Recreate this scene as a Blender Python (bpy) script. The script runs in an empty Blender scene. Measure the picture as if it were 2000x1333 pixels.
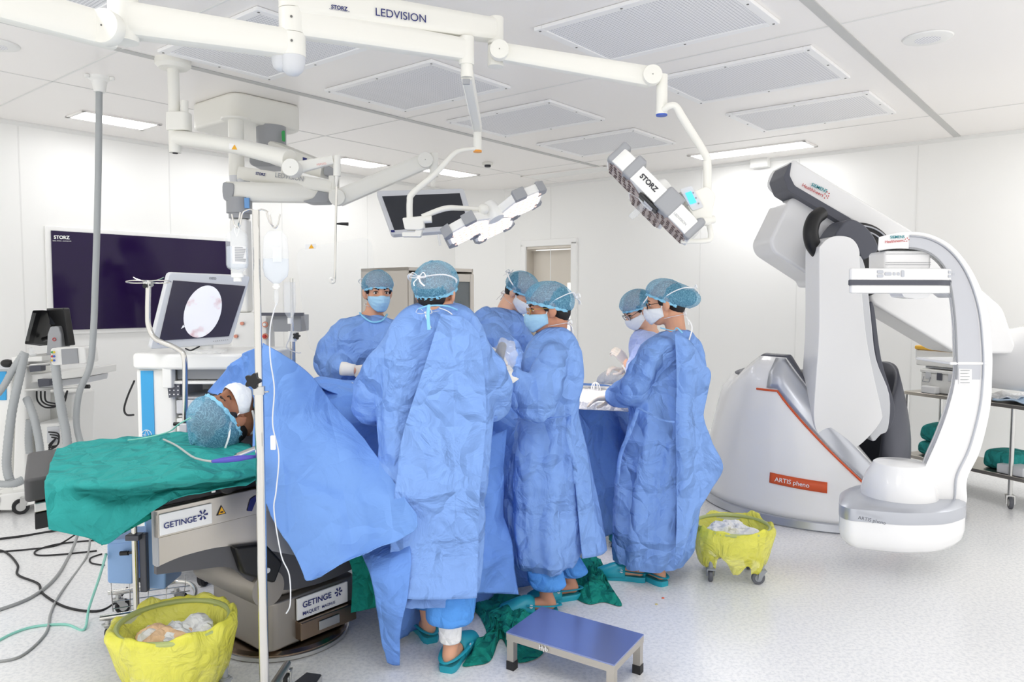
import bpy, bmesh, math, random
from mathutils import Vector as V, Matrix, noise
random.seed(7)
S = bpy.context.scene
COL = S.collection
R_ = math.radians
# ------------------------------------------------------------------ camera, world, exposure
FPX, PIT, H0, CE = 1474.0, R_(3.37), 1.55, 3.01
cd = bpy.data.cameras.new('camera'); cam = bpy.data.objects.new('camera', cd); COL.objects.link(cam)
cam.location = (0, 0, H0); cam.rotation_euler = (R_(90) - PIT, R_(-0.1), 0)
cd.sensor_width = 36; cd.lens = 36 * FPX / 2000; cd.clip_start = .05; cd.clip_end = 60
S.camera = cam
S.view_settings.view_transform = 'Standard'; S.view_settings.look = 'None'
S.view_settings.gamma = 1; S.view_settings.use_curve_mapping = False
S.view_settings.exposure = 0.22
w = bpy.data.worlds.new('world'); S.world = w; w.use_nodes = True
w.node_tree.nodes['Background'].inputs[0].default_value = (1, .992, .98, 1)
w.node_tree.nodes['Background'].inputs[1].default_value = 1.15
S.cycles.max_bounces = 8; S.cycles.diffuse_bounces = 5; S.cycles.glossy_bounces = 3
S.cycles.transmission_bounces = 6; S.cycles.transparent_max_bounces = 12
S.cycles.caustics_reflective = False; S.cycles.caustics_refractive = False
S.cycles.sample_clamp_indirect = 4; S.cycles.use_denoising = True

def area(name, loc, sx, sy, power, rot=(0, 0, 0), col=(1, 1, 1)):
    l = bpy.data.lights.new(name, 'AREA'); l.shape = 'RECTANGLE'; l.size = sx; l.size_y = sy; l.energy = power; l.color = col
    o = bpy.data.objects.new(name, l); COL.objects.link(o); o.location = loc; o.rotation_euler = rot
    return o
# ------------------------------------------------------------------ frames
YAW = R_(39.49)
dR = V((math.sin(YAW), math.cos(YAW), 0)); dL = V((-math.cos(YAW), math.sin(YAW), 0))
def RM(r, l, z=0): return dR * r + dL * l + V((0, 0, z))      # room axes: r along the left wall, l along the back wall
RMAT = Matrix(((dR.x, dL.x, 0, 0), (dR.y, dL.y, 0, 0), (0, 0, 1, 0), (0, 0, 0, 1)))
_c, _s = math.cos(PIT), math.sin(PIT)
def ray(px, py):
    x = (px - 1000) / FPX; y = (666.5 - py) / FPX
    return V((x, _c + _s * y, -_s + _c * y))
def P(px, py, Y):
    r = ray(px, py); return V((0, 0, H0)) + r * (Y / r.y)
def Z(px, py, z=0.0):
    r = ray(px, py); return V((0, 0, H0)) + r * ((z - H0) / r.z)
def onL(px, py, l):                                            # point on a plane parallel to the left wall
    r = ray(px, py); return V((0, 0, H0)) + r * (l / r.dot(dL))
def onR(px, py, rr):
    r = ray(px, py); return V((0, 0, H0)) + r * (rr / r.dot(dR))
def PP(lst, Y=None): return [P(*p) if len(p) == 3 else P(p[0], p[1], Y) for p in lst]
# ------------------------------------------------------------------ materials
def lin(c):
    o = []
    for x in c[:3]:
        x = x / 255
        o.append(x / 12.92 if x <= .04045 else ((x + .055) / 1.055) ** 2.4)
    return (*o, 1)
MATS = {}
def mat(name, col=(255, 255, 255), rough=.5, metal=0, spec=.5, emis=None, es=1, alpha=1, trans=0, ior=1.45, coat=0, sub=0):
    if name in MATS: return MATS[name]
    m = bpy.data.materials.new(name); m.use_nodes = True; b = m.node_tree.nodes['Principled BSDF']
    b.inputs['Base Color'].default_value = lin(col); b.inputs['Roughness'].default_value = rough
    b.inputs['Metallic'].default_value = metal; b.inputs['Specular IOR Level'].default_value = spec
    b.inputs['Alpha'].default_value = alpha; b.inputs['Transmission Weight'].default_value = trans; b.inputs['IOR'].default_value = ior
    b.inputs['Coat Weight'].default_value = coat
    if sub: b.inputs['Subsurface Weight'].default_value = sub; b.inputs['Subsurface Radius'].default_value = (.02, .008, .004)
    if emis: b.inputs['Emission Color'].default_value = lin(emis); b.inputs['Emission Strength'].default_value = es
    MATS[name] = m
    return m
def nd(m, t, **k):
    n = m.node_tree.nodes.new(t)
    for a, b in k.items(): setattr(n, a, b)
    return n
def lk(m, a, b): m.node_tree.links.new(a, b)
def tc(m, scale=(1, 1, 1), rot=(0, 0, 0)):
    t = nd(m, 'ShaderNodeTexCoord'); p = nd(m, 'ShaderNodeMapping'); p.inputs['Scale'].default_value = scale; p.inputs['Rotation'].default_value = rot
    lk(m, t.outputs['Object'], p.inputs['Vector']); return p.outputs['Vector']
def bsdf(m): return m.node_tree.nodes['Principled BSDF']
def cloth(name, col, rough=.75, amp=.5, scale=6.0, grid=.0, weave=0, sat=None):
    """fabric with creases (ridged voronoi), soft waves and ironed fold lines as bump"""
    if name in MATS: return MATS[name]
    m = mat(name, col, rough, spec=.25); b = bsdf(m)
    v = tc(m)
    n1 = nd(m, 'ShaderNodeTexNoise'); n1.inputs['Scale'].default_value = 3; n1.inputs['Detail'].default_value = 3; lk(m, v, n1.inputs['Vector'])
    ad = nd(m, 'ShaderNodeMixRGB'); ad.blend_type = 'ADD'; ad.inputs[0].default_value = .35; lk(m, v, ad.inputs[1]); lk(m, n1.outputs['Color'], ad.inputs[2])
    vo = nd(m, 'ShaderNodeTexVoronoi', feature='DISTANCE_TO_EDGE'); vo.inputs['Scale'].default_value = scale; lk(m, ad.outputs[0], vo.inputs['Vector'])
    mr = nd(m, 'ShaderNodeMapRange'); mr.inputs['From Max'].default_value = .35; lk(m, vo.outputs['Distance'], mr.inputs['Value'])
    n2 = nd(m, 'ShaderNodeTexNoise'); n2.inputs['Scale'].default_value = scale * 1.6; n2.inputs['Detail'].default_value = 4; n2.inputs['Distortion'].default_value = 1.2; lk(m, v, n2.inputs['Vector'])
    s = nd(m, 'ShaderNodeMath', operation='MULTIPLY_ADD'); lk(m, n2.outputs['Fac'], s.inputs[0]); s.inputs[1].default_value = 1.1; lk(m, mr.outputs[0], s.inputs[2])
    last = s.outputs[0]
    if grid:
        sx = nd(m, 'ShaderNodeSeparateXYZ'); lk(m, ad.outputs[0] if 0 else v, sx.inputs[0])
        a = nd(m, 'ShaderNodeMath', operation='MULTIPLY_ADD'); lk(m, sx.outputs['Y'], a.inputs[0]); a.inputs[1].default_value = .5; lk(m, sx.outputs['X'], a.inputs[2])
        for src, w_ in ((a.outputs[0], grid * .8), (sx.outputs['Z'], grid)):
            pg = nd(m, 'ShaderNodeMath', operation='PINGPONG'); lk(m, src, pg.inputs[0]); pg.inputs[1].default_value = w_
            g = nd(m, 'ShaderNodeMath', operation='MULTIPLY_ADD'); lk(m, pg.outputs[0], g.inputs[0]); g.inputs[1].default_value = 9; lk(m, last, g.inputs[2]); last = g.outputs[0]
    bp = nd(m, 'ShaderNodeBump'); bp.inputs['Strength'].default_value = amp; bp.inputs['Distance'].default_value = .028
    lk(m, last, bp.inputs['Height']); lk(m, bp.outputs[0], b.inputs['Normal'])
    return m
# ------------------------------------------------------------------ mesh builder
class MB:
    def __init__(s, M=None): s.v = []; s.f = []; s.M = M
    def add(s, vs, fs):
        n = len(s.v); M = s.M
        s.v += [(M @ V(p)) if M else V(p) for p in vs]; s.f += [tuple(i + n for i in f) for f in fs]; return s
    def box(s, c, size, R=None):
        h = V(size) / 2; c = V(c); vs = []
        for x in (-1, 1):
            for y in (-1, 1):
                for z in (-1, 1):
                    p = V((x * h.x, y * h.y, z * h.z)); p = (R @ p) if R else p; vs.append(c + p)
        return s.add(vs, [(0, 1, 3, 2), (4, 6, 7, 5), (0, 4, 5, 1), (2, 3, 7, 6), (0, 2, 6, 4), (1, 5, 7, 3)])
    def hexa(s, a, b): # two quads
        return s.add(list(a) + list(b), [(3, 2, 1, 0), (4, 5, 6, 7), (0, 1, 5, 4), (1, 2, 6, 5), (2, 3, 7, 6), (3, 0, 4, 7)])
    def tube(s, pts, r, seg=10, sm=0, cap=True, flat=1.0, up=None, closed=False):
        pts = [V(p) for p in pts]
        rs = list(r) if isinstance(r, (list, tuple)) else [r] * len(pts)
        if sm: pts, rs = smooth_path(pts, rs, sm)
        vs = []; fs = []; n = len(pts); prev = None
        for i, p in enumerate(pts):
            t = (pts[min(i + 1, n - 1)] - pts[max(i - 1, 0)])
            if closed: t = pts[(i + 1) % n] - pts[i - 1]
            t = t.normalized() if t.length > 1e-9 else V((0, 0, 1))
            if prev is None:
                u = V(up) if up else (V((0, 0, 1)) if abs(t.z) < .9 else V((0, 1, 0)))
            else: u = prev
            a = t.cross(u)
            a = a.normalized() if a.length > 1e-6 else t.orthogonal().normalized()
            b = a.cross(t).normalized(); prev = b
            for k in range(seg):
                th = 2 * math.pi * k / seg; vs.append(p + (a * math.cos(th) + b * math.sin(th) * flat) * rs[i])
        m = n if closed else n - 1
        for i in range(m):
            for k in range(seg):
                j = (i + 1) % n
                fs.append((i * seg + k, i * seg + (k + 1) % seg, j * seg + (k + 1) % seg, j * seg + k))
        if cap and not closed: fs.append(tuple(range(seg))[::-1]); fs.append(tuple(range((n - 1) * seg, n * seg)))
        return s.add(vs, fs)
    def cyl(s, a, b, r, r2=None, seg=20): return s.tube([a, b], [r, r if r2 is None else r2], seg)
    def lathe(s, prof, c=(0, 0, 0), axis=(0, 0, 1), seg=28, sx=1, xdir=None, cap=True):
        ax = V(axis).normalized(); u = V(xdir) if xdir else (ax.orthogonal()); u = (u - ax * u.dot(ax)).normalized(); w_ = ax.cross(u); c = V(c); vs = []; fs = []
        for r, z in prof:
            for k in range(seg):
                th = 2 * math.pi * k / seg; vs.append(c + ax * z + (u * math.cos(th) * sx + w_ * math.sin(th)) * r)
        for i in range(len(prof) - 1):
            for k in range(seg): fs.append((i * seg + k, i * seg + (k + 1) % seg, (i + 1) * seg + (k + 1) % seg, (i + 1) * seg + k))
        if cap and prof[0][0] > 1e-6: fs.append(tuple(range(seg))[::-1])
        if cap and prof[-1][0] > 1e-6: fs.append(tuple(range((len(prof) - 1) * seg, len(prof) * seg)))
        return s.add(vs, fs)
    def ball(s, c, r, R=None, seg=20, rings=12):
        r = V(r) if not isinstance(r, (int, float)) else V((r, r, r)); c = V(c); vs = []; fs = []
        for i in range(rings + 1):
            ph = math.pi * i / rings
            for k in range(seg):
                th = 2 * math.pi * k / seg
                p = V((r.x * math.sin(ph) * math.cos(th), r.y * math.sin(ph) * math.sin(th), r.z * math.cos(ph)))
                vs.append(c + ((R @ p) if R else p))
        for i in range(rings):
            for k in range(seg): fs.append((i * seg + k, (i + 1) * seg + k, (i + 1) * seg + (k + 1) % seg, i * seg + (k + 1) % seg))
        return s.add(vs, fs)
    def prism(s, poly, vec):
        poly = [V(p) for p in poly]; vec = V(vec); n = len(poly)
        nm = V((0, 0, 0))
        for i in range(n): nm += poly[i].cross(poly[(i + 1) % n])
        if nm.dot(vec) > 0: poly = poly[::-1]
        return s.add(poly + [p + vec for p in poly], [tuple(range(n)), tuple(range(n, 2 * n))[::-1]] + [((i + 1) % n, i, n + i, n + (i + 1) % n) for i in range(n)])
    def loft(s, rings, cap=True):
        seg = len(rings[0]); vs = [p for r in rings for p in r]; fs = []
        for i in range(len(rings) - 1):
            for k in range(seg): fs.append((i * seg + k, i * seg + (k + 1) % seg, (i + 1) * seg + (k + 1) % seg, (i + 1) * seg + k))
        if cap: fs.append(tuple(range(seg))[::-1]); fs.append(tuple(range((len(rings) - 1) * seg, len(rings) * seg)))
        return s.add(vs, fs)
    def grid(s, rows):
        n = len(rows[0]); vs = [p for r in rows for p in r]; fs = []
        for i in range(len(rows) - 1):
            for k in range(n - 1): fs.append((i * n + k, i * n + k + 1, (i + 1) * n + k + 1, (i + 1) * n + k))
        return s.add(vs, fs)
def cr(a, b, c, d, t):
    return (b * 2 + (c - a) * t + (a * 2 - b * 5 + c * 4 - d) * t * t + (b * 3 - a - c * 3 + d) * t * t * t) * .5
def smooth_path(pts, rs, k):
    o = []; q = []; n = len(pts)
    for i in range(n - 1):
        a, b, c, d = pts[max(i - 1, 0)], pts[i], pts[i + 1], pts[min(i + 2, n - 1)]
        for j in range(k):
            t = j / k; o.append(cr(a, b, c, d, t)); q.append(rs[i] * (1 - t) + rs[i + 1] * t)
    o.append(pts[-1]); q.append(rs[-1]); return o, q
def spl(pts, k): return smooth_path([V(p) for p in pts], [0] * len(pts), k)[0]
def splc(pts, k):
    pts = [V(p) for p in pts]; n = len(pts)
    return [cr(pts[i - 1], pts[i], pts[(i + 1) % n], pts[(i + 2) % n], j / k) for i in range(n) for j in range(k)]
def rnd_poly(pts, r, k=5):                                      # polygon with rounded corners
    pts = [V(p) for p in pts]; o = []; n = len(pts)
    for i in range(n):
        a, b, c = pts[i - 1], pts[i], pts[(i + 1) % n]
        d1 = (a - b); d2 = (c - b); q = min(r, d1.length * .45, d2.length * .45)
        p1 = b + d1.normalized() * q; p2 = b + d2.normalized() * q
        for j in range(k + 1):
            t = j / k; o.append(p1 * (1 - t) ** 2 + b * 2 * t * (1 - t) + p2 * t * t)
    return o
def net(ctrl, ku, kv, disp=None):
    """smooth surface through a net of control points; disp(u, v, p) -> offset along the normal"""
    rows = [spl(r, kv) for r in ctrl]; cols = [spl([r[j] for r in rows], ku) for j in range(len(rows[0]))]
    g = [[cols[j][i] for j in range(len(cols))] for i in range(len(cols[0]))]
    if disp:
        nu, nv = len(g), len(g[0]); o = []
        for i in range(nu):
            row = []
            for j in range(nv):
                a = g[min(i + 1, nu - 1)][j] - g[max(i - 1, 0)][j]; b = g[i][min(j + 1, nv - 1)] - g[i][max(j - 1, 0)]
                nn = a.cross(b); nn = nn.normalized() if nn.length > 1e-9 else V((0, 0, 1))
                row.append(g[i][j] + nn * disp(i / (nu - 1), j / (nv - 1), g[i][j]))
            o.append(row)
        g = o
    return g
def fuse(mb, vox, it=2, fac=.5):
    """merge the overlapping solids of mb into one continuous surface"""
    me = bpy.data.meshes.new('t'); me.from_pydata([tuple(p) for p in mb.v], [], mb.f); me.update()
    bm = bmesh.new(); bm.from_mesh(me); bmesh.ops.recalc_face_normals(bm, faces=bm.faces); bm.to_mesh(me); bm.free()
    o = bpy.data.objects.new('t', me); COL.objects.link(o)
    r = o.modifiers.new('r', 'REMESH'); r.mode = 'VOXEL'; r.voxel_size = vox; r.adaptivity = 0
    if it: s_ = o.modifiers.new('s', 'SMOOTH'); s_.iterations = it; s_.factor = fac
    dg = bpy.context.evaluated_depsgraph_get(); dg.update(); m2 = bpy.data.meshes.new_from_object(o.evaluated_get(dg))
    out = MB(); out.v = [v.co.copy() for v in m2.vertices]; out.f = [tuple(p.vertices) for p in m2.polygons]; out.n = [v.normal.copy() for v in m2.vertices]
    bpy.data.objects.remove(o); bpy.data.meshes.remove(me); bpy.data.meshes.remove(m2); return out
# ------------------------------------------------------------------ objects
def tag(o, label=None, cat=None, group=None, kind=None):
    if label: o['label'] = label
    if cat: o['category'] = cat
    if group: o['group'] = group
    if kind: o['kind'] = kind
    return o
def thing(name, label, cat, loc=(0, 0, 0), group=None, rz=0):
    o = bpy.data.objects.new(name, None); COL.objects.link(o); o.location = V(loc); o.rotation_euler.z = rz
    o.empty_display_size = .1
    return tag(o, label, cat, group)
def wm(o):
    m = Matrix.Translation(o.location) @ o.rotation_euler.to_matrix().to_4x4()
    return (wm(o.parent) @ m) if o.parent else m
def part(name, mb, m, parent=None, ang=35, bev=0, seg=2, sub=0, solid=0, loc=None, label=None, fixn=True, smooth=True):
    """one mesh object from world-space geometry, placed in its parent's frame"""
    me = bpy.data.meshes.new(name)
    if parent is not None: base = wm(parent)
    else:
        if loc is None:
            xs = [p.x for p in mb.v]; ys = [p.y for p in mb.v]; zs = [p.z for p in mb.v]
            loc = ((min(xs) + max(xs)) / 2, (min(ys) + max(ys)) / 2, min(zs))
        base = Matrix.Translation(V(loc))
    inv = base.inverted()
    me.from_pydata([tuple(inv @ p) for p in mb.v], [], mb.f)
    for mm in (m if isinstance(m, (list, tuple)) else [m]): me.materials.append(mm)
    if fixn:
        bm = bmesh.new(); bm.from_mesh(me); bmesh.ops.recalc_face_normals(bm, faces=bm.faces); bm.to_mesh(me); bm.free()
    me.update()
    if smooth:
        me.shade_smooth(); 
        if ang: me.set_sharp_from_angle(angle=R_(ang))
    o = bpy.data.objects.new(name, me); COL.objects.link(o)
    if parent is not None: o.parent = parent
    else: o.location = V(loc)
    if bev: b = o.modifiers.new('b', 'BEVEL'); b.width = bev; b.segments = seg; b.limit_method = 'ANGLE'; b.angle_limit = R_(40); b.harden_normals = True
    if solid: s_ = o.modifiers.new('so', 'SOLIDIFY'); s_.thickness = solid; s_.offset = 0
    if sub: s_ = o.modifiers.new('su', 'SUBSURF'); s_.levels = sub; s_.render_levels = sub
    if label: o['label'] = label
    return o
def copytree(o, parent=None):
    c = o.copy(); COL.objects.link(c)
    if parent: c.parent = parent
    for ch in list(o.children): copytree(ch, c)
    return c
def text(body, a, b, up, m, parent, name='lettering', bold=0, lift=.002, base=True, label=None):
    """lettering whose baseline runs from a to b; up is the rough upward direction of the letters"""
    cu = bpy.data.curves.new('t', 'FONT'); cu.body = body; cu.size = 1; cu.extrude = .008; cu.offset = bold
    o = bpy.data.objects.new('t', cu); COL.objects.link(o)
    dg = bpy.context.evaluated_depsgraph_get(); dg.update(); me = bpy.data.meshes.new_from_object(o.evaluated_get(dg))
    xs = [v.co.x for v in me.vertices]; x0, x1 = min(xs), max(xs)
    a, b = V(a), V(b); x = (b - a); k = x.length / (x1 - x0); x.normalize(); up = V(up); n = x.cross(up).normalized(); up = n.cross(x)
    mb = MB(); mb.v = [a + x * (v.co.x - x0) * k + up * v.co.y * k + n * (v.co.z * k * .6 + lift) for v in me.vertices]; mb.f = [tuple(p.vertices) for p in me.polygons]
    bpy.data.objects.remove(o); bpy.data.curves.remove(cu); bpy.data.meshes.remove(me)
    return part(name, mb, m, parent, fixn=False, smooth=False, label=label)
def caster(parent, c, r=.04, yaw=0, mt=None, name='caster', hm=None):
    """swivel caster touching the floor under c (c.z is the top of the fork)"""
    c = V(c); d = V((math.cos(yaw), math.sin(yaw), 0)); n = V((-d.y, d.x, 0)); ax = V((c.x, c.y, r)) - d * r * .55
    a = MB().lathe([(r * .35, -r * .3), (r * .9, -r * .3), (r, -r * .2), (r, r * .2), (r * .9, r * .3), (r * .35, r * .3)], ax, n, 24)
    o = part(name, a, mt or M['rubber'], parent)
    h = MB().lathe([(r * .55, -r * .34), (r * .6, -r * .2), (r * .6, r * .2), (r * .55, r * .34)], ax, n, 20)
    h.cyl(V((c.x, c.y, r * 2.05)), V((c.x, c.y, c.z)), r * .35).cyl(V((c.x, c.y, r * 2.0)), V((c.x, c.y, r * 2.3)), r * .55)
    for s in (-1, 1):
        q = n * s * r * .5
        h.prism([ax + q + V((0, 0, -r * .2)) - d * r * .2, ax + q + d * r * .25 - V((0, 0, r * .15)), V((c.x, c.y, r * 2.1)) + q + d * r * .5, V((c.x, c.y, r * 2.1)) + q - d * r * .6], n * s * r * .12)
    h.box(V((c.x, c.y, r * 2.1)), (r * 1.2, r * 1.2, r * .2), Matrix.Rotation(yaw, 3, 'Z'))
    part('fork', h, hm or M['steel'], o)
    return o
M = {}
def mk():
    M['white'] = mat('white_plastic', (243, 243, 240), .35)
    M['cream'] = mat('cream_plastic', (238, 237, 230), .38)
    M['gloss'] = mat('gloss_white', (249, 249, 249), .22, coat=.3)
    M['lgrey'] = mat('light_grey_plastic', (214, 216, 220), .4)
    M['grey'] = mat('grey_plastic', (160, 162, 166), .45)
    M['dgrey'] = mat('dark_grey_plastic', (88, 90, 100), .45)
    M['black'] = mat('black_plastic', (26, 26, 28), .4)
    M['rubber'] = mat('rubber', (38, 38, 40), .6)
    M['screen'] = mat('dark_screen', (50, 52, 58), .3)
    M['steel'] = mat('steel', (205, 205, 203), .28, 1)
    M['chrome'] = mat('chrome', (215, 213, 208), .16, 1)
    M['bronze'] = mat('bronze_steel', (150, 130, 112), .25, 1)
    M['silver'] = mat('silver_paint', (196, 199, 206), .3, .6)
    M['navy'] = mat('navy_print', (32, 40, 110), .5)
    M['blackp'] = mat('black_print', (35, 35, 45), .5)
    M['teal_p'] = mat('teal_print', (0, 140, 150), .5)
    M['red_p'] = mat('red_print', (196, 50, 50), .5)
    M['orange'] = mat('orange_print', (222, 92, 48), .45)
    M['amber'] = mat('amber_cap', (240, 160, 60), .4)
    M['bluecap'] = mat('blue_cap', (60, 95, 190), .4)
    M['cyanlit'] = mat('cyan_display', (80, 200, 250), .4, emis=(60, 190, 250), es=1.0)
    M['skyblue'] = mat('sky_blue_panel', (62, 168, 226), .4)
    M['paper'] = mat('paper', (245, 245, 245), .7)
    M['screw'] = mat('screw', (120, 120, 118), .4, .8)
    M['clear'] = mat('clear_plastic', (240, 244, 248), .12, alpha=.22)
    M['clearer'] = mat('thin_clear_sheet', (235, 240, 242), .1, alpha=.07)
    M['water'] = mat('clear_fluid', (226, 234, 244), .08, alpha=.35)
    M['skin'] = mat('skin', (205, 150, 120), .5, sub=.12)
    M['skin2'] = mat('skin_brown', (150, 102, 76), .5, sub=.1)
    M['hair'] = mat('black_hair', (28, 24, 24), .6)
    M['glove'] = mat('latex_glove', (226, 216, 204), .5, sub=.08)
    M['glovew'] = mat('white_glove', (240, 236, 228), .5)
    M['mask'] = cloth('blue_mask', (168, 210, 236), .8, .15, 20)
    M['maskw'] = cloth('white_mask', (232, 236, 240), .8, .15, 20)
    M['tie'] = mat('white_tie', (242, 243, 245), .8)
    M['bluetie'] = mat('pale_blue_tie', (140, 205, 240), .8)
    M['gown'] = cloth('blue_gown', (130, 168, 232), .72, 1.0, 4.5, .26)
    M['gownL'] = cloth('lavender_gown', (184, 200, 246), .72, .7, 6, .26)
    M['drape'] = cloth('blue_drape', (112, 156, 230), .75, .7, 4.0, .3)
    M['drapeI'] = cloth('blue_drape_back', (118, 160, 226), .7, .7, 3.0, .3)
    M['scrub'] = cloth('scrub_blue', (88, 154, 232), .8, .5, 9)
    M['green'] = cloth('green_cloth', (48, 152, 148), .85, .7, 7)
    M['green2'] = cloth('green_cloth_floor', (24, 140, 126), .85, .8, 10)
    M['clog'] = mat('teal_clog', (36, 158, 178), .4)
    M['sole'] = mat('clog_sole', (30, 140, 160), .5)
    M['wcloth'] = cloth('white_cloth', (244, 244, 244), .85, .5, 14)
    M['yel'] = None
mk()
def caps():
    m = mat('cap_mesh', (96, 172, 212), .7, spec=.2); b = bsdf(m)
    v = tc(m)
    n1 = nd(m, 'ShaderNodeTexNoise'); n1.inputs['Scale'].default_value = 14; lk(m, v, n1.inputs['Vector'])
    ad = nd(m, 'ShaderNodeMixRGB'); ad.blend_type = 'ADD'; ad.inputs[0].default_value = .09; lk(m, v, ad.inputs[1]); lk(m, n1.outputs['Color'], ad.inputs[2])
    mp = nd(m, 'ShaderNodeMapping'); mp.inputs['Scale'].default_value = (1, 1, .45); lk(m, ad.outputs[0], mp.inputs[0])
    vo = nd(m, 'ShaderNodeTexVoronoi', feature='DISTANCE_TO_EDGE'); vo.inputs['Scale'].default_value = 120; lk(m, mp.outputs[0], vo.inputs['Vector'])
    r = nd(m, 'ShaderNodeMapRange'); r.inputs['From Max'].default_value = .09; r.inputs['To Min'].default_value = .78; r.inputs['To Max'].default_value = .5
    lk(m, vo.outputs['Distance'], r.inputs['Value']); lk(m, r.outputs[0], b.inputs['Alpha'])
    r2 = nd(m, 'ShaderNodeMapRange'); r2.inputs['From Max'].default_value = .12; lk(m, vo.outputs['Distance'], r2.inputs['Value'])
    mx = nd(m, 'ShaderNodeMixRGB'); lk(m, r2.outputs[0], mx.inputs[0]); mx.inputs[1].default_value = lin((140, 196, 222)); mx.inputs[2].default_value = lin((104, 170, 204)); lk(m, mx.outputs[0], b.inputs['Base Color'])
    M['cap'] = m; M['capband'] = cloth('cap_band', (140, 200, 230), .75, .3, 30)
    m = mat('yellow_film', (255, 250, 92), .18, alpha=.68); b = bsdf(m); v = tc(m)
    n1 = nd(m, 'ShaderNodeTexNoise'); n1.inputs['Scale'].default_value = 9; n1.inputs['Detail'].default_value = 5; n1.inputs['Distortion'].default_value = 2.5; lk(m, v, n1.inputs['Vector'])
    bp = nd(m, 'ShaderNodeBump'); bp.inputs['Strength'].default_value = .9; bp.inputs['Distance'].default_value = .03; lk(m, n1.outputs['Fac'], bp.inputs['Height']); lk(m, bp.outputs[0], b.inputs['Normal'])
    M['yel'] = m
    m = mat('floor_vinyl', (224, 228, 232), .22); b = bsdf(m); v = tc(m)
    vo = nd(m, 'ShaderNodeTexVoronoi'); vo.inputs['Scale'].default_value = 95; lk(m, v, vo.inputs['Vector'])
    n2 = nd(m, 'ShaderNodeTexNoise'); n2.inputs['Scale'].default_value = 60; n2.inputs['Detail'].default_value = 4; lk(m, v, n2.inputs['Vector'])
    r = nd(m, 'ShaderNodeValToRGB'); e = r.color_ramp.elements; e[0].position = .36; e[0].color = lin((226, 227, 229)); e[1].position = .56; e[1].color = lin((243, 243, 243)); lk(m, n2.outputs['Fac'], r.inputs[0])
    r3 = nd(m, 'ShaderNodeMapRange'); r3.inputs['From Min'].default_value = .10; r3.inputs['From Max'].default_value = .16; r3.inputs['To Min'].default_value = .55; r3.inputs['To Max'].default_value = 0; lk(m, vo.outputs['Distance'], r3.inputs['Value'])
    mx = nd(m, 'ShaderNodeMixRGB'); lk(m, r3.outputs[0], mx.inputs[0]); lk(m, r.outputs[0], mx.inputs[1]); mx.inputs[2].default_value = lin((160, 165, 172)); lk(m, mx.outputs[0], b.inputs['Base Color'])
    M['floor'] = m
    m = mat('perforated_sheet', (225, 226, 230), .5); b = bsdf(m); v = tc(m, (55, 55, 55))
    fr = nd(m, 'ShaderNodeVectorMath', operation='FRACTION'); lk(m, v, fr.inputs[0])
    sb = nd(m, 'ShaderNodeVectorMath', operation='SUBTRACT'); lk(m, fr.outputs[0], sb.inputs[0]); sb.inputs[1].default_value = (.5, .5, 0)
    sx = nd(m, 'ShaderNodeSeparateXYZ'); lk(m, sb.outputs[0], sx.inputs[0]); cx = nd(m, 'ShaderNodeCombineXYZ'); lk(m, sx.outputs[0], cx.inputs[0]); lk(m, sx.outputs[1], cx.inputs[1])
    ln = nd(m, 'ShaderNodeVectorMath', operation='LENGTH'); lk(m, cx.outputs[0], ln.inputs[0])
    r = nd(m, 'ShaderNodeMapRange'); r.inputs['From Min'].default_value = .28; r.inputs['From Max'].default_value = .36; lk(m, ln.outputs['Value'], r.inputs['Value'])
    mx = nd(m, 'ShaderNodeMixRGB'); lk(m, r.outputs[0], mx.inputs[0]); mx.inputs[1].default_value = lin((204, 205, 209)); mx.inputs[2].default_value = lin((244, 244, 246)); lk(m, mx.outputs[0], b.inputs['Base Color'])
    M['perf'] = m
    m = mat('brushed_steel', (196, 190, 180), .32, 1); b = bsdf(m); v = tc(m, (3, 3, 90))
    n2 = nd(m, 'ShaderNodeTexNoise'); n2.inputs['Scale'].default_value = 6; lk(m, v, n2.inputs['Vector'])
    r = nd(m, 'ShaderNodeMapRange'); r.inputs['To Min'].default_value = .25; r.inputs['To Max'].default_value = .42; lk(m, n2.outputs['Fac'], r.inputs['Value']); lk(m, r.outputs[0], b.inputs['Roughness'])
    M['brushed'] = m
    M['tubegrey'] = mat('grey_hose', (172, 176, 178), .5); b = bsdf(M['tubegrey'])
caps()
# ------------------------------------------------------------------ room
LW, BW = 7.28, 7.95
def rbox(name, r0, r1, l0, l1, z0, z1, m, kind='structure', bev=0):
    mb = MB(RMAT).box(((r0 + r1) / 2, (l0 + l1) / 2, (z0 + z1) / 2), (r1 - r0, l1 - l0, z1 - z0))
    return tag(part(name, mb, m, bev=bev), kind=kind)
M['wall'] = mat('wall_panel', (246, 246, 244), .4, spec=.4)
M['ceil'] = mat('ceiling_panel', (250, 247, 244), .3, spec=.5)
M['seam'] = mat('seam_grey', (198, 198, 196), .5)
M['seaml'] = mat('seam_light', (236, 236, 234), .5)
rbox('floor', -2.5, BW + .1, -1.4, LW + .1, -.1, 0, M['floor'])
rbox('ceiling', -1.0, BW + .1, -1.4, LW + .1, CE, CE + .1, M['ceil'])
rbox('wall_left', -2.5, BW + .1, LW, LW + .1, 0, CE, M['wall'])
# back wall with a door opening
dl0, dl1, dz = onR(1125, 600, BW).dot(dL), onR(1022, 600, BW).dot(dL), onR(1075, 474, BW).z
b = MB(RMAT)
for l0, l1, z0, z1 in ((-1.4, dl0, 0, CE), (dl1, LW + .1, 0, CE), (dl0, dl1, dz, CE)):
    b.box((BW + .1, (l0 + l1) / 2, (z0 + z1) / 2), (.2, l1 - l0, z1 - z0))
tag(part('wall_back', b, M['wall']), kind='structure')
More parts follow.
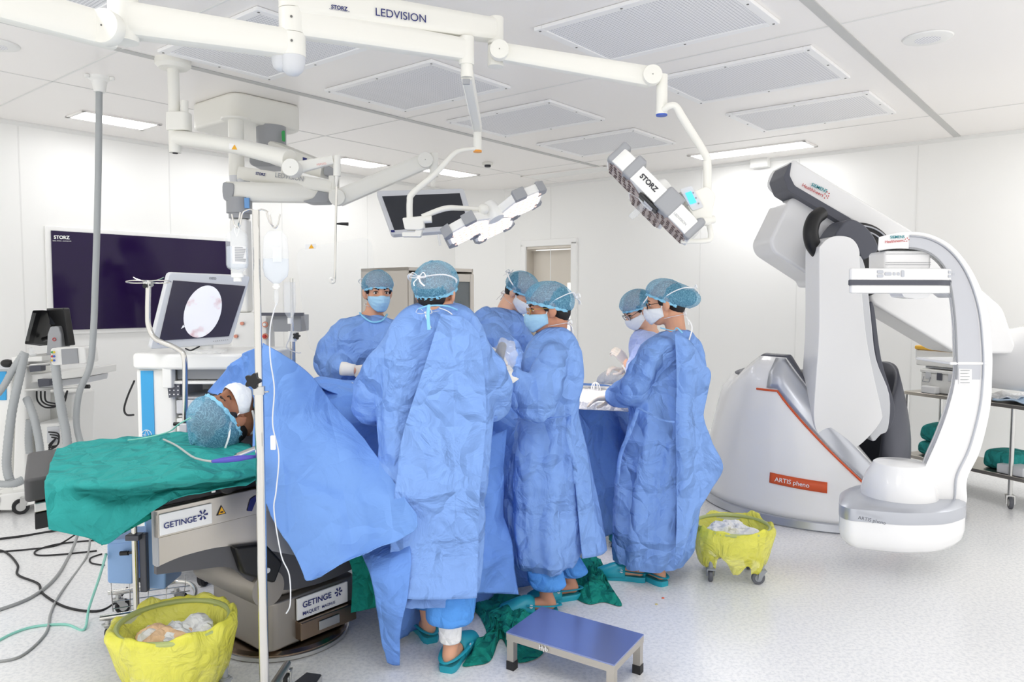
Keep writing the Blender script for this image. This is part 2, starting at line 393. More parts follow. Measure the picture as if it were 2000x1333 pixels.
# chamfered corner
a0, a1 = RM(7.60, LW), RM(BW, 6.68)
b = MB(); n = V((a0.x + a1.x, a0.y + a1.y, 0)).normalized() * .03
b.hexa([a0, a1, a1 + n, a0 + n], [p + V((0, 0, CE)) for p in (a0, a1, a1 + n, a0 + n)])
tag(part('wall_corner', b, M['wall']), kind='structure')
# cove trims along the ceiling and floor
for nm, z0, z1 in (('trim', CE - .035, CE), ('baseboard', 0, .05)):
    k = 1
    for a_, b_ in ((RM(-2.5, LW), a0), (a1, RM(BW, -1.4))):
        if nm == 'baseboard' and k == 2:
            pass
        d = (b_ - a_).normalized(); q = V((d.y, -d.x, 0)) * .03
        mb = MB().prism([V((0, 0, z0)) + a_, V((0, 0, z1)) + a_, V((0, 0, z1)) + a_ + q, V((0, 0, z0 if nm == 'baseboard' else z0 + .02)) + a_ + q], b_ - a_)
        tag(part(('trim_%d' % k) if nm == 'trim' else 'baseboard_' + ('left', 'back')[k - 1], mb, M['seaml'] if nm == 'trim' else M['wall']), kind='structure'); k += 1
# ceiling seams
k = 3
for l in (4.70, 1.30):
    rbox('trim_%d' % k, -1, BW, l - .028, l + .028, CE - .006, CE - .0005, M['seam']); k += 1
for r in (2.05, 4.3, 6.9):
    rbox('trim_%d' % k, r - .006, r + .006, -1.3, LW, CE - .003, CE - .0005, M['seaml']); k += 1
for l in (5.75,):
    rbox('trim_%d' % k, -1, BW, l - .006, l + .006, CE - .003, CE - .0005, M['seaml']); k += 1
for r in (2.32, 3.6, 4.85, 6.05):
    rbox('trim_%d' % k, r - .005, r + .005, LW - .003, LW, .05, CE - .04, M['seaml']); k += 1
for l in (.55, 1.62, 2.72, 3.8, 5.9):
    rbox('trim_%d' % k, BW - .003, BW, l - .005, l + .005, .05, CE - .04, M['seaml']); k += 1
# door: frame, panel, glass slot
df = tag(thing('door_1', None, None, RM(BW, dl1, 0)), kind='structure')
b = MB(RMAT)
b.box((BW - .01, dl0 + .02, dz / 2), (.06, .09, dz)).box((BW - .01, dl1 - .02, dz / 2), (.06, .09, dz)).box((BW - .01, (dl0 + dl1) / 2, dz - .0), (.06, dl1 - dl0 + .05, .09))
part('door_frame', b, M['wall'], df, bev=.012)
M['doorst'] = mat('door_steel', (222, 215, 204), .4, .3)
part('jamb', MB(RMAT).box((BW + .09, dl1 - .055, dz / 2), (.2, .03, dz)).box((BW + .09, dl0 + .055, dz / 2), (.2, .03, dz)).box((BW + .09, (dl0 + dl1) / 2, dz - .06), (.2, dl1 - dl0 - .1, .03)), M['doorst'], df)
dpn = part('door_panel', MB(RMAT).box((BW + .15, (dl0 + dl1) / 2, dz / 2 - .04), (.04, dl1 - dl0 - .1, dz - .1)), M['doorst'], df)
part('window_pane', MB(RMAT).box((BW + .125, dl0 + .14, 1.42), (.012, .16, .62)), mat('bright_pane', (255, 255, 255), .3, emis=(255, 252, 244), es=.9), dpn)
part('handle', MB(RMAT).cyl((BW + .09, dl1 - .2, .85), (BW + .09, dl1 - .2, 1.15), .012).cyl((BW + .09, dl1 - .2, .9), (BW + .14, dl1 - .2, .9), .008).cyl((BW + .09, dl1 - .2, 1.1), (BW + .14, dl1 - .2, 1.1), .008), M['steel'], dpn)
# ------------------------------------------------------------------ ceiling diffusers
def diffuser(r0, r1, l0, l1, label):
    c = RM((r0 + r1) / 2, (l0 + l1) / 2, CE)
    t = thing('ceiling_diffuser', label, 'air diffuser', c, 'perforated ceiling diffusers')
    t.rotation_euler.z = math.atan2(dR.y, dR.x)
    fm = MB(RMAT); w_ = .05; z0, z1 = CE - .022, CE - .001
    fm.box(((r0 + r1) / 2, l0 + w_ / 2, (z0 + z1) / 2), (r1 - r0, w_, z1 - z0)).box(((r0 + r1) / 2, l1 - w_ / 2, (z0 + z1) / 2), (r1 - r0, w_, z1 - z0))
    fm.box((r0 + w_ / 2, (l0 + l1) / 2, (z0 + z1) / 2), (w_, l1 - l0 - 2 * w_, z1 - z0)).box((r1 - w_ / 2, (l0 + l1) / 2, (z0 + z1) / 2), (w_, l1 - l0 - 2 * w_, z1 - z0))
    part('frame', fm, mat('diffuser_frame', (250, 250, 250), .35), t, bev=.004)
    part('perforated_panel', MB(RMAT).box(((r0 + r1) / 2, (l0 + l1) / 2, CE - .012), (r1 - r0 - 2 * w_, l1 - l0 - 2 * w_, .006)), M['perf'], t)
    s0 = None
    for r in (r0 + .025, (r0 + r1) / 2, r1 - .025):
        for l in (l0 + .025, (l0 + l1) / 2, l1 - .025):
            if r == (r0 + r1) / 2 and l == (l0 + l1) / 2: continue
            part('screw', MB(RMAT).cyl((r, l, z0 + .001), (r, l, z0 - .002), .007, seg=8), M['screw'], t)
    return t
G = ((3.30, 4.04, 1.50, 2.57, 'largest perforated white ceiling diffuser at the top centre, nearest the camera'),
     (4.54, 5.32, 1.50, 2.57, 'perforated ceiling diffuser right of the blue-capped lamp arm end'),
     (5.78, 6.56, 1.50, 2.57, 'farthest of the right row of ceiling diffusers, above the long light strip'),
     (3.33, 4.10, 3.39, 4.46, 'perforated ceiling diffuser directly behind the arm with the amber cap'),
     (4.55, 5.31, 3.39, 4.46, 'middle diffuser of the centre row, right of the amber-capped arm'),
     (5.77, 6.54, 3.39, 4.46, 'farthest and thinnest-looking diffuser of the centre row, above the dark lamp head'),
     (2.18, 2.94, 3.46, 4.52, 'ceiling diffuser partly hidden by the thick cream lamp arms at upper left'),
     (1.1, 1.72, 3.5, 4.5, 'ceiling diffuser cut by the top edge beside the round arm joint'))
for g in G: diffuser(*g)
# ------------------------------------------------------------------ recessed ceiling lights
M['panel'] = mat('light_panel', (255, 255, 255), .5, emis=(255, 255, 255), es=12.5)
def clight(r0, r1, l0, l1, label, lit=True):
    t = thing('ceiling_light', label, 'ceiling light', RM((r0 + r1) / 2, (l0 + l1) / 2, CE), 'recessed ceiling lights')
    fm = MB(RMAT); w_ = .03; zc = CE - .006; h = .01
    fm.box(((r0 + r1) / 2, l0 + w_ / 2, zc), (r1 - r0, w_, h)).box(((r0 + r1) / 2, l1 - w_ / 2, zc), (r1 - r0, w_, h)).box((r0 + w_ / 2, (l0 + l1) / 2, zc), (w_, l1 - l0, h)).box((r1 - w_ / 2, (l0 + l1) / 2, zc), (w_, l1 - l0, h))
    part('frame', fm, M['ceil'], t)
    part('diffuser_panel', MB(RMAT).box(((r0 + r1) / 2, (l0 + l1) / 2, CE - .005), (r1 - r0 - 2 * w_, l1 - l0 - 2 * w_, .006)), M['panel'] if lit else mat('unlit_panel', (244, 244, 242), .3), t)
clight(2.5, 3.13, 6.43, 6.78, 'lit rectangular ceiling light behind the grey hanging hose')
clight(3.75, 4.38, 6.43, 6.78, 'lit ceiling light partly hidden behind the white pendant column')
clight(5.05, 5.68, 6.43, 6.78, 'lit ceiling light between the crank arm and the long white spring arm')
clight(6.1, 6.8, 6.1, 6.45, 'lit ceiling light behind the hanging monitor arm, nearest the room corner')
clight(7.22, 7.58, 2.42, 3.62, 'long lit ceiling light strip by the back wall at right')
clight(7.2, 7.55, 4.6, 5.8, 'long pale ceiling light strip behind the bright lamp head', False)
clight(6.9, 7.25, -.9, .3, 'lit ceiling light at the right edge of the picture')
clight(-.4, .9, 3.0, 3.5, 'lit ceiling light above and behind the viewer, left'); clight(.3, 1.6, .2, .7, 'lit ceiling light above and behind the viewer, right')  # two extra panels, added out of frame to strengthen the overhead light
# speakers, detector, camera box
for px, py, lb in ((1811, 72, 'round white ceiling speaker at upper right'), (-12, 88, 'round ceiling speaker cut by the left edge')):
    c = Z(px, py, CE); t = thing('ceiling_speaker', lb, 'speaker', c, 'round ceiling speakers')
    part('rim', MB().lathe([(.105, -.014), (.125, -.008), (.13, -.001), (.09, -.001)], c, (0, 0, 1), 40), M['white'], t)
    part('grille', MB().lathe([(0, -.016), (.1, -.013), (.105, -.002)], c, (0, 0, 1), 40), M['perf'], t)
c = Z(952, 318, CE); t = thing('smoke_detector', 'small round smoke detector on the ceiling right of the amber cap', 'smoke detector', c)
part('base', MB().lathe([(.06, -.001), (.06, -.02), (.052, -.026), (0, -.026)], c, (0, 0, 1), 28), M['cream'], t)
part('sensor', MB().lathe([(.035, -.026), (.035, -.045), (.028, -.05), (0, -.05)], c, (0, 0, 1), 20), M['screen'], t)
a, b_ = onR(1467, 300, BW - .05), onR(1502, 326, BW - .05)
c = (a + b_) / 2; t = thing('emergency_light', 'small white box fixed high on the back wall below the long strip light', 'wall box', c)
part('housing', MB(RMAT).box(((BW - .05), c.dot(dL), c.z - .01), (.09, .19, .13)), M['white'], t, bev=.008)
part('bracket', MB(RMAT).box(((BW - .05), c.dot(dL), c.z + .065), (.07, .17, .012)), M['grey'], t)
# wall video screen
tl, tr, bl = onL(97, 453, LW), onL(447, 473, LW), onL(103, 647, LW)
r0, r1, z1, z0 = tl.dot(dR), tr.dot(dR), (tl.z + tr.z) / 2, bl.z
t = thing('wall_screen', 'large dark purple glossy video screen mounted on the left wall', 'screen', RM(r0, LW - .02, z0))
part('bezel', MB(RMAT).box(((r0 + r1) / 2, LW - .012, (z0 + z1) / 2), (r1 - r0 + .09, .02, z1 - z0 + .08)), M['wall'], t, bev=.006)
m = mat('purple_glass', (34, 18, 60), .06, spec=.3); M['tv'] = m
part('glass', MB(RMAT).box(((r0 + r1) / 2, LW - .026, (z0 + z1) / 2), (r1 - r0, .012, z1 - z0)), m, t)
text('STORZ', onL(105, 468, LW - .034), onL(136, 469, LW - .034), (0, 0, 1), M['paper'], t, bold=.03)
text('KARL STORZ—ENDOSKOPE', onL(103, 473, LW - .034), onL(139, 474, LW - .034), (0, 0, 1), M['paper'], t)
# wall socket panel right of the cart
# ------------------------------------------------------------------ people
def frame(fwd, up=(0, 0, 1)):
    f = V(fwd).normalized(); r = f.cross(V(up)).normalized(); u = r.cross(f)
    return Matrix(((r.x, f.x, u.x), (r.y, f.y, u.y), (r.z, f.z, u.z)))
def capsule(mb, a, b, r1, r2, seg=14): # tapered limb with round ends
    a, b = V(a), V(b); mb.tube([a, b], [r1, r2], seg); mb.ball(a, r1, seg=12, rings=8); mb.ball(b, r2, seg=12, rings=8)
def limb(mb, pts, rs):
    for i in range(len(pts) - 1): capsule(mb, pts[i], pts[i + 1], rs[i], rs[i + 1])
def head_solids(mb, c, R, k=1.0):
    def q(x, y, z): return c + R @ (V((x, y, z)) * k)
    def el(p, r, Rl=None): mb.ball(q(*p), V(r) * k, R @ Rl if Rl else R, 24, 16)
    el((0, -.018, .038), (.076, .096, .082)); el((0, .03, -.03), (.06, .062, .085)); el((0, .022, .03), (.066, .07, .06))
    el((0, .052, -.092), (.034, .034, .026)); el((.033, .045, -.035), (.026, .03, .03)); el((-.033, .045, -.035), (.026, .03, .03))
    el((0, .0, -.075), (.05, .055, .035))
    capsule(mb, q(-.036, .076, .024), q(.036, .076, .024), .013 * k, .013 * k)
    capsule(mb, q(0, .085, .012), q(0, .105, -.028), .010 * k, .014 * k); el((.012, .096, -.032), (.009, .01, .009)); el((-.012, .096, -.032), (.009, .01, .009))
    el((0, .083, -.06), (.024, .013, .008)); el((0, .081, -.072), (.021, .012, .009))
    for s in (-1, 1):
        el((s * .077, -.006, -.012), (.010, .021, .032), Matrix.Rotation(s * .25, 3, 'Z')); el((s * .071, .0, -.038), (.008, .011, .012))
        el((s * .031, .072, .004), (.017, .014, .0135))
def eyes(par, c, R, k=1.0, closed=False):
    for s in (-1, 1):
        def q(x, y, z): return c + R @ (V((x, y, z)) * k)
        if not closed:
            e = part('eye', MB().ball(q(s * .031, .0775, .0035), V((.0135, .010, .0085)) * k, R), mat('eye_white', (228, 222, 214), .25), par)
            part('iris', MB().ball(q(s * .031, .0855, .003), V((.0058, .003, .0058)) * k, R), mat('iris_dark', (34, 22, 18), .2), e)
        part('eyelid', MB().tube([q(s * .016, .082, .006 if not closed else -.002), q(s * .024, .0885, .0115 if not closed else -.004), q(s * .036, .088, .0115 if not closed else -.004), q(s * .046, .079, .006 if not closed else -.001)], .0022 * k, 8, 3), M['hair'], par)
        part('eyebrow', MB().tube([q(s * .014, .0885, .022), q(s * .03, .0885, .029), q(s * .05, .078, .024)], [.0035 * k, .004 * k, .002 * k], 8, 3, flat=1.0), M['hair'], par)
def hair(par, c, R, k=1.0, bun=None):
    mb = MB()
    mb.ball(c + R @ (V((0, -.026, .036)) * k), V((.078, .092, .079)) * k, R)
    mb.ball(c + R @ (V((0, -.055, -.02)) * k), V((.066, .055, .066)) * k, R)
    for s in (-1, 1): mb.ball(c + R @ (V((s * .066, .018, .012)) * k), V((.012, .02, .028)) * k, R)
    if bun: mb.ball(c + R @ V(bun[0]), bun[1], R)
    part('hair', fuse(mb, .006, 3), M['hair'], par, ang=0)
def cap(par, c, R, k=1.0, tilt=24, big=1.0, bun=None, seed=0, lo=0.0):
    """bouffant cap: gathered mesh dome over an elastic ruffled rim"""
    T = R @ Matrix.Rotation(R_(tilt), 3, 'X'); o = c + R @ (V((0, -.014, .035 + lo)) * k)
    n, m_ = 72, 14; rows = []
    for i in range(m_ + 1):
        t = i / m_; ph = t * R_(108)
        row = []
        for j in range(n):
            th = 2 * math.pi * j / n
            rr = math.sin(ph) if ph < R_(90) else 1 - .12 * ((ph - R_(90)) / R_(18)) ** 1.5
            wr = 1 + .028 * noise.noise(V((math.cos(th) * 5 + seed, math.sin(th) * 5, t * 3))) + .018 * t ** 3 * math.sin(th * 19 + seed)
            p = V((.094 * rr * math.cos(th) * wr * big, .119 * rr * math.sin(th) * wr * big, .092 * math.cos(ph) * big * (1 + .05 * noise.noise(V((math.cos(th) * 3, math.sin(th) * 3, seed))))))
            if bun:
                d = p.normalized().dot(V(bun[0]).normalized()); p += V(bun[0]).normalized() * bun[1] * max(0, (d - .55) / .45) ** 1.3
            row.append(o + T @ (p * k))
        rows.append(row + [row[0]])
    b = MB().grid(rows); cp = part('bouffant_cap', b, M['cap'], par, ang=0, fixn=False)
    rim = []
    for i in range(4):
        row = []
        for j in range(n * 2):
            th = math.pi * j / n
            w_ = 1 + .014 * math.sin(th * 23 + seed) * (i / 3) + .02 * noise.noise(V((math.cos(th) * 6, math.sin(th) * 6, i + seed)))
            rr = (.90, .893, .885, .90)[i] * w_; z = (-.025, -.029, -.033, -.038)[i] + .002 * math.sin(th * 17 + i)
            row.append(o + T @ (V((.094 * rr * math.cos(th) * big, .119 * rr * math.sin(th) * big, z * big)) * k))
        rim.append(row + [row[0]])
    part('elastic_rim', MB().grid(rim), M['capband'], cp, ang=0, fixn=False, solid=.0012)
    return cp
def mask(par, c, R, k=1.0, m=None, ties='tie', knot=True, tail=None, up_to=(-.0, -.142, .055), lowk=(0, -.085, -.085)):
    m = m or M['mask']
    def q(p): return c + R @ (V(p) * k)
    rows = []; nv, nu = 14, 16
    for i in range(nv + 1):
        v = i / nv; row = []
        for j in range(nu + 1):
            u = 2 * j / nu - 1; a = u * R_(82)
            bulge = math.sin(math.pi * min(1, .15 + v * .8)) * .028
            ple = .0035 * (((v * 4.2) % 1.0) - .5) * (1 - abs(u) ** 3)
            cx = .062 + .004 * math.sin(math.pi * v); cy = .088 + bulge * (1 - abs(u) ** 1.5) - .012 * v
            x = cx * math.sin(a) * (1 - .16 * v * v); y = .018 + cy * math.cos(a) ** .9 + ple if abs(u) < .999 else .018 + .002
            z = (-.012 if abs(u) > .2 else -.008) - .098 * v * (1 - .38 * abs(u) ** 1.6) - .012 * abs(u) ** 1.5 * (1 - v)
            row.append(q((x, y, z)))
        rows.append(row)
    o = part('face_mask', MB().grid(rows), m, par, ang=60, solid=.0016)
    tm = M[ties]; upk, lwk = V(up_to), V(lowk)
    for s in (-1, 1):
        part('mask_tie', MB().tube([q((s * .062, .024, -.024)), q((s * .081, .0, .022)), q((s * .103, -.05, .047)), q((s * .072, -.118, .058)), q(upk)], .0042 * k, 8, 5, flat=.35, up=(0, 0, 1)), tm, o)
        part('mask_tie', MB().tube([q((s * .052, .022, -.085)), q((s * .068, -.02, -.083)), q((s * .055, -.065, -.083)), q(lwk)], .0042 * k, 8, 5, flat=.35), tm, o)
    if knot:
        for kk, dz in ((upk, .5), (lwk, 1)):
            b = MB()
            for s in (-1, 1):
                b.tube([q(kk), q(kk + V((s * .022, -.012, .018))), q(kk + V((s * .034, -.014, .0))), q(kk + V((s * .012, -.012, -.004))), q(kk)], .0038 * k, 6, 5, flat=.4)
                b.tube([q(kk), q(kk + V((s * .014, -.016, -.022))), q(kk + V((s * .022 + .01, -.016, -.05 * dz - .012)))], .004 * k, 6, 5, flat=.4)
            b.ball(q(kk), .008 * k)
            part('bow_knot', b, tm, o)
    if tail: part('tie_tail', MB().tube([V(p) for p in tail], .005, 6, 5, flat=.35), tm, o)
    return o
def glasses(par, c, R, k=1.0, m=None):
    def q(x, y, z): return c + R @ (V((x, y, z)) * k)
    b = MB()
    for s in (-1, 1):
        pts = [q(s * (.033 + .024 * math.cos(t)), .103 - .004 * abs(math.cos(t)), .0 + .017 * math.sin(t)) for t in [2 * math.pi * i / 20 for i in range(20)]]
        b.tube(pts, .0018 * k, 6, closed=True); b.tube([q(s * .057, .099, .005), q(s * .074, .05, .006), q(s * .08, -.01, .0)], .0018 * k, 6)
    b.tube([q(-.009, .104, .004), q(0, .107, .008), q(.009, .104, .004)], .0016 * k, 6)
    g = part('glasses', b, m, par)
    for s in (-1, 1): part('lens', MB().lathe([(0, 0), (.022 * k, 0), (.022 * k, .001), (0, .001)], q(s * .033, .102, 0), R @ V((0, 1, 0)), 20), M['clear'], g)
def hand(par, wrist, d, palm_n, curl=.5, m=None, side=1, k=1.0, name='glove', spread=.12, cuff=True):
    """gloved hand: palm, four bent fingers and a thumb; d is the pointing direction, palm_n faces out of the palm"""
    w_ = V(wrist); d = V(d).normalized(); n = V(palm_n); n = (n - d * n.dot(d)).normalized(); x = d.cross(n) * side
    mb = MB()
    pts = [w_ + d * t * k for t in (-.02, .01, .05, .088)]
    rings = []
    for p, a, b_ in zip(pts, (.026, .03, .040, .041), (.020, .018, .016, .013)):
        rings.append([p + x * math.cos(t) * a * k + n * math.sin(t) * b_ * k for t in [2 * math.pi * i / 16 for i in range(16)]])
    mb.loft(rings)
    for i, (off, ln) in enumerate(((-.030, .070), (-.010, .080), (.010, .075), (.029, .058))):
        p = w_ + d * .082 * k + x * off * k; dd = (d + x * off * spread * 20 * .1).normalized(); ang = 0; rr = .0092 - .0006 * (i == 3) * 2
        ps = [p]; rs = [rr * k]
        for seg_, f in enumerate((.45, .32, .25)):
            ang += curl * (.75, .9, .6)[seg_] * (1 + .06 * i)
            p = p + (dd * math.cos(ang) + n * math.sin(ang)) * ln * f * k; ps.append(p); rs.append((rr - .0009 * (seg_ + 1)) * k)
        limb(mb, ps, rs)
    t0 = w_ + d * .018 * k - x * .026 * k; t1 = t0 + (d * .55 - x * .6 + n * .45).normalized() * .042 * k; t2 = t1 + (d * .85 - x * .1 + n * .45).normalized() * .032 * k; t3 = t2 + (d * .9 + x * .25 + n * .3).normalized() * .024 * k
    limb(mb, [t0, t1, t2, t3], [.014 * k, .0115 * k, .0105 * k, .009 * k])
    g = part(name, fuse(mb, .0038, 3), m or M['glove'], par, ang=0)
    if cuff:
        rr = []
        for t, r in ((-.075, .037), (-.05, .037), (-.02, .033), (.004, .031), (.006, .027)):
            rr.append([w_ + d * t + x * math.cos(a) * r * 1.05 * (1 + .03 * math.sin(5 * a + t * 90)) + n * math.sin(a) * r * .9 for a in [2 * math.pi * i / 20 for i in range(20)]])
        part('glove_cuff', MB().loft(rr), M['glovew'], g, ang=0)
    return g
def clog(par, heel, d, k=1.0, side=1, name='clog'):
    """rubber clog: sole, closed vented toe and heel strap; heel is the back end on the floor"""
    h = V(heel); d = V(d); d.z = 0; d.normalize(); x = V((-d.y, d.x, 0)); L = .285 * k
    prof = ((0, .022), (.06, .033), (.16, .036), (.32, .034), (.5, .038), (.68, .047), (.82, .048), (.93, .036), (1, .012))
    def o(t, w_, z): return h + d * (t * L) + x * (w_ + (.006 * math.sin(t * 3)) * side) + V((0, 0, z))
    rings = []
    for t, w_ in prof:
        lift = .012 * max(0, (t - .8) / .2) ** 2
        rings.append([o(t, w_ * k * 1.06 * cx, lift + z) for cx, z in ((-1, .006), (-.96, 0), (.96, 0), (1, .006), (1.02, .02), (.94, .028), (-.94, .028), (-1.02, .02))])
    c = part(name, MB().loft(rings), M['clog'], par, ang=50)
    rows = []
    for t, w_, hh in ((.40, .038, .084), (.47, .041, .094), (.57, .046, .092), (.68, .050, .082), (.79, .050, .069), (.89, .042, .056), (.965, .026, .042), (1.0, .008, .024)):
        lift = .012 * max(0, (t - .8) / .2) ** 2
        rows.append([o(t, -w_ * k * 1.04 * math.cos(a), lift + .018 + (hh - .018) * math.sin(a) ** .8) for a in [math.pi * i / 14 for i in range(15)]])
    u = part('toe_upper', MB().grid(rows), M['clog'], c, ang=0, solid=.006)
    sp = []
    for i in range(17):
        a = -R_(100) + R_(200) * i / 16
        sp.append(h + d * (.13 * k - .145 * k * math.cos(a) * 1.0 + 0) + x * (.047 * k * math.sin(a)) + V((0, 0, .062 - .012 * math.cos(a))))
    part('heel_strap', MB().tube(sp, .009, 8, flat=.3, up=(0, 0, 1)), M['clog'], c)
    for s in (-1, 1):
        part('strap_rivet', MB().lathe([(0, .004), (.009, .003), (.009, 0)], h + d * .133 * k + x * (s * .047 * k) + V((0, 0, .06)), x * s, 14), M['lgrey'], c)
        for i in range(4):
            t = .56 + i * .085
            part('vent_hole', MB().ball(o(t, s * .0455 * k * (1 if i < 3 else .93), .036 + .002 * i), (.0045, .0045, .0045), seg=8, rings=6), M['sole'], u)
    return c
def crease(mb, amp, sc, seed=0, zf=.55, lo=None, fold=0, fsc=5):
    """pillowy panels with sharp creases between them, added along the normals"""
    out = []
    for p, n in zip(mb.v, mb.n):
        q = V((p.x * sc + seed, p.y * sc, p.z * sc * zf)) + noise.noise_vector(p * 2.2 + V((seed, 0, 0))) * .8
        d = noise.voronoi(q)[0]; e = 1.6 * min(d[1] - d[0], .26) - .2
        q2 = V((p.x * sc * 2.3, p.y * sc * 2.3 + seed, p.z * sc * 1.5)); d2 = noise.voronoi(q2)[0]; e2 = 1.4 * min(d2[1] - d2[0], .2) - .12
        off = amp * (e + .45 * e2)
        if fold: off += fold * noise.noise(V((p.x * fsc, p.y * fsc + seed, p.z * .9)))
        out.append(p + n * off)
    mb.v = out; return mb
def gown(par, rings, across, sleeves, m, seed=0, amp=.042, vox=.0125, foldamp=.03, hole=None, name='surgical_gown', tail=0):
    """rings: (px, py, Y, half width px, depth m); sleeves: lists of (point, radius)"""
    ac = V(across); ac.z = 0; ac.normalize(); fw = V((-ac.y, ac.x, 0)); mb = MB(); n = 96; rr = []
    cs = [P(r[0], r[1], r[2]) for r in rings]; ab = [(r[3] / FPX * r[2], r[4]) for r in rings]
    z0, z1 = cs[0].z, cs[-1].z
    pts, _ = smooth_path(cs, [0] * len(cs), 6); aa = smooth_path([V((a, b, 0)) for a, b in ab], [0] * len(ab), 6)[0]
    for i, (c, q) in enumerate(zip(pts, aa)):
        t = i / (len(pts) - 1); row = []
        for j in range(n):
            th = 2 * math.pi * j / n; ct, st = math.cos(th), math.sin(th)
            f = noise.noise(V((ct * 2.6 + seed * 3.1, st * 2.6, t * 1.6))); g = abs(noise.noise(V((ct * 4.5, st * 4.5 + seed, t * 1.2))))
            k = (max(0, t - .25) / .75) ** 1.0; sup = (abs(ct) ** 2.4 + abs(st) ** 2.4) ** (-1 / 2.4)
            row.append(c + (ac * ct * q.x + fw * st * q.y) * sup + (ac * ct + fw * st) * (foldamp * k * (f * 1.3 - g * 1.5 + .22)))
        rr.append(row)
    mb.loft(rr)
    for sl in sleeves:
        ps, rs = smooth_path([V(p) for p, r in sl], [r for p, r in sl], 5); ring = []
        prev = None
        mb.tube(ps, [r * (1 + .07 * math.sin(i * 1.9 + seed)) for i, r in enumerate(rs)], 20); mb.ball(ps[0], rs[0])
    f = crease(fuse(mb, vox, 8), amp * .55, 3.6, seed, fold=.02, fsc=6.5)
    zh = min(p.z for p in f.v)
    f.f = [q for q in f.f if not all(f.v[i].z < zh + .035 for i in q)]
    return part(name, f, m, par, ang=0)
def ptube(pts, r, **k): return MB().tube(pts, r, **k)
def person(label, head, hdir, hup, neck, hips, sh, arms, feet, skin, k=1.0, tlabel=None):
    """head..hips: points; sh: (left, right) shoulders; arms: ((elbow, wrist) x2); feet: ((heel, dir) x2)"""
    R = frame(hdir, hup); t = thing('person', label, 'person', (hips.x, hips.y, 0), 'operating room staff')
    mb = MB(); head_solids(mb, head, R, k)
    nb = head + R @ (V((0, -.03, -.075)) * k)
    limb(mb, [nb, neck + (nb - neck) * .3, neck + V((0, 0, -.05))], [.056, .054, .07])
    mid = (neck + hips) / 2
    ax = (sh[1] - sh[0]).normalized()
    for p, w_, d_ in ((neck + (hips - neck) * .18, .135, .085), (mid, .12, .09), (hips + (neck - hips) * .2, .115, .09), (hips, .13, .095)):
        mb.ball(p, V((w_ * .84, d_ * .84, .15)), Matrix.Rotation(math.atan2(ax.y, ax.x), 3, 'Z'))
    sh = [s + (neck - s) * .12 + V((0, 0, -.03)) for s in sh]
    for s, (el, wr), (heel, fd) in zip(sh, arms, feet):
        limb(mb, [neck + (s - neck) * .35 + V((0, 0, -.03)), s], [.055, .05]); limb(mb, [s, el, wr], [.048, .04, .026])
    for q, (heel, fd) in zip((-.085, .085), feet):
        hp = hips + ax * q; fd = V(fd).normalized(); ank = V(heel) + fd * .055 + V((0, 0, .095)); kn = (hp + ank) / 2 + fd * .03
        limb(mb, [hp, kn, ank], [.066, .052, .033]); limb(mb, [ank, V(heel) + fd * .035 + V((0, 0, .055)), ], [.033, .03]); limb(mb, [V(heel) + fd * .05 + V((0, 0, .06)), V(heel) + fd * .15 + V((0, 0, .05)), V(heel) + fd * .21 + V((0, 0, .042))], [.032, .027, .02])
    part('body', fuse(mb, .0065, 2), skin, t, ang=0)
    return t, R
def U(px, py, Y): return P(px, py, Y)
sk1 = mat('skin_tan', (214, 160, 130), .5, sub=.1); sk2 = mat('skin_light', (226, 178, 150), .5, sub=.1); sk3 = mat('skin_warm', (198, 140, 112), .5, sub=.1)
def trousers(par, legs, m):
    for hip, heel, fd, r0, r1, zc in legs:
        fd = V(fd).normalized(); an = V(heel) + fd * .05 + V((0, 0, zc)); rr = []
        pts, rs = smooth_path([V(hip), (V(hip) + an) / 2 + fd * .02, an + V((0, 0, .03)), an], [r0, (r0 + r1) / 2 + .01, r1 + .012, r1 * .62], 6)
        for i, p in enumerate(pts):
            rr.append([p + V((math.cos(a), math.sin(a), 0)) * rs[i] * (1 + .09 * noise.noise(V((math.cos(a) * 2.5, math.sin(a) * 2.5, p.z * 7))) + .03 * math.sin(9 * a) * (i / len(pts)) ** 4) for a in [2 * math.pi * j / 36 for j in range(36)]])
        part('trouser_leg', MB().loft(rr), m, par, ang=0)
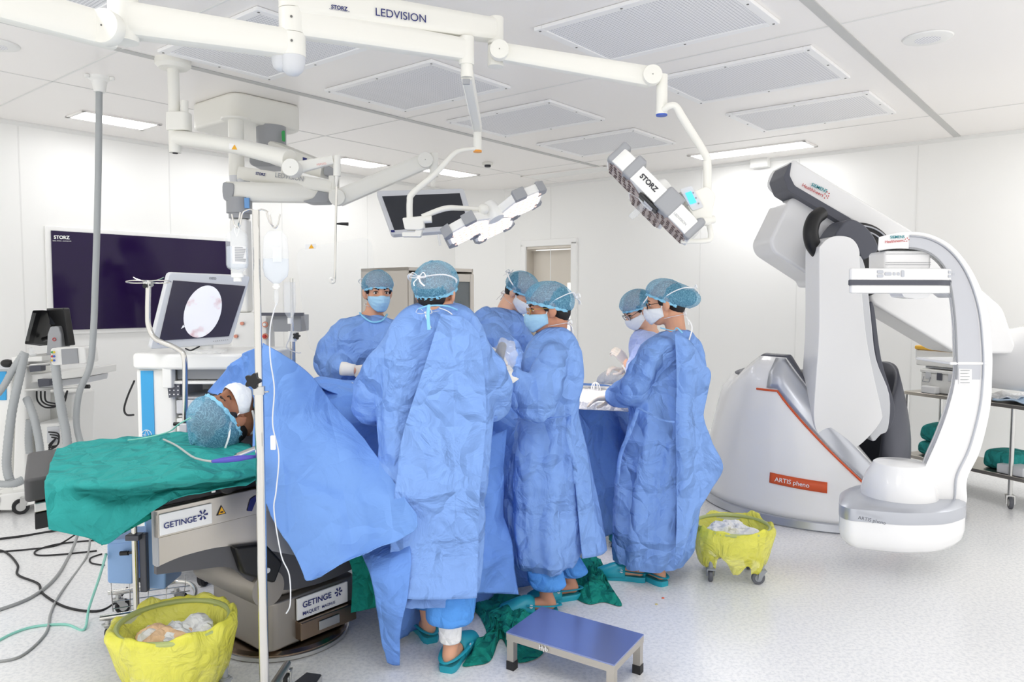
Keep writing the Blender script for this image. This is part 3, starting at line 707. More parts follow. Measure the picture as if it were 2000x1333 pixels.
# --- surgeon seen from behind, in the middle of the picture
def m1():
    hd = U(852, 571, 3.16); hdir = V((.28, 1, -.10)); nk = U(856, 606, 3.14); hp = U(848, 850, 3.14); s0, s1 = U(768, 690, 3.13), U(938, 690, 3.16)
    el0, wr0, el1, wr1 = U(722, 792, 3.24), U(775, 800, 3.46), U(962, 785, 3.26), U(915, 790, 3.5)
    f0, f1 = V((-.30, 3.26, 0)), V((-.185, 2.98, 0)); d0, d1 = V((-.45, .9, 0)), V((.30, .95, 0))
    f0 = Z(836, 1262) + V((.02, .02, 0)); f1 = Z(872, 1316) + V((0, 0, 0))
    t, R = person('person in a blue gown seen from behind, bow-tied mask strings, centre of the group', hd, hdir, (0, 0, 1), nk, hp, (s0, s1), ((el0, wr0), (el1, wr1)), ((f0, d0), (f1, d1)), sk1)
    hair(t, hd, R, .95); eyes(t, hd, R); cap(t, hd, R, tilt=23, seed=1.3, big=1.02)
    mask(t, hd, R, up_to=(-.02, -.142, .045), lowk=(-.01, -.088, -.095), tail=[U(858, 602, 3.02), U(880, 612, 3.0), U(905, 640, 3.0)])
    rings = ((856, 596, 3.14, 34, .055), (856, 610, 3.14, 62, .08), (853, 640, 3.14, 88, .10), (851, 690, 3.14, 106, .13), (850, 760, 3.15, 112, .145), (848, 840, 3.15, 110, .15), (844, 920, 3.15, 106, .155), (840, 1010, 3.15, 104, .16), (838, 1090, 3.15, 104, .165), (836, 1166, 3.14, 100, .165))
    g = gown(t, rings, (1, .05, 0), ([(s0 + V((.03, 0, 0)), .082), ((s0 + el0) / 2 + V((-.015, 0, 0)), .088), (el0, .085), ((el0 + wr0) / 2, .075), (wr0, .045)], [(s1 - V((.03, 0, 0)), .082), ((s1 + el1) / 2 + V((.012, 0, 0)), .086), (el1, .084), ((el1 + wr1) / 2, .072), (wr1, .045)]), M['gown'], 1.0)
    # overlapping back flap, its free edge running down from the neck
    fl = net([[P(862, 612, 2.985), P(905, 622, 2.99), P(935, 650, 3.02)], [P(838, 690, 2.965), P(890, 690, 2.955), P(945, 720, 3.0)], [P(805, 790, 2.955), P(880, 800, 2.94), P(950, 810, 2.99)], [P(785, 860, 2.95), P(870, 870, 2.93), P(945, 880, 2.975)], [P(772, 960, 2.945), P(860, 960, 2.93), P(938, 960, 2.97)], [P(764, 1060, 2.94), P(850, 1060, 2.925), P(935, 1060, 2.97)], [P(762, 1168, 2.935), P(850, 1172, 2.92), P(932, 1168, 2.97)]], 9, 16,
             lambda u, v, p: .008 * noise.noise(V((p.x * 9, p.z * 2.5, 3))) + .009 * (noise.voronoi(p * 6)[0][1] - noise.voronoi(p * 6)[0][0]))
    part('gown_flap', MB().grid(fl), M['gown'], g, ang=0, solid=.003)
    part('neck_tie', MB().tube([U(838, 596, 3.0), U(836, 615, 2.98), U(838, 645, 2.97)], .007, 8, 4, flat=.4), M['bluetie'], g)
    part('neck_binding', MB().tube([U(818, 604, 3.05), U(838, 598, 3.03), U(870, 598, 3.03), U(893, 606, 3.07)], .0035, 8, 5), M['bluetie'], g)
    trousers(t, ((hp + V((-.07, .03, -.3)), f0, d0, .11, .085, .16), (hp + V((.05, -.03, -.3)), f1, d1, .11, .092, .2)), M['scrub'])
    an = f1 + d1.normalized() * .05
    rr = [[V((an.x, an.y, z)) + V((math.cos(a), math.sin(a), 0)) * r for a in [2 * math.pi * i / 24 for i in range(24)]] for z, r in ((.115, .043), (.12, .046), (.2, .05), (.21, .048))]
    part('ankle_sock', MB().loft(rr), M['wcloth'], t, ang=0)
    clog(t, f0, d0, 1.06, side=-1); clog(t, f1, d1, 1.1)
    hand(t, wr0, (.5, .8, -.2), (0, 0, -1), .4, side=1, m=M['glovew']); hand(t, wr1, (-.3, .9, -.2), (0, 0, -1), .4, side=-1, m=M['glovew'])
m1()
# --- surgeon in profile facing left, gold glasses
def m3():
    Y = 3.72; hd = U(1071, 602, Y); hdir = V((-1, -.12, -.16)); nk = U(1086, 650, Y + .02); hp = U(1068, 850, Y); s0, s1 = U(1085, 690, Y - .19), U(1090, 690, Y + .17)
    el0, wr0 = U(1046, 792, Y - .24), U(985, 722, Y - .3); el1, wr1 = U(1030, 780, Y + .12), U(985, 745, Y + .02)
    f0, d0 = Z(1092, 1196), V((-.9, -.05, 0)); f1, d1 = Z(1132, 1166), V((-.9, -.3, 0)); f0 = Z(1090, 1200)
    t, R = person('person in blue gown facing left in profile, wearing gold-rimmed glasses', hd, hdir, (0, 0, 1), nk, hp, (s0, s1), ((el0, wr0), (el1, wr1)), ((f0, d0), (f1, d1)), sk3)
    hair(t, hd, R); eyes(t, hd, R); cap(t, hd, R, tilt=22, seed=4.1, big=1.04)
    mask(t, hd, R, up_to=(0, -.145, .03), lowk=(0, -.085, -.09)); glasses(t, hd, R, m=mat('gold_frame', (212, 170, 90), .3, .8))
    rings = ((1086, 642, Y, 22, .06), (1086, 656, Y, 38, .12), (1080, 690, Y, 54, .17), (1074, 750, Y, 62, .20), (1068, 810, Y, 56, .17), (1066, 860, Y, 62, .17), (1066, 930, Y, 72, .2), (1066, 1010, Y, 78, .22), (1068, 1070, Y, 72, .21), (1066, 1100, Y, 64, .19))
    g = gown(t, rings, (1, .12, 0), ([(s0 + V((0, .04, -.015)), .066), ((s0 + el0) / 2, .078), (el0, .082), ((el0 + wr0) / 2, .07), (wr0 + V((.02, 0, -.01)), .045)], [(s1, .075), ((s1 + el1) / 2, .08), (el1, .075), (wr1 + V((.02, 0, 0)), .045)]), M['gown'], 2.0, foldamp=.04)
    wy = Y - .235
    part('waist_tie', MB().tube([U(1007, 819, Y - .15), U(1040, 822, wy), U(1080, 817, wy - .01), U(1113, 812, Y - .19)], .011, 8, 6, flat=.3), M['gown'], g)
    part('hanging_tie', MB().tube([U(1113, 812, Y - .15), U(1110, 850, wy), U(1122, 905, wy - .01), U(1126, 945, wy)], .010, 8, 6, flat=.3), M['gown'], g)
    bf = net([[P(1120, 700, Y - .05), P(1135, 720, Y + .05), P(1136, 750, Y + .12)], [P(1112, 800, Y - .12), P(1128, 800, Y), P(1128, 800, Y + .1)], [P(1120, 890, Y - .14), P(1145, 890, Y - .02), P(1150, 890, Y + .1)], [P(1128, 990, Y - .16), P(1160, 990, Y - .04), P(1172, 985, Y + .08)], [P(1140, 1092, Y - .14), P(1172, 1085, Y - .04), P(1186, 1075, Y + .06)]], 8, 10, lambda u, v, p: .012 * noise.noise(V((p.x * 8, p.y * 8, p.z * 3))))
    part('gown_back_flap', MB().grid(bf), M['gown'], g, ang=0, solid=.003)
    trousers(t, ((hp + V((-.0, -.05, -.42)), f0, d0, .08, .08, .13), (hp + V((.03, .07, -.42)), f1, d1, .08, .078, .12)), M['scrub'])
    clog(t, f0, d0, side=-1); clog(t, f1, d1)
    hand(t, wr0, (-.55, .1, .75), (-.6, .6, -.2), .7, side=1, m=M['glovew']); hand(t, wr1, (-.5, -.3, .7), (-.3, -.8, 0), .7, side=-1, m=M['glovew'])
    # camera head in a clear sterile bag, carried by both hands
    c = U(981, 692, Y - .33); cm = thing('draped_camera', 'dark camera head inside a crinkled clear plastic bag, held between two gowned surgeons', 'camera', c)
    part('camera_body', MB().cyl(c + V((-.02, 0, -.03)), c + V((.0, 0, .035)), .026, .02).ball(c + V((.0, 0, .035)), .02), M['dgrey'], cm)
    bg = MB().ball(c + V((.01, 0, -.005)), (.058, .05, .07), None, 28, 18); bg.v = [p + (p - c).normalized() * .022 * noise.noise(p * 28) for p in bg.v]
    bm_ = mat('crinkled_film', (245, 247, 250), .08, alpha=.28, spec=1); part('clear_bag', bg, bm_, cm, ang=20)
m3()
# --- woman at right, back towards the camera, facing left
def m5():
    Y = 4.08; hd = U(1299, 591, Y); hdir = V((-1, .22, -.22)); nk = U(1322, 655, Y); hp = U(1300, 840, Y); s0, s1 = U(1285, 680, Y - .12), U(1335, 672, Y + .2)
    el0, wr0 = U(1238, 762, Y - .12), U(1197, 776, Y + .08); el1, wr1 = U(1270, 760, Y + .25), U(1215, 765, Y + .3)
    f0, d0 = Z(1262, 1136), V((-.9, .25, 0)); f1, d1 = Z(1300, 1146), V((-.5, .8, 0))
    t, R = person('woman in a blue gown at the right end, back half turned, hair bun under cap', hd, hdir, (0, 0, 1), nk, hp, (s0, s1), ((el0, wr0), (el1, wr1)), ((f0, d0), (f1, d1)), sk1, k=.97)
    hair(t, hd, R, .97, bun=((0, -.125, .0), .045)); eyes(t, hd, R, .97); cap(t, hd, R, .97, tilt=34, seed=7.7, big=1.02, bun=((0, -1, .33), .07), lo=.0)
    mask(t, hd, R, .97, m=M['maskw'], up_to=(0, -.17, .045), lowk=(0, -.085, -.085), knot=True, tail=[U(1345, 624, Y - .1), U(1352, 640, Y - .12), U(1345, 668, Y - .13)]); glasses(t, hd, R, .97, M['black'])
    rings = ((1322, 645, Y, 24, .06), (1320, 658, Y, 42, .10), (1312, 690, Y, 64, .16), (1306, 740, Y, 74, .17), (1298, 800, Y, 66, .165), (1294, 850, Y, 68, .17), (1288, 920, Y, 80, .19), (1282, 1000, Y, 86, .2), (1276, 1060, Y, 82, .19), (1262, 1102, Y, 68, .17))
    g = gown(t, rings, (1, -.25, 0), ([(s0 + V((.02, 0, -.01)), .08), ((s0 + el0) / 2, .085), (el0, .082), ((el0 + wr0) / 2, .07), (wr0, .045)], [(s1, .075), (el1, .08), (wr1, .05)]), M['gown'], 3.0, foldamp=.04)
    bf = net([[P(1318, 650, Y - .19), P(1345, 665, Y - .2), P(1375, 715, Y - .12)], [P(1322, 740, Y - .24), P(1352, 745, Y - .26), P(1386, 735, Y - .14)], [P(1320, 840, Y - .23), P(1345, 840, Y - .25), P(1374, 810, Y - .15)], [P(1322, 940, Y - .25), P(1348, 930, Y - .27), P(1390, 860, Y - .16)], [P(1322, 1030, Y - .26), P(1355, 1000, Y - .27), P(1411, 922, Y - .16)], [P(1318, 1112, Y - .24), P(1340, 1070, Y - .26), P(1345, 988, Y - .14)]], 9, 12, lambda u, v, p: .012 * noise.noise(V((p.x * 8, p.y * 8, p.z * 3))) + .01 * (noise.voronoi(p * 5)[0][1] - noise.voronoi(p * 5)[0][0]))
    part('gown_back_flap', MB().grid(bf), M['gown'], g, ang=0, solid=.003)
    part('waist_tie', MB().tube([U(1247, 797, Y - .20), U(1268, 808, Y - .245), U(1292, 820, Y - .27), U(1318, 824, Y - .28)], .011, 8, 6, flat=.3), M['gown'], g)
    part('hanging_tie', MB().tube([U(1247, 797, Y - .20), U(1232, 840, Y - .25), U(1212, 890, Y - .27), U(1206, 945, Y - .27)], .012, 8, 6, flat=.3), M['gown'], g)
    part('neck_tie', MB().tube([U(1290, 640, Y - .13), U(1315, 646, Y - .16), U(1322, 640, Y - .17), U(1333, 650, Y - .19)], .006, 8, 5, flat=.5), M['bluetie'], g)
    trousers(t, ((hp + V((.1, -.0, -.45)), f1, d1, .08, .07, .12),), M['scrub'])
    clog(t, f0, d0, .95, side=-1); clog(t, f1, d1, .95)
    hand(t, wr0, (-1, .1, -.12), (0, -.3, -1), .35, side=1, k=.95); hand(t, wr1, (-1, -.1, -.1), (0, 0, -1), .45, side=-1, k=.95)
m5()
# --- man behind the table facing the camera, hands clasped
def m2():
    Y = 4.42; hd = U(738, 570, Y); hdir = V((.42, -1, -.16)); nk = U(728, 622, Y + .01); hp = U(718, 800, Y + .02); s0, s1 = U(668, 642, Y + .03), U(786, 648, Y)
    el0, wr0 = U(647, 716, Y - .02), U(692, 724, Y - .2); el1, wr1 = U(795, 722, Y - .05), U(742, 728, Y - .24)
    f0, d0, f1, d1 = V((hp.x - .12, Y + .1, 0)), V((-.1, -1, 0)), V((hp.x + .1, Y + .1, 0)), V((.1, -1, 0))
    t, R = person('person facing the camera across the table, pale blue mask, gloved hands clasped at the waist', hd, hdir, (0, 0, 1), nk, hp, (s0, s1), ((el0, wr0), (el1, wr1)), ((f0, d0), (f1, d1)), sk1)
    hair(t, hd, R); eyes(t, hd, R); cap(t, hd, R, tilt=17, seed=9.1, big=.98, lo=-.002)
    mask(t, hd, R, knot=False)
    rings = ((726, 618, Y, 26, .05), (725, 628, Y, 46, .085), (724, 648, Y, 66, .11), (722, 690, Y, 64, .13), (718, 740, Y, 58, .14), (716, 800, Y, 62, .15), (716, 880, Y + .02, 68, .16), (716, 980, Y + .03, 70, .16), (716, 1040, Y + .03, 70, .16))
    g = gown(t, rings, (1, .1, 0), ([(s0 + V((.03, 0, 0)), .075), ((s0 + el0) / 2 + V((-.01, 0, 0)), .085), (el0, .088), (el0 * .45 + wr0 * .55, .075), (wr0 + V((-.035, .02, 0)), .05)], [(s1, .075), (el1, .082), (wr1 + V((.03, .02, 0)), .05)]), M['gown'], 4.0, amp=.042)
    part('neck_binding', MB().tube([U(703, 612, Y + .0), U(710, 620, Y - .06), U(727, 630, Y - .10), U(746, 627, Y - .09), U(756, 615, Y - .0)], .0055, 8, 5), M['bluetie'], g)
    hand(t, wr0, (1, -.1, -.12), (.2, 1, 0), .55, side=1); hand(t, wr1 + V((.01, 0, .01)), (-1, -.05, -.25), (0, 1, 0), .6, side=-1)
    clog(t, f0, d0); clog(t, f1, d1)
m2()
# --- surgeon bending over the field, seen half from behind
def m4():
    Y = 4.85; hd = U(1018, 570, Y - .02); hdir = V((.62, -.45, -.62)); nk = U(982, 612, Y); hp = U(968, 790, Y + .15); s0, s1 = U(945, 625, Y - .1), U(1012, 640, Y + .12)
    el0, wr0 = U(1000, 700, Y - .25), U(1020, 735, Y - .35); el1, wr1 = U(1045, 715, Y), U(1040, 740, Y - .2)
    f0, d0, f1, d1 = V((hp.x - .1, Y + .25, 0)), V((.6, -.8, 0)), V((hp.x + .12, Y + .25, 0)), V((.6, -.8, 0))
    t, R = person('person bending forward between two colleagues, head bowed, white mask edge showing', hd, hdir, (.25, -.2, 1), nk, hp, (s0, s1), ((el0, wr0), (el1, wr1)), ((f0, d0), (f1, d1)), sk2)
    hair(t, hd, R); eyes(t, hd, R); cap(t, hd, R, tilt=18, seed=11.3, big=1.02)
    mask(t, hd, R, m=M['maskw'], up_to=(0, -.143, .04), lowk=(0, -.088, -.09))
    rings = ((984, 606, Y, 26, .06), (978, 616, Y, 46, .10), (970, 640, Y + .01, 62, .15), (966, 680, Y + .04, 66, .17), (968, 730, Y + .08, 62, .17), (970, 800, Y + .12, 60, .17), (972, 900, Y + .15, 64, .17), (975, 1020, Y + .15, 66, .17))
    gown(t, rings, (1, .5, 0), ([(s0, .075), ((s0 + el0) / 2, .085), (el0, .08), (wr0, .05)], [(s1 - V((.02, 0, .0)), .07), ((s1 + el1) / 2, .078), (el1, .075), (wr1, .05)]), M['gown'], 5.0, amp=.042)
    hand(t, wr0, (.3, -.5, -.7), (-.5, 0, -.5), .5, side=1, m=M['glovew']); hand(t, wr1, (-.2, -.6, -.7), (-.5, 0, -.5), .5, side=-1, m=M['glovew'])
    clog(t, f0, d0); clog(t, f1, d1)
m4()
# --- scrub nurse partly hidden behind the woman
def m6():
    Y = 4.72; hd = U(1246, 603, Y); hdir = V((-.78, -.22, -.6)); nk = U(1268, 652, Y + .02); hp = U(1285, 810, Y + .05); s0, s1 = U(1262, 672, Y - .16), U(1290, 672, Y + .14)
    el0, wr0 = U(1243, 722, Y - .18), U(1222, 708, Y - .1); el1, wr1 = U(1262, 725, Y + .2), U(1218, 725, Y + .1)
    f0, d0, f1, d1 = V((hp.x - .05, Y - .02, 0)), V((-.9, 0, 0)), V((hp.x, Y + .15, 0)), V((-.9, 0, 0))
    t, R = person('person in a lavender-tinted gown and dark glasses, looking down behind the colleague at right', hd, hdir, (0, 0, 1), nk, hp, (s0, s1), ((el0, wr0), (el1, wr1)), ((f0, d0), (f1, d1)), sk2, k=.95)
    hair(t, hd, R, .95); eyes(t, hd, R, .95); cap(t, hd, R, .95, tilt=20, seed=13.9, big=1.0)
    mask(t, hd, R, .95, m=M['maskw'], up_to=(0, -.143, .04)); glasses(t, hd, R, .95, M['black'])
    rings = ((1268, 646, Y, 22, .05), (1268, 656, Y, 34, .09), (1272, 680, Y, 42, .13), (1278, 740, Y, 42, .14), (1285, 800, Y, 44, .15), (1290, 900, Y, 50, .16), (1292, 1010, Y, 52, .16))
    gown(t, rings, (1, .2, 0), ([(s0, .065), ((s0 + el0) / 2, .068), (el0, .066), (wr0 + V((.03, 0, -.01)), .042)], [(s1, .065), (el1, .068), (wr1 + V((.03, 0, 0)), .042)]), M['gownL'], 6.0, amp=.042)
    hand(t, wr0, (-.4, -.1, .5), (-.5, .5, 0), .8, side=1, k=.9); hand(t, wr1, (-.6, -.2, .2), (0, 0, -1), .7, side=-1, k=.9)
    clog(t, f0, d0, .92); clog(t, f1, d1, .92)
m6()
# ------------------------------------------------------------------ operating table
def rb(mb, r0, r1, l0, l1, z0, z1):                             # box in room axes
    mb.add([RM(r, l, z) for r in (r0, r1) for l in (l0, l1) for z in (z0, z1)], [(0, 1, 3, 2), (4, 6, 7, 5), (0, 4, 5, 1), (2, 3, 7, 6), (0, 2, 6, 4), (1, 5, 7, 3)]); return mb
tb = thing('operating_table', 'operating table with steel column, black padded head section and round bronze base plate', 'operating table', RM(1.95, 2.97, 0))
bc = RM(1.95, 2.97, 0)
part('base_plate', MB().lathe([(0, 0), (.285, 0), (.29, .01), (.29, .03), (.275, .042), (0, .045)], bc, (0, 0, 1), 64), M['bronze'], tb)
part('base_ring', MB().lathe([(.289, .004), (.296, .006), (.296, .022), (.289, .026)], bc, (0, 0, 1), 64), M['steel'], tb)
M['champ'] = mat('champagne_metal', (158, 152, 144), .4, .7); M['tabledark'] = mat('table_dark_panel', (84, 84, 88), .45)
def lp(lst, l, z=None): return [RM(r, l, zz) for r, zz in lst]
b = MB(); b.prism(rnd_poly([RM(1.72, 2.74, .05), RM(2.2, 2.74, .05), RM(2.2, 3.2, .05), RM(1.72, 3.2, .05)], .06), (0, 0, .21))
part('base_housing', b, M['champ'], tb, bev=.012)
b = MB(); b.prism(rnd_poly([RM(1.76, 2.78, .26), RM(2.16, 2.78, .26), RM(2.16, 3.16, .26), RM(1.76, 3.16, .26)], .1), (0, 0, .05)); part('housing_cap', b, M['champ'], tb, bev=.01)
b = MB(); rb(b, 1.86, 2.16, 2.70, 2.75, .07, .15); part('base_bracket', b, M['bronze'], tb, bev=.005)
b = MB(); rb(b, 1.95, 2.06, 2.694, 2.70, .09, .13); part('rating_plate', b, M['steel'], tb, bev=.002)
# badge on the base
pb = MB(); rb(pb, 1.86, 2.13, 2.724, 2.735, .155, .25); bd = part('base_badge', pb, M['paper'], tb, bev=.003)
def badge(r0, z, r1, l, s, par, star=True):
    text(s, RM(r0, l, z), RM(r1, l, z), (0, 0, 1), M['navy'], par, bold=.012)
badge(1.885, .205, 2.035, 2.722, 'GETINGE', bd); badge(1.885, .172, 1.97, 2.722, 'MAQUET', bd); badge(1.985, .172, 2.055, 2.722, 'MAGNUS', bd)
def star(c, r, n, up, par):
    x = V(up).cross(V(n)).normalized(); mb = MB()
    for i in range(6):
        a = i * math.pi / 3; d = x * math.cos(a) + V(up) * math.sin(a); e = V(n).cross(d)
        mb.prism([c + d * r * .25 + e * r * .06, c + d * r * .25 - e * r * .06, c + d * r - e * r * .2, c + d * r + e * r * .2], V(n) * .002)
    part('star_emblem', mb, M['navy'], par)
star(RM(2.075, 2.722, .218), .02, -dL, V((0, 0, 1)), bd)
# column: inclined cylinders and dark joint blocks
b = MB(); b.cyl(RM(1.72, 2.72, .34), RM(1.72, 3.2, .34), .075, seg=36); part('pivot_drum', b, M['champ'], tb)
b = MB(); b.cyl(RM(2.2, 2.78, .40), RM(2.2, 3.2, .40), .08, seg=36); part('pivot_drum', b, M['champ'], tb)
b = MB(); b.prism([RM(1.60, 2.7, .44), RM(1.74, 2.7, .36), RM(1.78, 2.7, .44), RM(1.70, 2.7, .54), RM(1.56, 2.7, .56)], dL * .12); jb = part('joint_block', b, M['black'], tb, bev=.012)
part('bolt', MB().cyl(RM(1.70, 2.7, .43), RM(1.70, 2.69, .43), .011, seg=16), M['lgrey'], jb)
b = MB(); b.prism([RM(2.16, 2.72, .46), RM(2.30, 2.72, .42), RM(2.36, 2.72, .5), RM(2.30, 2.72, .56), RM(2.14, 2.72, .58)], dL * .14); part('joint_block', b, M['black'], tb, bev=.012)
# side beam: polished steel upper part above a dark wave shaped cover
top = [RM(1.27, 2.735, .655), RM(2.35, 2.735, .655)]
wave = spl([RM(1.27, 2.735, .555), RM(1.38, 2.735, .57), RM(1.55, 2.735, .56), RM(1.72, 2.735, .50), RM(1.9, 2.735, .43), RM(2.1, 2.735, .41), RM(2.35, 2.735, .41)], 8)
b = MB().prism([RM(1.27, 2.735, .77), RM(2.35, 2.735, .77)] + wave[::-1], dL * .02); bm_ = part('side_cover', b, M['brushed'], tb, ang=30)
low = spl([RM(1.27, 2.74, .525), RM(1.42, 2.74, .50), RM(1.56, 2.74, .47), RM(1.66, 2.74, .38), RM(1.82, 2.74, .30), RM(2.05, 2.74, .28), RM(2.35, 2.74, .32)], 8)
b = MB().prism([p + dL * .003 for p in wave] + low[::-1], dL * .02); part('wave_cover', b, M['tabledark'], tb, ang=30)
b = MB(); rb(b, 1.7, 2.3, 2.79, 3.15, .3, .77); part('column_core', b, M['tabledark'], tb, bev=.02)
b = MB(); rb(b, 1.262, 2.4, 2.715, 2.74, .665, .772); bf = part('front_beam', b, M['brushed'], tb, bev=.004)
b = MB(); rb(b, 1.262, 1.272, 2.715, 2.755, .56, .77); part('end_plate', b, M['grey'], tb, bev=.004)
b = MB(); rb(b, 1.272, 1.475, 2.708, 2.716, .675, .755); bd = part('beam_badge', b, M['paper'], bf, bev=.003)
text('GETINGE', RM(1.285, 2.706, .70), RM(1.41, 2.706, .70), (0, 0, 1), M['navy'], bd, bold=.012); star(RM(1.435, 2.706, .718), .020, -dL, V((0, 0, 1)), bd)
b = MB().prism([RM(1.495, 2.714, .70), RM(1.535, 2.714, .70), RM(1.515, 2.714, .737)], -dL * .002); ws = part('warning_sign', b, M['blackp'], bf)
part('sign_face', MB().prism([RM(1.501, 2.712, .7035), RM(1.529, 2.712, .7035), RM(1.515, 2.712, .7305)], -dL * .002), mat('warn_yellow', (238, 176, 40), .5), ws)
part('sign_mark', MB().prism([RM(1.509, 2.710, .708), RM(1.521, 2.710, .708), RM(1.521, 2.710, .713), RM(1.509, 2.710, .714)], -dL * .002), M['blackp'], ws)
part('blue_marker', MB().prism([RM(1.625, 2.713, .69), RM(1.645, 2.713, .685), RM(1.665, 2.713, .725), RM(1.665, 2.713, .745), RM(1.64, 2.713, .735)], -dL * .003), M['navy'], bf)
# frame, rails, pads
b = MB(); rb(b, 1.23, 3.0, 2.73, 3.22, .775, .85); part('top_frame', b, M['black'], tb, bev=.006)
b = MB(); rb(b, 1.22, 3.0, 2.69, 2.71, .815, .85); rl = part('side_rail', b, M['brushed'], tb, bev=.002)
for r in (1.46, 1.66):
    part('rail_bracket', rb(MB(), r, r + .018, 2.682, 2.735, .80, .86), M['steel'], rl, bev=.003)
part('round_knob', MB().lathe([(0, 0), (.036, .002), (.038, .008), (.038, .028), (0, .03)], RM(1.525, 2.688, .825) - dL * .02, dL, 28), M['black'], tb)
b = MB(); rb(b, 1.22, 3.05, 2.73, 3.24, .852, .915); part('mattress', b, mat('table_pad', (54, 54, 58), .6), tb, bev=.015, seg=3)
c0, c1, c2, c3 = Z(45, 1003, .80), Z(46, 943, .885), Z(53, 883, .9), None
hb = MB(); A, B_, C_, D_ = Z(47, 940, .90), Z(54, 886, .90), Z(54, 886, .90) + dR * .45, Z(47, 940, .90) + dR * .45
hb.prism(rnd_poly([A, B_, C_, D_], .03), (0, 0, -.085)); part('head_pad', hb, mat('head_pad_leather', (72, 71, 72), .5), tb, bev=.012, seg=3)
hb = MB(); q = V((0, 0, -.09)); hb.prism([A + dR * .03 + q, B_ + dR * .03 + q, C_ + q, D_ + q], (0, 0, -.035)); part('head_frame', hb, M['steel'], tb, bev=.004)
hb = MB(); q = V((0, 0, -.127)); hb.prism([A + dR * .03 + q, B_ + dR * .03 + q, C_ + q, D_ + q], (0, 0, -.06)); part('head_frame_lower', hb, M['black'], tb, bev=.004)
# ------------------------------------------------------------------ patient
def patient():
    hd = P(450, 816, 3.17); up = -dR * 1.0 + V((0, 0, .06)); f = V((0, 0, 1)) + dL * .0 - V((0, 0, 0))
    hd = Z(440, 817, 1.065)
    R = frame((0.02, -.10, 1), -dR); k = 1.04
    t = thing('person', 'patient lying on the operating table with eyes closed, white mask and blue cap', 'person', (hd.x, hd.y, .915))
    mb = MB(); head_solids(mb, hd, R, k)
    nb = hd + R @ V((0, -.03, -.07)); ch = hd + dR * .34 + dL * .08 + V((0, 0, -.07)); hb_ = hd + dL * .1 + V((0, 0, -.05))
    limb(mb, [nb, hd + dR * .2 + V((0, 0, -.045)), ch], [.058, .062, .09])
    for d, a, h in ((.34, .18, .10), (.5, .17, .105), (.68, .15, .10), (.85, .16, .10)): mb.ball(hb_ + dR * d + V((0, 0, -.0)), V((.15, a * .9, h * .8)), RMAT.to_3x3())
    for s in (-1, 1): limb(mb, [hb_ + dR * .85 + dL * .08 * s, hb_ + dR * 1.2 + dL * .09 * s, hb_ + dR * 1.5 + dL * .09 * s + V((0, 0, -.02))], [.07, .055, .045]); limb(mb, [hb_ + dR * .3 + dL * .14 * s + V((0, 0, -.02)), hb_ + dR * .6 + dL * .16 * s + V((0, 0, -.04)), hb_ + dR * .82 + dL * .15 * s + V((0, 0, -.04))], [.045, .036, .026])
    part('body', fuse(mb, .006, 2), M['skin2'], t, ang=0)
    hair(t, hd, R, k); eyes(t, hd, R, k, closed=True)
    cap(t, hd, R, k, tilt=30, seed=21.0, big=1.04, bun=((0, -.5, 1), .035), lo=.005)
    mask(t, hd, R, k, m=M['maskw'], knot=False, up_to=(0, -.12, .03))
    # gown at the shoulders
    rr = []
    for d, a, h in ((.17, .10, .075), (.20, .15, .105), (.26, .13, .10), (.30, .10, .06)):
        rr.append([hb_ - dL * .1 * (1 - d) + dR * d + dL * a * math.cos(x) + V((0, 0, .02 + h * math.sin(x) * (1 if math.sin(x) > 0 else .75))) for x in [2 * math.pi * i / 40 for i in range(40)]])
    part('green_cover', MB().loft(rr), M['green'], t, ang=0)
patient()
# ------------------------------------------------------------------ green sheet under the head
def vor(p, s, seed=0):
    d = noise.voronoi(V((p.x * s + seed, p.y * s, p.z * s)))[0]; return min(d[1] - d[0], .6)
def T(px, py, z): return Z(px, py, z)
def green():
    fl = lambda u, v, p: .011 * noise.noise(V((p.x * 4 + p.y * 9, p.y * 3, 1))) + .013 * (vor(p, 7) - .25) + .008 * noise.noise(p * 14)
    rows = [[T(112, 876, .925), T(175, 862, .93), T(250, 857, .935), T(340, 850, .945), T(400, 850, .955), T(480, 868, .95)],
            [T(100, 908, .925), T(190, 892, .935), T(270, 880, .95), T(345, 862, .975), T(420, 868, .97), T(500, 884, .95)],
            [T(92, 934, .925), T(190, 926, .93), T(280, 912, .945), T(360, 898, .97), T(430, 902, .95), T(505, 906, .93)],
            [T(88, 946, .92), T(190, 950, .92), T(290, 946, .93), T(370, 935, .94), T(440, 930, .93), T(508, 925, .91)]]
    sk = lambda px, py, dy: P(px, py, dy)
    rows += [[sk(88, 962, 2.44), sk(190, 966, 2.53), sk(290, 962, 2.60), sk(370, 952, 2.66), sk(440, 944, 2.71), sk(508, 930, 2.78)],
             [sk(92, 1000, 2.42), sk(190, 1000, 2.49), sk(280, 990, 2.56), sk(340, 962, 2.62), sk(420, 956, 2.68), sk(500, 938, 2.75)],
             [sk(96, 1036, 2.41), sk(170, 1052, 2.46), sk(215, 1062, 2.5), sk(300, 1000, 2.58), sk(395, 962, 2.64), sk(482, 950, 2.72)]]
    tt = part('surgical_sheet', MB().grid(net(rows, 10, 14, fl)), M['green'], None, ang=0, solid=.004)
    tag(tt, 'creased green cloth spread under the patient’s head and hanging over the table end', 'sheet')
    f2 = net([[P(185, 1046, 2.72), P(260, 1000, 2.78), P(310, 985, 2.82)], [P(200, 1068, 2.70), P(265, 1030, 2.76), P(308, 1010, 2.8)]], 10, 14, fl)
    tag(part('surgical_sheet_fold', MB().grid(f2), M['green2'], tt, ang=0, solid=.004))
green()
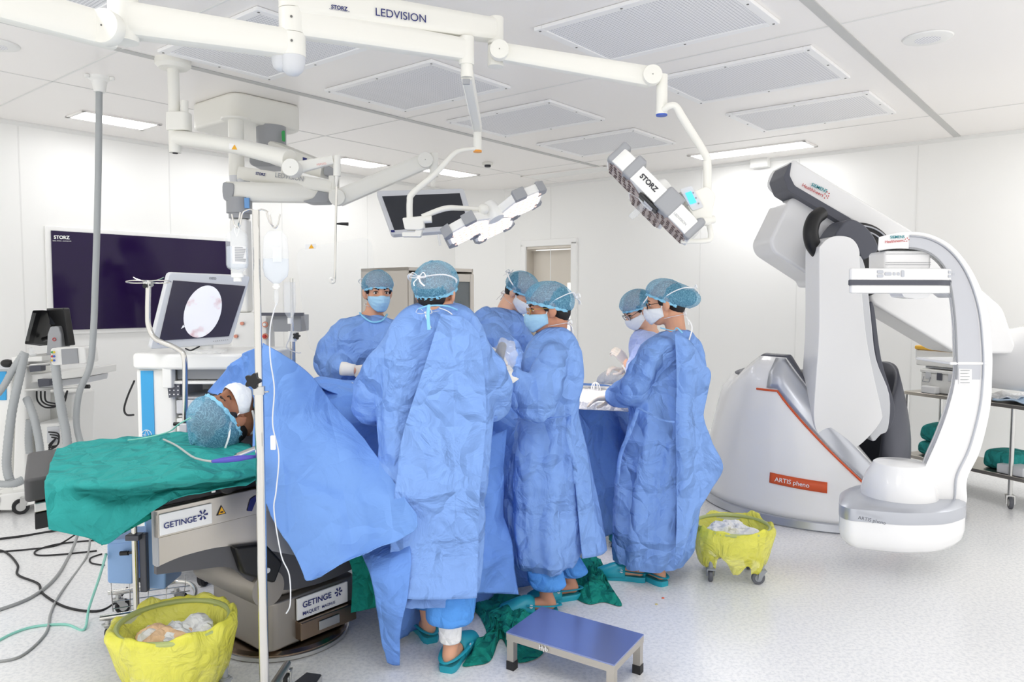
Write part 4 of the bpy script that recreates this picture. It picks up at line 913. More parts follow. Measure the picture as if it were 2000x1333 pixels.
# ------------------------------------------------------------------ blue drapes
def fd(a, s, seed=0, b=0, bs=5): return lambda u, v, p: a * noise.noise(V((p.x * s + seed, p.y * s, p.z * 1.3))) + b * (vor(p, bs, seed) - .25)
def facets(a, s, seed=0, b=.006): return lambda u, v, p: a * (vor(V((p.x + .5 * p.z, p.y, p.z * .8 - .3 * p.x)), s, seed) - .25) + b * noise.noise(p * 5)
def drapes():
    # main cover over the patient, hanging to the floor on the near side
    rows = []
    for r, wz, z in ((1.75, 0, 1.10), (1.9, .0, 1.13), (2.1, .01, 1.13), (2.4, .02, 1.11), (2.7, .03, 1.08), (2.95, .02, 1.05), (3.2, 0, .98), (3.36, 0, .93)):
        k = .03 * math.sin(r * 9); r2 = 2.1 + (r - 1.7) * .78
        rows.append([RM(r, 3.31, .55), RM(r, 3.29, .86), RM(r, 3.19, z - .03), RM(r, 3.0, z + .01), RM(r, 2.82, z), RM(r, 2.68, z - .10), RM((r + r2) / 2, 2.60 + k, .75), RM(r2, 2.56 - k, .5), RM(r2, 2.50 + k * 1.5, .25), RM(r2 + .02, 2.44 - k * 1.5, .03)])
    m = part('patient_drape', MB().grid(net(rows, 12, 9, fd(.028, 7, 2, .03, 4))), M['drape'], None, ang=0, solid=.004)
    tag(m, 'large blue surgical drape covering the patient and hanging to the floor between the gowned figures', 'drape')
    # free hanging corner beside the central surgeon
    c = net([[P(700, 1070, 3.02), P(752, 1055, 3.0), P(796, 1040, 2.98)], [P(712, 1095, 2.96), P(762, 1085, 2.93), P(802, 1070, 2.92)], [P(726, 1130, 2.92), P(765, 1130, 2.90), P(803, 1110, 2.9)], [P(735, 1190, 2.95), P(768, 1190, 2.92), P(796, 1170, 2.92)], [P(746, 1250, 2.99), P(768, 1250, 2.96), P(784, 1235, 2.96)], [P(758, 1296, 3.04), P(770, 1302, 3.04), P(782, 1300, 3.04)]], 10, 8, facets(.02, 6, 3))
    part('hanging_corner', MB().grid(c), M['drape'], m, ang=0, solid=.003)
    c = net([[P(940, 860, 3.55), P(965, 850, 3.6), P(990, 840, 3.6)], [P(940, 1000, 3.5), P(965, 990, 3.52), P(985, 980, 3.6)], [P(930, 1090, 3.42), P(968, 1080, 3.5), P(1000, 1070, 3.56)], [P(925, 1160, 3.34), P(972, 1160, 3.46), P(1014, 1162, 3.5)]], 10, 8, facets(.03, 5, 9))
    part('loose_fold', MB().grid(c), M['drape'], m, ang=0, solid=.003)
    # clear pouch at the field
    # tent between head and operating field
    apx = P(512, 674, 3.12)
    rows = [[P(514, 672, 3.12), P(560, 700, 3.14), P(628, 760, 3.22), P(700, 842, 3.2), P(762, 930, 3.02), P(815, 1008, 2.86)],
            [P(506, 730, 3.06), P(556, 765, 3.08), P(622, 830, 3.10), P(690, 900, 3.05), P(750, 975, 2.94), P(816, 1034, 2.84)],
            [P(500, 800, 3.0), P(550, 840, 3.02), P(610, 895, 3.02), P(670, 960, 2.97), P(725, 1025, 2.9), P(785, 1052, 2.83)],
            [P(494, 870, 2.93), P(540, 910, 2.95), P(595, 960, 2.94), P(650, 1020, 2.9), P(695, 1075, 2.86), P(740, 1070, 2.82)],
            [P(500, 945, 2.88), P(540, 980, 2.89), P(590, 1030, 2.88), P(635, 1075, 2.86), P(660, 1095, 2.84), P(690, 1090, 2.82)],
            [P(528, 1010, 2.84), P(555, 1045, 2.84), P(578, 1085, 2.83), P(592, 1120, 2.82), P(600, 1136, 2.82), P(622, 1124, 2.82)]]
    t2 = part('anaesthesia_screen_drape', MB().grid(net(rows, 14, 14, facets(.03, 4.2, 5, .010))), M['drapeI'], None, ang=0, solid=.003)
    tag(t2, 'light blue drape raised like a tent beside the patient’s head, its free corner flaring out', 'drape')
    rows = [[P(514, 672, 3.13), P(480, 690, 3.3), P(448, 718, 3.5), P(408, 768, 3.62)],
            [P(514, 700, 3.13), P(490, 725, 3.25), P(465, 750, 3.4), P(425, 775, 3.5)],
            [P(508, 740, 3.12), P(495, 760, 3.2), P(475, 772, 3.28), P(450, 782, 3.36)],
            [P(503, 800, 3.1), P(498, 795, 3.16), P(490, 790, 3.2), P(480, 785, 3.26)]]
    part('rear_panel', MB().grid(net(rows, 10, 10, facets(.03, 5, 8, .006))), M['drape'], t2, ang=0, solid=.003)
    rows = [[P(514, 672, 3.14), P(560, 700, 3.18), P(628, 758, 3.3), P(700, 790, 3.5)],
            [P(540, 690, 3.4), P(580, 722, 3.5), P(640, 764, 3.7), P(705, 776, 3.8)],
            [P(580, 726, 3.8), P(610, 745, 3.85), P(650, 770, 3.95), P(710, 772, 4.05)]]
    part('ridge_panel', MB().grid(net(rows, 10, 10, facets(.015, 5, 8, .006))), M['drape'], t2, ang=0, solid=.003)
    # instrument table with its cover
    it = thing('instrument_table', 'steel instrument table hidden under a blue drape at the right of the group', 'table', RM(4.0, 2.95, 0))
    b = MB(); rb(b, 3.55, 4.7, 2.62, 3.2, .86, .885); part('tabletop', b, M['steel'], it, bev=.004)
    for r in (3.6, 4.65):
        for l in (2.67, 3.15): part('leg', MB().cyl(RM(r, l, 0), RM(r, l, .86), .014), M['steel'], it)
    rows = []
    for r in (3.42, 3.52, 3.7, 3.9, 4.1, 4.3, 4.5, 4.68, 4.78):
        k = .05 * math.sin(r * 13); zt = .895 if 3.5 < r < 4.7 else .70
        rows.append([RM(r, 3.26, .6), RM(r, 3.22, zt - .02), RM(r, 3.15, zt), RM(r, 2.9, zt), RM(r, 2.66, zt), RM(r, 2.59, zt - .06), RM(r, 2.55 + k, .65), RM(r, 2.51 - k, .38), RM(r, 2.47 + k * .6, .06)])
    dr = part('table_drape', MB().grid(net(rows, 12, 10, lambda u, v, p: (.012 if v < .5 else .06) * noise.noise(V((p.x * 7 + p.z * 3.5, p.y * 7, p.z * 1.2))) + (.05 if v > .5 else .01) * (vor(V((p.x + p.z * .7, p.y, p.z * .5)), 5) - .3))), M['drape'], None, ang=0, solid=.003)
    tag(dr, 'blue drape over the instrument table, hanging in deep folds between the two right-hand figures', 'drape')
    q = [Z(1128, 756, .90), Z(1130, 782, .90), Z(1232, 792, .90), Z(1236, 757, .90)]
    wt = part('white_tray_cloth', MB().prism([Z(1126, 752, .955), Z(1126, 783, .955), Z(1236, 788, .955), Z(1240, 757, .955)], (0, 0, -.05)), M['wcloth'], None, bev=.006); tag(wt, 'bright white cloth-covered tray on the instrument table under the lamp', 'tray')
    p = Z(1200, 748, .96); bb = MB().ball(p + V((0, .02, 0)), V((.12, .09, .09)), None, 28, 16); bb.v = [v + V((0, 0, 1)) * .012 * noise.noise(v * 20) for v in bb.v if True]
    bb.v = [V((v.x, v.y, max(v.z, .958))) for v in bb.v]
    tag(part('folded_towel', bb, M['wcloth'], None, ang=0), 'mound of white towelling heaped on the instrument table', 'towel')
    c = Z(1164, 762, .958)
    g = thing('instrument_clips', 'small cluster of white looped instrument rings standing on the tray', 'instrument', c)
    for i in range(4):
        a = i * .9; part('ring_handle', MB().tube([c + V((-.03 * math.cos(a), -.01 * i, 0)), c + V((-.02 * math.cos(a), -.01 * i, .035)), c + V((0, 0, .05)), c + V((.02 * math.cos(a), .01 * i, .035)), c + V((.03 * math.cos(a), .01 * i, 0))], .0028, 8, 5), M['white'], g)
    tag(part('steel_instrument', MB().tube([Z(1122, 757, .962), Z(1150, 757, .962), Z(1212, 763, .962)], .004, 8), M['steel'], None), 'long thin steel instrument lying across the white tray', 'instrument')
    # green cloth hanging under the table and heaps on the floor
    rows = [[P(672, 1075, 3.36), P(700, 1060, 3.36), P(735, 1050, 3.36), P(770, 1040, 3.34)], [P(688, 1120, 3.35), P(710, 1120, 3.35), P(735, 1120, 3.33), P(770, 1110, 3.33)], [P(686, 1199, 3.30), P(710, 1194, 3.31), P(742, 1186, 3.3), P(775, 1180, 3.3)]]
    tag(part('hanging_green_cloth', MB().grid(net(rows, 12, 10, fd(.02, 9, 4, .01, 6))), M['green2'], None, ang=0, solid=.004), 'dark green cloth hanging below the blue drape beside the table column', 'cloth')
    def heap(poly, h, seed, label):
        """crumpled cloth lying on the floor inside a closed outline"""
        c = sum(poly, V((0, 0, 0))) / len(poly); pc = splc(poly, 8); rows = []
        for i in range(15):
            t = i / 14
            rows.append([c + (p - c) * t + V((0, 0, max(.004, (1 - t ** 3) * h * (.45 + .9 * abs(noise.noise(V((p.x * 9 * t + c.x * 5 + seed, p.y * 9 * t, seed)))) + .7 * (vor((c + (p - c) * t), 9, seed) - .2)) + .002))) for p in pc + [pc[0]]])
        tag(part('floor_cloth', MB().grid(rows), M['green2'], None, ang=0), label, 'cloth', 'green cloths on the floor')
    heap([Z(*p) for p in ((905, 1168), (985, 1160), (1050, 1180), (1040, 1240), (1062, 1278), (1010, 1296), (980, 1250), (960, 1292), (930, 1302), (905, 1300), (950, 1255), (940, 1210))], .07, 1.5, 'crumpled green cloth on the floor left of the metal step')
    heap([Z(*p) for p in ((1098, 1130), (1120, 1098), (1170, 1092), (1190, 1140), (1216, 1184), (1180, 1178), (1150, 1182), (1118, 1164))], .09, 4.5, 'crumpled green cloth on the floor between two pairs of clogs')
drapes()
# cables and lit ring on the drape
c = RM(2.32, 2.86, 1.10)
c = P(712, 778, 3.5)
ri = thing('light_cable_ring', 'glowing turquoise ring and coiled black cables lying on the drape beside the central surgeon', 'cable', c)
M['glowring'] = mat('turquoise_ring', (90, 220, 230), .3, emis=(70, 215, 235), es=.9)
part('turquoise_ring', MB().tube([c + V((.055 * math.cos(a), .06 * math.sin(a), .03 * math.sin(a) + .02)) for a in [2 * math.pi * i / 30 for i in range(30)]], .0075, 10, closed=True), M['glowring'], ri)
for k_, dz in ((0, -.02), (.02, -.035)):
    part('black_cable', MB().tube([c + V((.075 * math.cos(a) + .01, .06 * math.sin(a) - .03, .03 * math.sin(a) + dz)) for a in [2 * math.pi * i / 24 + k_ for i in range(20)]], .0045, 8), M['rubber'], ri)
part('camera_head', MB().cyl(c + V((.0, 0, .02)), c + V((.05, .03, .02)), .016).ball(c + V((0, 0, .02)), .018), M['navy'], ri)
part('fine_tubing', MB().tube([c + V((-.08, .1, .06)), c + V((-.04, .05, .05)), c + V((.0, .0, .04)), c + V((.04, -.02, .03))], .003, 6, 5), M['clear'], ri)
# purple tube connector on the green sheet
p0, p1 = Z(414, 903, .985), Z(500, 893, .985)
t = thing('tube_connector', 'purple tube connector with steel rod on the green cloth by the patient’s neck', 'connector', p0)
part('purple_body', MB().tube([p0, p0 * .7 + p1 * .3, p0 * .4 + p1 * .6, p1], [.005, .010, .011, .005], 12, 3), mat('purple_plastic', (82, 78, 180), .35), t)
part('steel_rod', MB().cyl(Z(453, 896, .985), Z(500, 876, 1.0), .005).cyl(Z(462, 892, .99), Z(500, 877, 1.0), .009), M['chrome'], t)
part('grey_lead', MB().tube([Z(320, 860, .985), Z(345, 872, .99), Z(375, 893, .985), Z(395, 900, .985), p0], .004, 8, 6), mat('grey_lead', (170, 174, 172), .5), t)
# ------------------------------------------------------------------ infusion stand in the foreground
def iv_stand():
    Y = 2.62; X0 = P(507, 800, Y).x; b0 = V((X0, Y, 0))
    t = thing('infusion_stand', 'tall steel infusion stand in the foreground with hooks, in front of the tented drape', 'drip stand', b0)
    zt = P(497, 412, Y).z; zm = P(510, 765, Y).z
    part('lower_pole', MB().cyl(b0 + V((0, 0, .09)), V((X0, Y, zm)), .0165, seg=24), M['chrome'], t)
    part('upper_pole', MB().cyl(V((X0, Y, zm)), V((X0, Y, zt)), .0125, seg=24), M['chrome'], t)
    part('clamp_collar', MB().cyl(V((X0, Y, zm - .012)), V((X0, Y, zm + .016)), .021, seg=24).cyl(V((X0 + .01, Y, zm - .005)), V((X0 + .034, Y, zm - .002)), .003), M['steel'], t)
    kc = V((X0 - .012, Y - .035, P(497, 744, Y).z)); kb = []
    for i in range(40):
        a = 2 * math.pi * i / 40; r = .024 + .005 * math.cos(5 * a); kb.append(kc + V((r * math.cos(a), 0, r * math.sin(a))))
    part('star_knob', MB().prism(kb, (0, .022, 0)).cyl(kc + V((0, .02, 0)), kc + V((0, .04, 0)), .008), M['black'], t, bev=.003)
    hk = MB()
    for s in (-1, 1):
        top = V((X0, Y, zt - .005))
        hk.tube([top, top + V((s * .02, 0, .008)), top + V((s * .045, 0, -.005)), top + V((s * .055, 0, -.045)), top + V((s * .066, 0, -.055)), top + V((s * .076, 0, -.04)), top + V((s * .083, 0, -.008))], .0028, 8, 6)
        hk.tube([top + V((s * .06, 0, -.05)), top + V((s * .052, -.02, -.035)), top + V((s * .045, -.025, -.005))], .0026, 8, 4)
    part('hooks', hk, M['chrome'], t)
    for a in range(5):
        an = R_(20 + 72 * a); d = V((math.cos(an), math.sin(an), 0)); e = b0 + d * .31
        lg = part('leg', MB().tube([b0 + V((0, 0, .11)), b0 + d * .1 + V((0, 0, .10)), e + V((0, 0, .085))], [.018, .017, .015], 12), M['steel'], t)
        caster(lg, e + V((0, 0, .085)), .028, an)
    # bottle on the left hook
    c = V((X0 - .066, Y - .002, zt - .055)); bt = thing('infusion_bottle', 'clear plastic infusion bottle with printed label, left hook of the front drip stand', 'infusion bottle', c + V((0, 0, -.33)))
    zb = P(470, 538, Y).z; z = lambda f: c.z + (zb - c.z) * f
    part('bottle_shell', MB().lathe([(.0, z(.02)), (.012, z(.03)), (.016, z(.08)), (.034, z(.16)), (.037, z(.25)), (.037, z(.8)), (.033, z(.86)), (.018, z(.93)), (.016, z(1.0)), (0, z(1))], (c.x, c.y, 0), (0, 0, 1), 32), M['clear'], bt)
    part('fluid', MB().lathe([(0, z(.42)), (.0345, z(.42)), (.0345, z(.8)), (.030, z(.855)), (0, z(.9))], (c.x, c.y, 0), (0, 0, 1), 32), M['water'], bt)
    part('cap', MB().lathe([(.0, z(.97)), (.018, z(.97)), (.021, z(.99)), (.021, z(1.05)), (.014, z(1.06)), (.014, z(1.14)), (0, z(1.14))], (c.x, c.y, 0), (0, 0, 1), 24), M['white'], bt)
    part('hanger', MB().tube([c + V((0, 0, -.035)), c + V((-.008, 0, -.01)), c, c + V((.008, 0, -.01)), c + V((0, 0, -.035))], .0015, 6, 4), M['white'], bt)
    lb = []
    for zz in (z(.42), z(.78)): lb.append([V((c.x, c.y, zz)) + V((math.sin(a), -math.cos(a), 0)) * .0378 for a in [R_(-5 + 75 * i / 12) for i in range(13)]])
    l_ = part('label', MB().grid(lb), mat('label_film', (250, 250, 250), .5, alpha=.65), bt)
    for i in range(9):
        zz = z(.46 + i * .034)
        part('label_line', MB().grid([[V((c.x, c.y, zz + o_)) + V((math.sin(a), -math.cos(a), 0)) * .0384 for a in [R_(8 + (40 + (i * 37 % 20)) * j / 8) for j in range(9)]] for o_ in (0, .0035)]), M['grey'], l_)
    # bag on the right hook
    c = V((X0 + .066, Y, zt - .05)); bg = thing('infusion_bag', 'half-full clear infusion bag, right hook of the front drip stand, with a line running down', 'infusion bag', c + V((0, 0, -.3)))
    zb = P(525, 545, Y).z; rr = []; z = lambda f: c.z - .02 + (zb - c.z) * f
    for f, a, d in ((0, .022, .004), (.04, .030, .008), (.12, .040, .014), (.35, .044, .019), (.7, .046, .022), (.85, .040, .02), (.94, .022, .014), (1.0, .009, .008)):
        rr.append([V((c.x + a * math.cos(x), Y + d * math.sin(x), z(f))) for x in [2 * math.pi * i / 28 for i in range(28)]])
    part('bag_film', MB().loft(rr), M['clear'], bg, ang=0)
    rr = []
    for f, a, d in ((.52, .043, .018), (.53, .0435, .019), (.7, .0445, .0205), (.85, .0385, .0185), (.94, .0205, .0125), (.99, .008, .006)):
        rr.append([V((c.x + a * math.cos(x), Y + d * math.sin(x), z(f))) for x in [2 * math.pi * i / 28 for i in range(28)]])
    part('fluid', MB().loft(rr), M['water'], bg, ang=0)
    part('port', MB().cyl(V((c.x, Y, z(.99))), V((c.x, Y, z(1.09))), .009).cyl(V((c.x, Y, z(1.03))), V((c.x, Y, z(1.06))), .013), M['white'], bg)
    part('drip_chamber', MB().lathe([(.0, z(1.1)), (.005, z(1.1)), (.007, z(1.14)), (.008, z(1.3)), (.006, z(1.33)), (.002, z(1.4))], (c.x, c.y, 0), (0, 0, 1), 16), M['clear'], bg)
    ln = part('infusion_line', MB().tube([V((c.x, Y, z(1.35)))] + PP([(528, 640), (528, 700), (536, 760), (533, 830), (545, 890), (540, 960), (536, 1000), (550, 1085), (566, 1125), (568, 1180), (560, 1200)], 2.6), .0024, 8, 6), M['lgrey'], bg)
    part('roller_clamp', MB().box(P(534, 866, 2.59), (.017, .012, .05)), M['white'], bg, bev=.003)
    part('barcode', MB().box(V((c.x + .012, Y - .023, z(.45))), (.03, .001, .05)), mat('faint_label', (235, 238, 240), .5, alpha=.5), bg)
iv_stand()
# second stand behind the drape
def iv2():
    Y = 4.35; X0 = P(571, 640, Y).x; t = thing('infusion_stand', 'second infusion stand with a round black knob, behind the tented drape', 'drip stand', (X0, Y, 0))
    z = lambda py: P(571, py, Y).z
    part('lower_pole', MB().cyl((X0, Y, .1), (X0, Y, z(655)), .016), M['chrome'], t); part('upper_pole', MB().cyl((X0, Y, z(655)), (X0, Y, z(545)), .009), M['chrome'], t)
    part('clamp_collar', MB().cyl((X0, Y, z(668)), (X0, Y, z(648)), .024), M['white'], t); k = V((X0 + .03, Y - .01, z(657)))
    part('star_knob', MB().prism([k + V((.0, 0, 0)) + V(((.018 + .004 * math.cos(5 * a)) * math.cos(a), 0, (.018 + .004 * math.cos(5 * a)) * math.sin(a))) for a in [2 * math.pi * i / 30 for i in range(30)]], (0, -.02, 0)), M['black'], t)
    for a in range(5):
        an = R_(72 * a); d = V((math.cos(an), math.sin(an), 0)); lg = part('leg', MB().tube([V((X0, Y, .11)), V((X0, Y, .085)) + d * .25], .014, 10), M['steel'], t); caster(lg, V((X0, Y, .085)) + d * .25, .027, an)
    c = V((X0 - .003, Y - .012, z(552))); bg = thing('infusion_bag', 'smaller clear infusion bag on the rear drip stand', 'infusion bag', c + V((0, 0, -.3))); rr = []
    for f, a, d in ((552, .032, .006), (560, .034, .012), (595, .035, .018), (612, .03, .016), (622, .012, .01), (626, .008, .008)): rr.append([V((c.x + a * math.cos(x), c.y - .02 + d * math.sin(x), z(f))) for x in [2 * math.pi * i / 24 for i in range(24)]])
    part('bag_film', MB().loft(rr), M['clear'], bg, ang=0); part('port', MB().cyl((c.x, c.y - .02, z(622)), (c.x, c.y - .02, z(633)), .014), M['white'], bg)
    part('infusion_line', MB().tube(PP([(571, 633), (566, 660), (560, 680), (580, 690), (588, 690)], Y - .03), .003, 6, 5), M['lgrey'], bg)
iv2()
# ------------------------------------------------------------------ yellow bag bins
def bin_(c, rr, zr, label, seed, waste, casters, deep=.30):
    c = V(c); t = thing('waste_bin', label, 'waste bin', (c.x, c.y, 0), 'yellow-lined waste bins on casters')
    part('steel_bowl', MB().lathe([(.0, .12), (rr * .45, .12), (rr * .75, .17), (rr * .93, zr - .03), (rr * .95, zr - .01)], (c.x, c.y, 0), (0, 0, 1), 48, cap=False), mat('clear_grey_tub', (216, 224, 214), .2, alpha=.55), t, solid=.004)
    part('rim', MB().tube([V((c.x, c.y, zr)) + V((math.cos(a), math.sin(a), 0)) * rr * .97 for a in [2 * math.pi * i / 48 for i in range(48)]], .011, 10, closed=True), mat('greenish_rim', (176, 186, 120), .3), t)
    rows = []; N = 90
    prof = ((.02, .14), (.35, .145), (.62, .19), (.82, zr - .05), (.93, zr - .01), (.985, zr + .012), (1.03, zr + .010), (1.055, zr - .03), (1.02, zr - .10), (.92, zr - .17), (.78, zr - .22))
    for i, (q, z) in enumerate(prof):
        row = []
        for j in range(N):
            a = 2 * math.pi * j / N
            n1 = noise.noise(V((math.cos(a) * 2.2 + seed, math.sin(a) * 2.2, i * .35))); n2 = noise.noise(V((math.cos(a) * 9 + seed, math.sin(a) * 9, i * .3)))
            out = i >= 6; k = q + (.05 * n1 + .03 * n2) * (1 if 3 != i else .4) * (1.5 if out else .8) + (.08 * max(0, n1) if out else 0)
            zz = z + (.035 * n1 * (1 if i > 2 else .2)) + (.008 * n2 if i >= 4 else 0)
            if i >= 8: zz = max(.06, zz + .08 * n1)
            row.append(V((c.x, c.y, zz)) + V((math.cos(a), math.sin(a), 0)) * rr * k)
        rows.append(row + [row[0]])
    g = net(rows, 3, 1); part('yellow_bag', MB().grid(g), M['yel'], t, ang=0, fixn=False)
    fr = MB(); 
    for a in casters: fr.tube([V((c.x, c.y, .125)), V((c.x, c.y, .125)) + V((math.cos(a), math.sin(a), 0)) * (rr * .82), V((c.x, c.y, .15)) + V((math.cos(a), math.sin(a), 0)) * (rr * .9)], .009, 8)
    part('wheel_frame', fr, M['steel'], t)
    for a in casters: caster(t, V((c.x, c.y, .13)) + V((math.cos(a), math.sin(a), 0)) * rr * .86, .036, a + .8, mat('grey_wheel', (96, 98, 104), .5), hm=mat('grey_fork', (150, 154, 160), .45))
    for k in range(waste):
        a = k * 2.4 + seed; r0 = rr * .36 * (k / max(1, waste)) ** .5; p = V((c.x + math.cos(a) * r0, c.y + math.sin(a) * r0, .245 + .012 * (k % 3)))
        bb = MB().ball(p, V((.072, .056, .034)), Matrix.Rotation(a, 3, 'Z'), 20, 12); bb.v = [v + (v - p) * 1.1 * noise.noise(v * 22 + V((seed, 0, 0))) for v in bb.v]
        m = M['wcloth']
        if k in (1, 4) and waste > 4:
            m = cloth('stained_gauze', (244, 205, 165), .85, .5, 14)
        tag(part('used_gauze', bb, m, None, ang=30), ('crumpled white gauze lying in the ' + ('front left' if waste > 4 else 'right-hand') + ' yellow waste bin') if m is M['wcloth'] else 'orange-stained gauze lying in the front left yellow waste bin', 'gauze', 'used gauze in the ' + ('front' if waste > 4 else 'rear') + ' bin' + (' stained' if m is not M['wcloth'] else ''))
cc = P(342, 1218, 2.80); bin_((cc.x, cc.y, 0), .205, .315, 'yellow-bagged waste bin at the bottom left with stained gauze inside', 1.0, 8, (R_(10), R_(100), R_(190), R_(280)))
cc = P(1432, 1032, 4.12); bin_((cc.x, cc.y, 0), .205, .285, 'yellow-bagged waste bin on the open floor in front of the imaging machine', 5.0, 4, (R_(215), R_(315), R_(130), R_(45)))
# ------------------------------------------------------------------ metal step
def step():
    fa, fb = Z(1000, 1303), Z(1247, 1308); zt = None
    A = P(990, 1235, fa.y - .02); zt = A.z
    A, Bk, C, D = Z(990, 1235, zt), Z(1059, 1185, zt), Z(1259, 1240, zt), Z(1201, 1299, zt)
    C = A + (D - A) * 1.0 + (Bk - A)
    t = thing('step_stool', 'low stainless steel step stool with a bluish top and black rubber feet', 'step stool', ((A.x + C.x) / 2, (A.y + C.y) / 2, 0))
    M['steptop'] = mat('step_top', (140, 152, 196), .2, .6)
    part('top_plate', MB().prism([A, Bk, C, D], (0, 0, -.006)), M['steptop'], t)
    ce = (A + C) / 2
    ins = lambda p, k: p + (ce - p).normalized() * k
    b = MB()
    for p, q in ((A, Bk), (Bk, C), (C, D), (D, A)):
        i0, i1 = ins(p, .012), ins(q, .012); b.hexa([p + V((0, 0, -.006)), q + V((0, 0, -.006)), i1 + V((0, 0, -.006)), i0 + V((0, 0, -.006))], [x + V((0, 0, -.034)) for x in (p, q, i1, i0)])
    part('apron', b, M['brushed'], t)
    u = (D - A).normalized(); v = (Bk - A).normalized()
    for p, su, sv in ((A, 1, 1), (Bk, 1, -1), (C, -1, -1), (D, -1, 1)):
        o = p + u * su * .002 + v * sv * .002; w_ = .032
        q = [o, o + u * su * w_, o + u * su * w_ + v * sv * w_, o + v * sv * w_]
        lg = part('leg', MB().hexa([x + V((0, 0, -.03)) for x in q], [V((x.x, x.y, .035)) for x in q]), M['brushed'], t)
        e = [o - u * su * .002 - v * sv * .002, o + u * su * (w_ + .002) - v * sv * .002, o + u * su * (w_ + .002) + v * sv * (w_ + .002), o - u * su * .002 + v * sv * (w_ + .002)]
        part('rubber_foot', MB().hexa([V((x.x, x.y, .036)) for x in e], [V((x.x, x.y, 0)) for x in e]), M['rubber'], lg)
    f = (D - A); a = A + f * .33 + V((0, 0, -.028)); b_ = A + f * .41 + V((0, 0, -.028)); nrm = -v
    text('Hyb', a + nrm * .002, b_ + nrm * .002, (0, 0, 1), M['paper'], t, name='painted_letters')
step()
p = Z(603, 1322, .02)
t = thing('foot_pedal', 'corner of a dark metal plate at the very bottom edge below the column base', 'foot pedal', (p.x, p.y - .05, 0))
a, b_, c_, d_ = Z(576, 1333, .05), Z(600, 1314, .05), Z(629, 1318, .05), Z(612, 1345, .05)
part('pedal_body', MB().hexa([a, b_, c_, d_], [V((x.x, x.y, 0)) for x in (a, b_, c_, d_)]), M['screen'], t, bev=.003)
part('pedal_edge', MB().prism([d_ + V((0, -.002, -.03)), c_ + V((.002, -.002, -.03)), c_ + V((.002, -.002, -.001)), d_ + V((0, -.002, -.001))], (.002, -.002, 0)), M['steel'], t)
# spots on the floor
for px, py, m_ in ((1296, 1169, 'orange'), (1283, 1181, 'yel')):
    c = Z(px, py); mb = MB().ball(c + V((0, 0, .002)), (.008, .006, .003)); tag(part('floor_speck', mb, M['orange'] if m_ == 'orange' else mat('ochre_spot', (205, 190, 120), .4), None), ('tiny orange speck' if m_ == 'orange' else 'tiny ochre speck') + ' on the floor right of the clogs', 'speck')
# ------------------------------------------------------------------ ceiling-hung equipment
def arm(mb, a, b, h, w_, h2=None, w2=None, rz=.35):
    """rounded-box arm between two points (h: height, w_: width)"""
    a, b = V(a), V(b); h2 = h2 or h; w2 = w2 or w_; d = (b - a).normalized(); x = d.cross(V((0, 0, 1))).normalized(); u = x.cross(d); rr = []
    for p, hh, ww in ((a, h, w_), (b, h2, w2)):
        ring = []
        for i in range(28):
            t = 2 * math.pi * i / 28; c, s = math.cos(t), math.sin(t); k = (abs(c) ** 5 + abs(s) ** 5) ** (-1 / 5)
            ring.append(p + x * c * k * ww / 2 + u * s * k * hh / 2)
        rr.append(ring)
    return mb.loft(rr)
def disc(par, c, n, r, th, m, name='joint_disc'):
    n = V(n).normalized(); o = part(name, MB().lathe([(0, -th / 2), (r * .96, -th / 2), (r, -th / 2 + .006), (r, th / 2 - .006), (r * .96, th / 2), (0, th / 2)], c, n, 40), m, par)
    f = -1 if n.y > 0 else 1
    part('centre_screw', MB().cyl(V(c) + n * f * th / 2, V(c) + n * f * (th / 2 + .002), r * .05, seg=10), M['screw'], o); return o
C_ = M['cream']
S0 = P(570, 60, 3.1)                                            # spindle axis
def zc(py, Y, px=570): return P(px, py, Y).z
# ---- main lamp boom: spindle, two lamp arms and a spring arm
def spindle_part(par, y0, y1, r=.052, name='hub'):
    a, b = V((S0.x, S0.y, zc(y0, 3.1))), V((S0.x, S0.y, zc(y1, 3.1))); o = part(name, MB().cyl(a, b, r, seg=40), C_, par)
    part('hub_screw', MB().cyl(V((S0.x + .012, S0.y - r, a.z * .55 + b.z * .45)), V((S0.x + .012, S0.y - r - .002, a.z * .55 + b.z * .45)), .005, seg=10), M['screw'], o); return o
# arm C with the dark lamp head
tC = thing('surgical_light', 'dark unlit surgical lamp head hanging from the lettered arm, seen edge-on', 'surgical light', (S0.x, S0.y, CE))
part('ceiling_column', MB().cyl((S0.x, S0.y, CE), (S0.x, S0.y, zc(-30, 3.1)), .06, seg=40), C_, tC)
spindle_part(tC, -30, 20)
E1 = P(962, 66, 3.5)
a0_ = V((S0.x, S0.y, zc(2, 3.1))); ab = part('boom_arm', arm(MB(), a0_, E1 + V((0, 0, .015)), .135, .10, .10, .085), C_, tC)
sd = (E1 - a0_).normalized(); nf = sd.cross(V((0, 0, 1))).normalized(); nf = nf if nf.y < 0 else -nf
def on_arm(px, py, a, b, off):                                   # point on the near side face of an arm
    r = ray(px, py); n = nf; o = a + n * off; t = (o - V((0, 0, H0))).dot(n) / r.dot(n); return V((0, 0, H0)) + r * t
q = lambda px, py: on_arm(px, py, a0_, E1, .0505)
text('STORZ', q(646, 17), q(678, 22), (0, 0, 1), M['navy'], ab, bold=.03); text('KARL STORZ—ENDOSKOPE', q(642, 19), q(682, 25), (0, 0, 1), M['navy'], ab)
text('LEDVISION', q(733, 31), q(831, 45), (0, 0, 1), M['navy'], ab)
part('elbow_housing', MB().cyl(E1 + V((.012, 0, .07)), E1 + V((.012, 0, -.055)), .036, seg=32), C_, tC); 
D1 = P(975, 103, 3.46); part('elbow_pivot', MB().cyl(V((E1.x + .012, E1.y, D1.z + .05)), V((E1.x + .012, E1.y, D1.z - .05)), .036, seg=32), C_, tC)
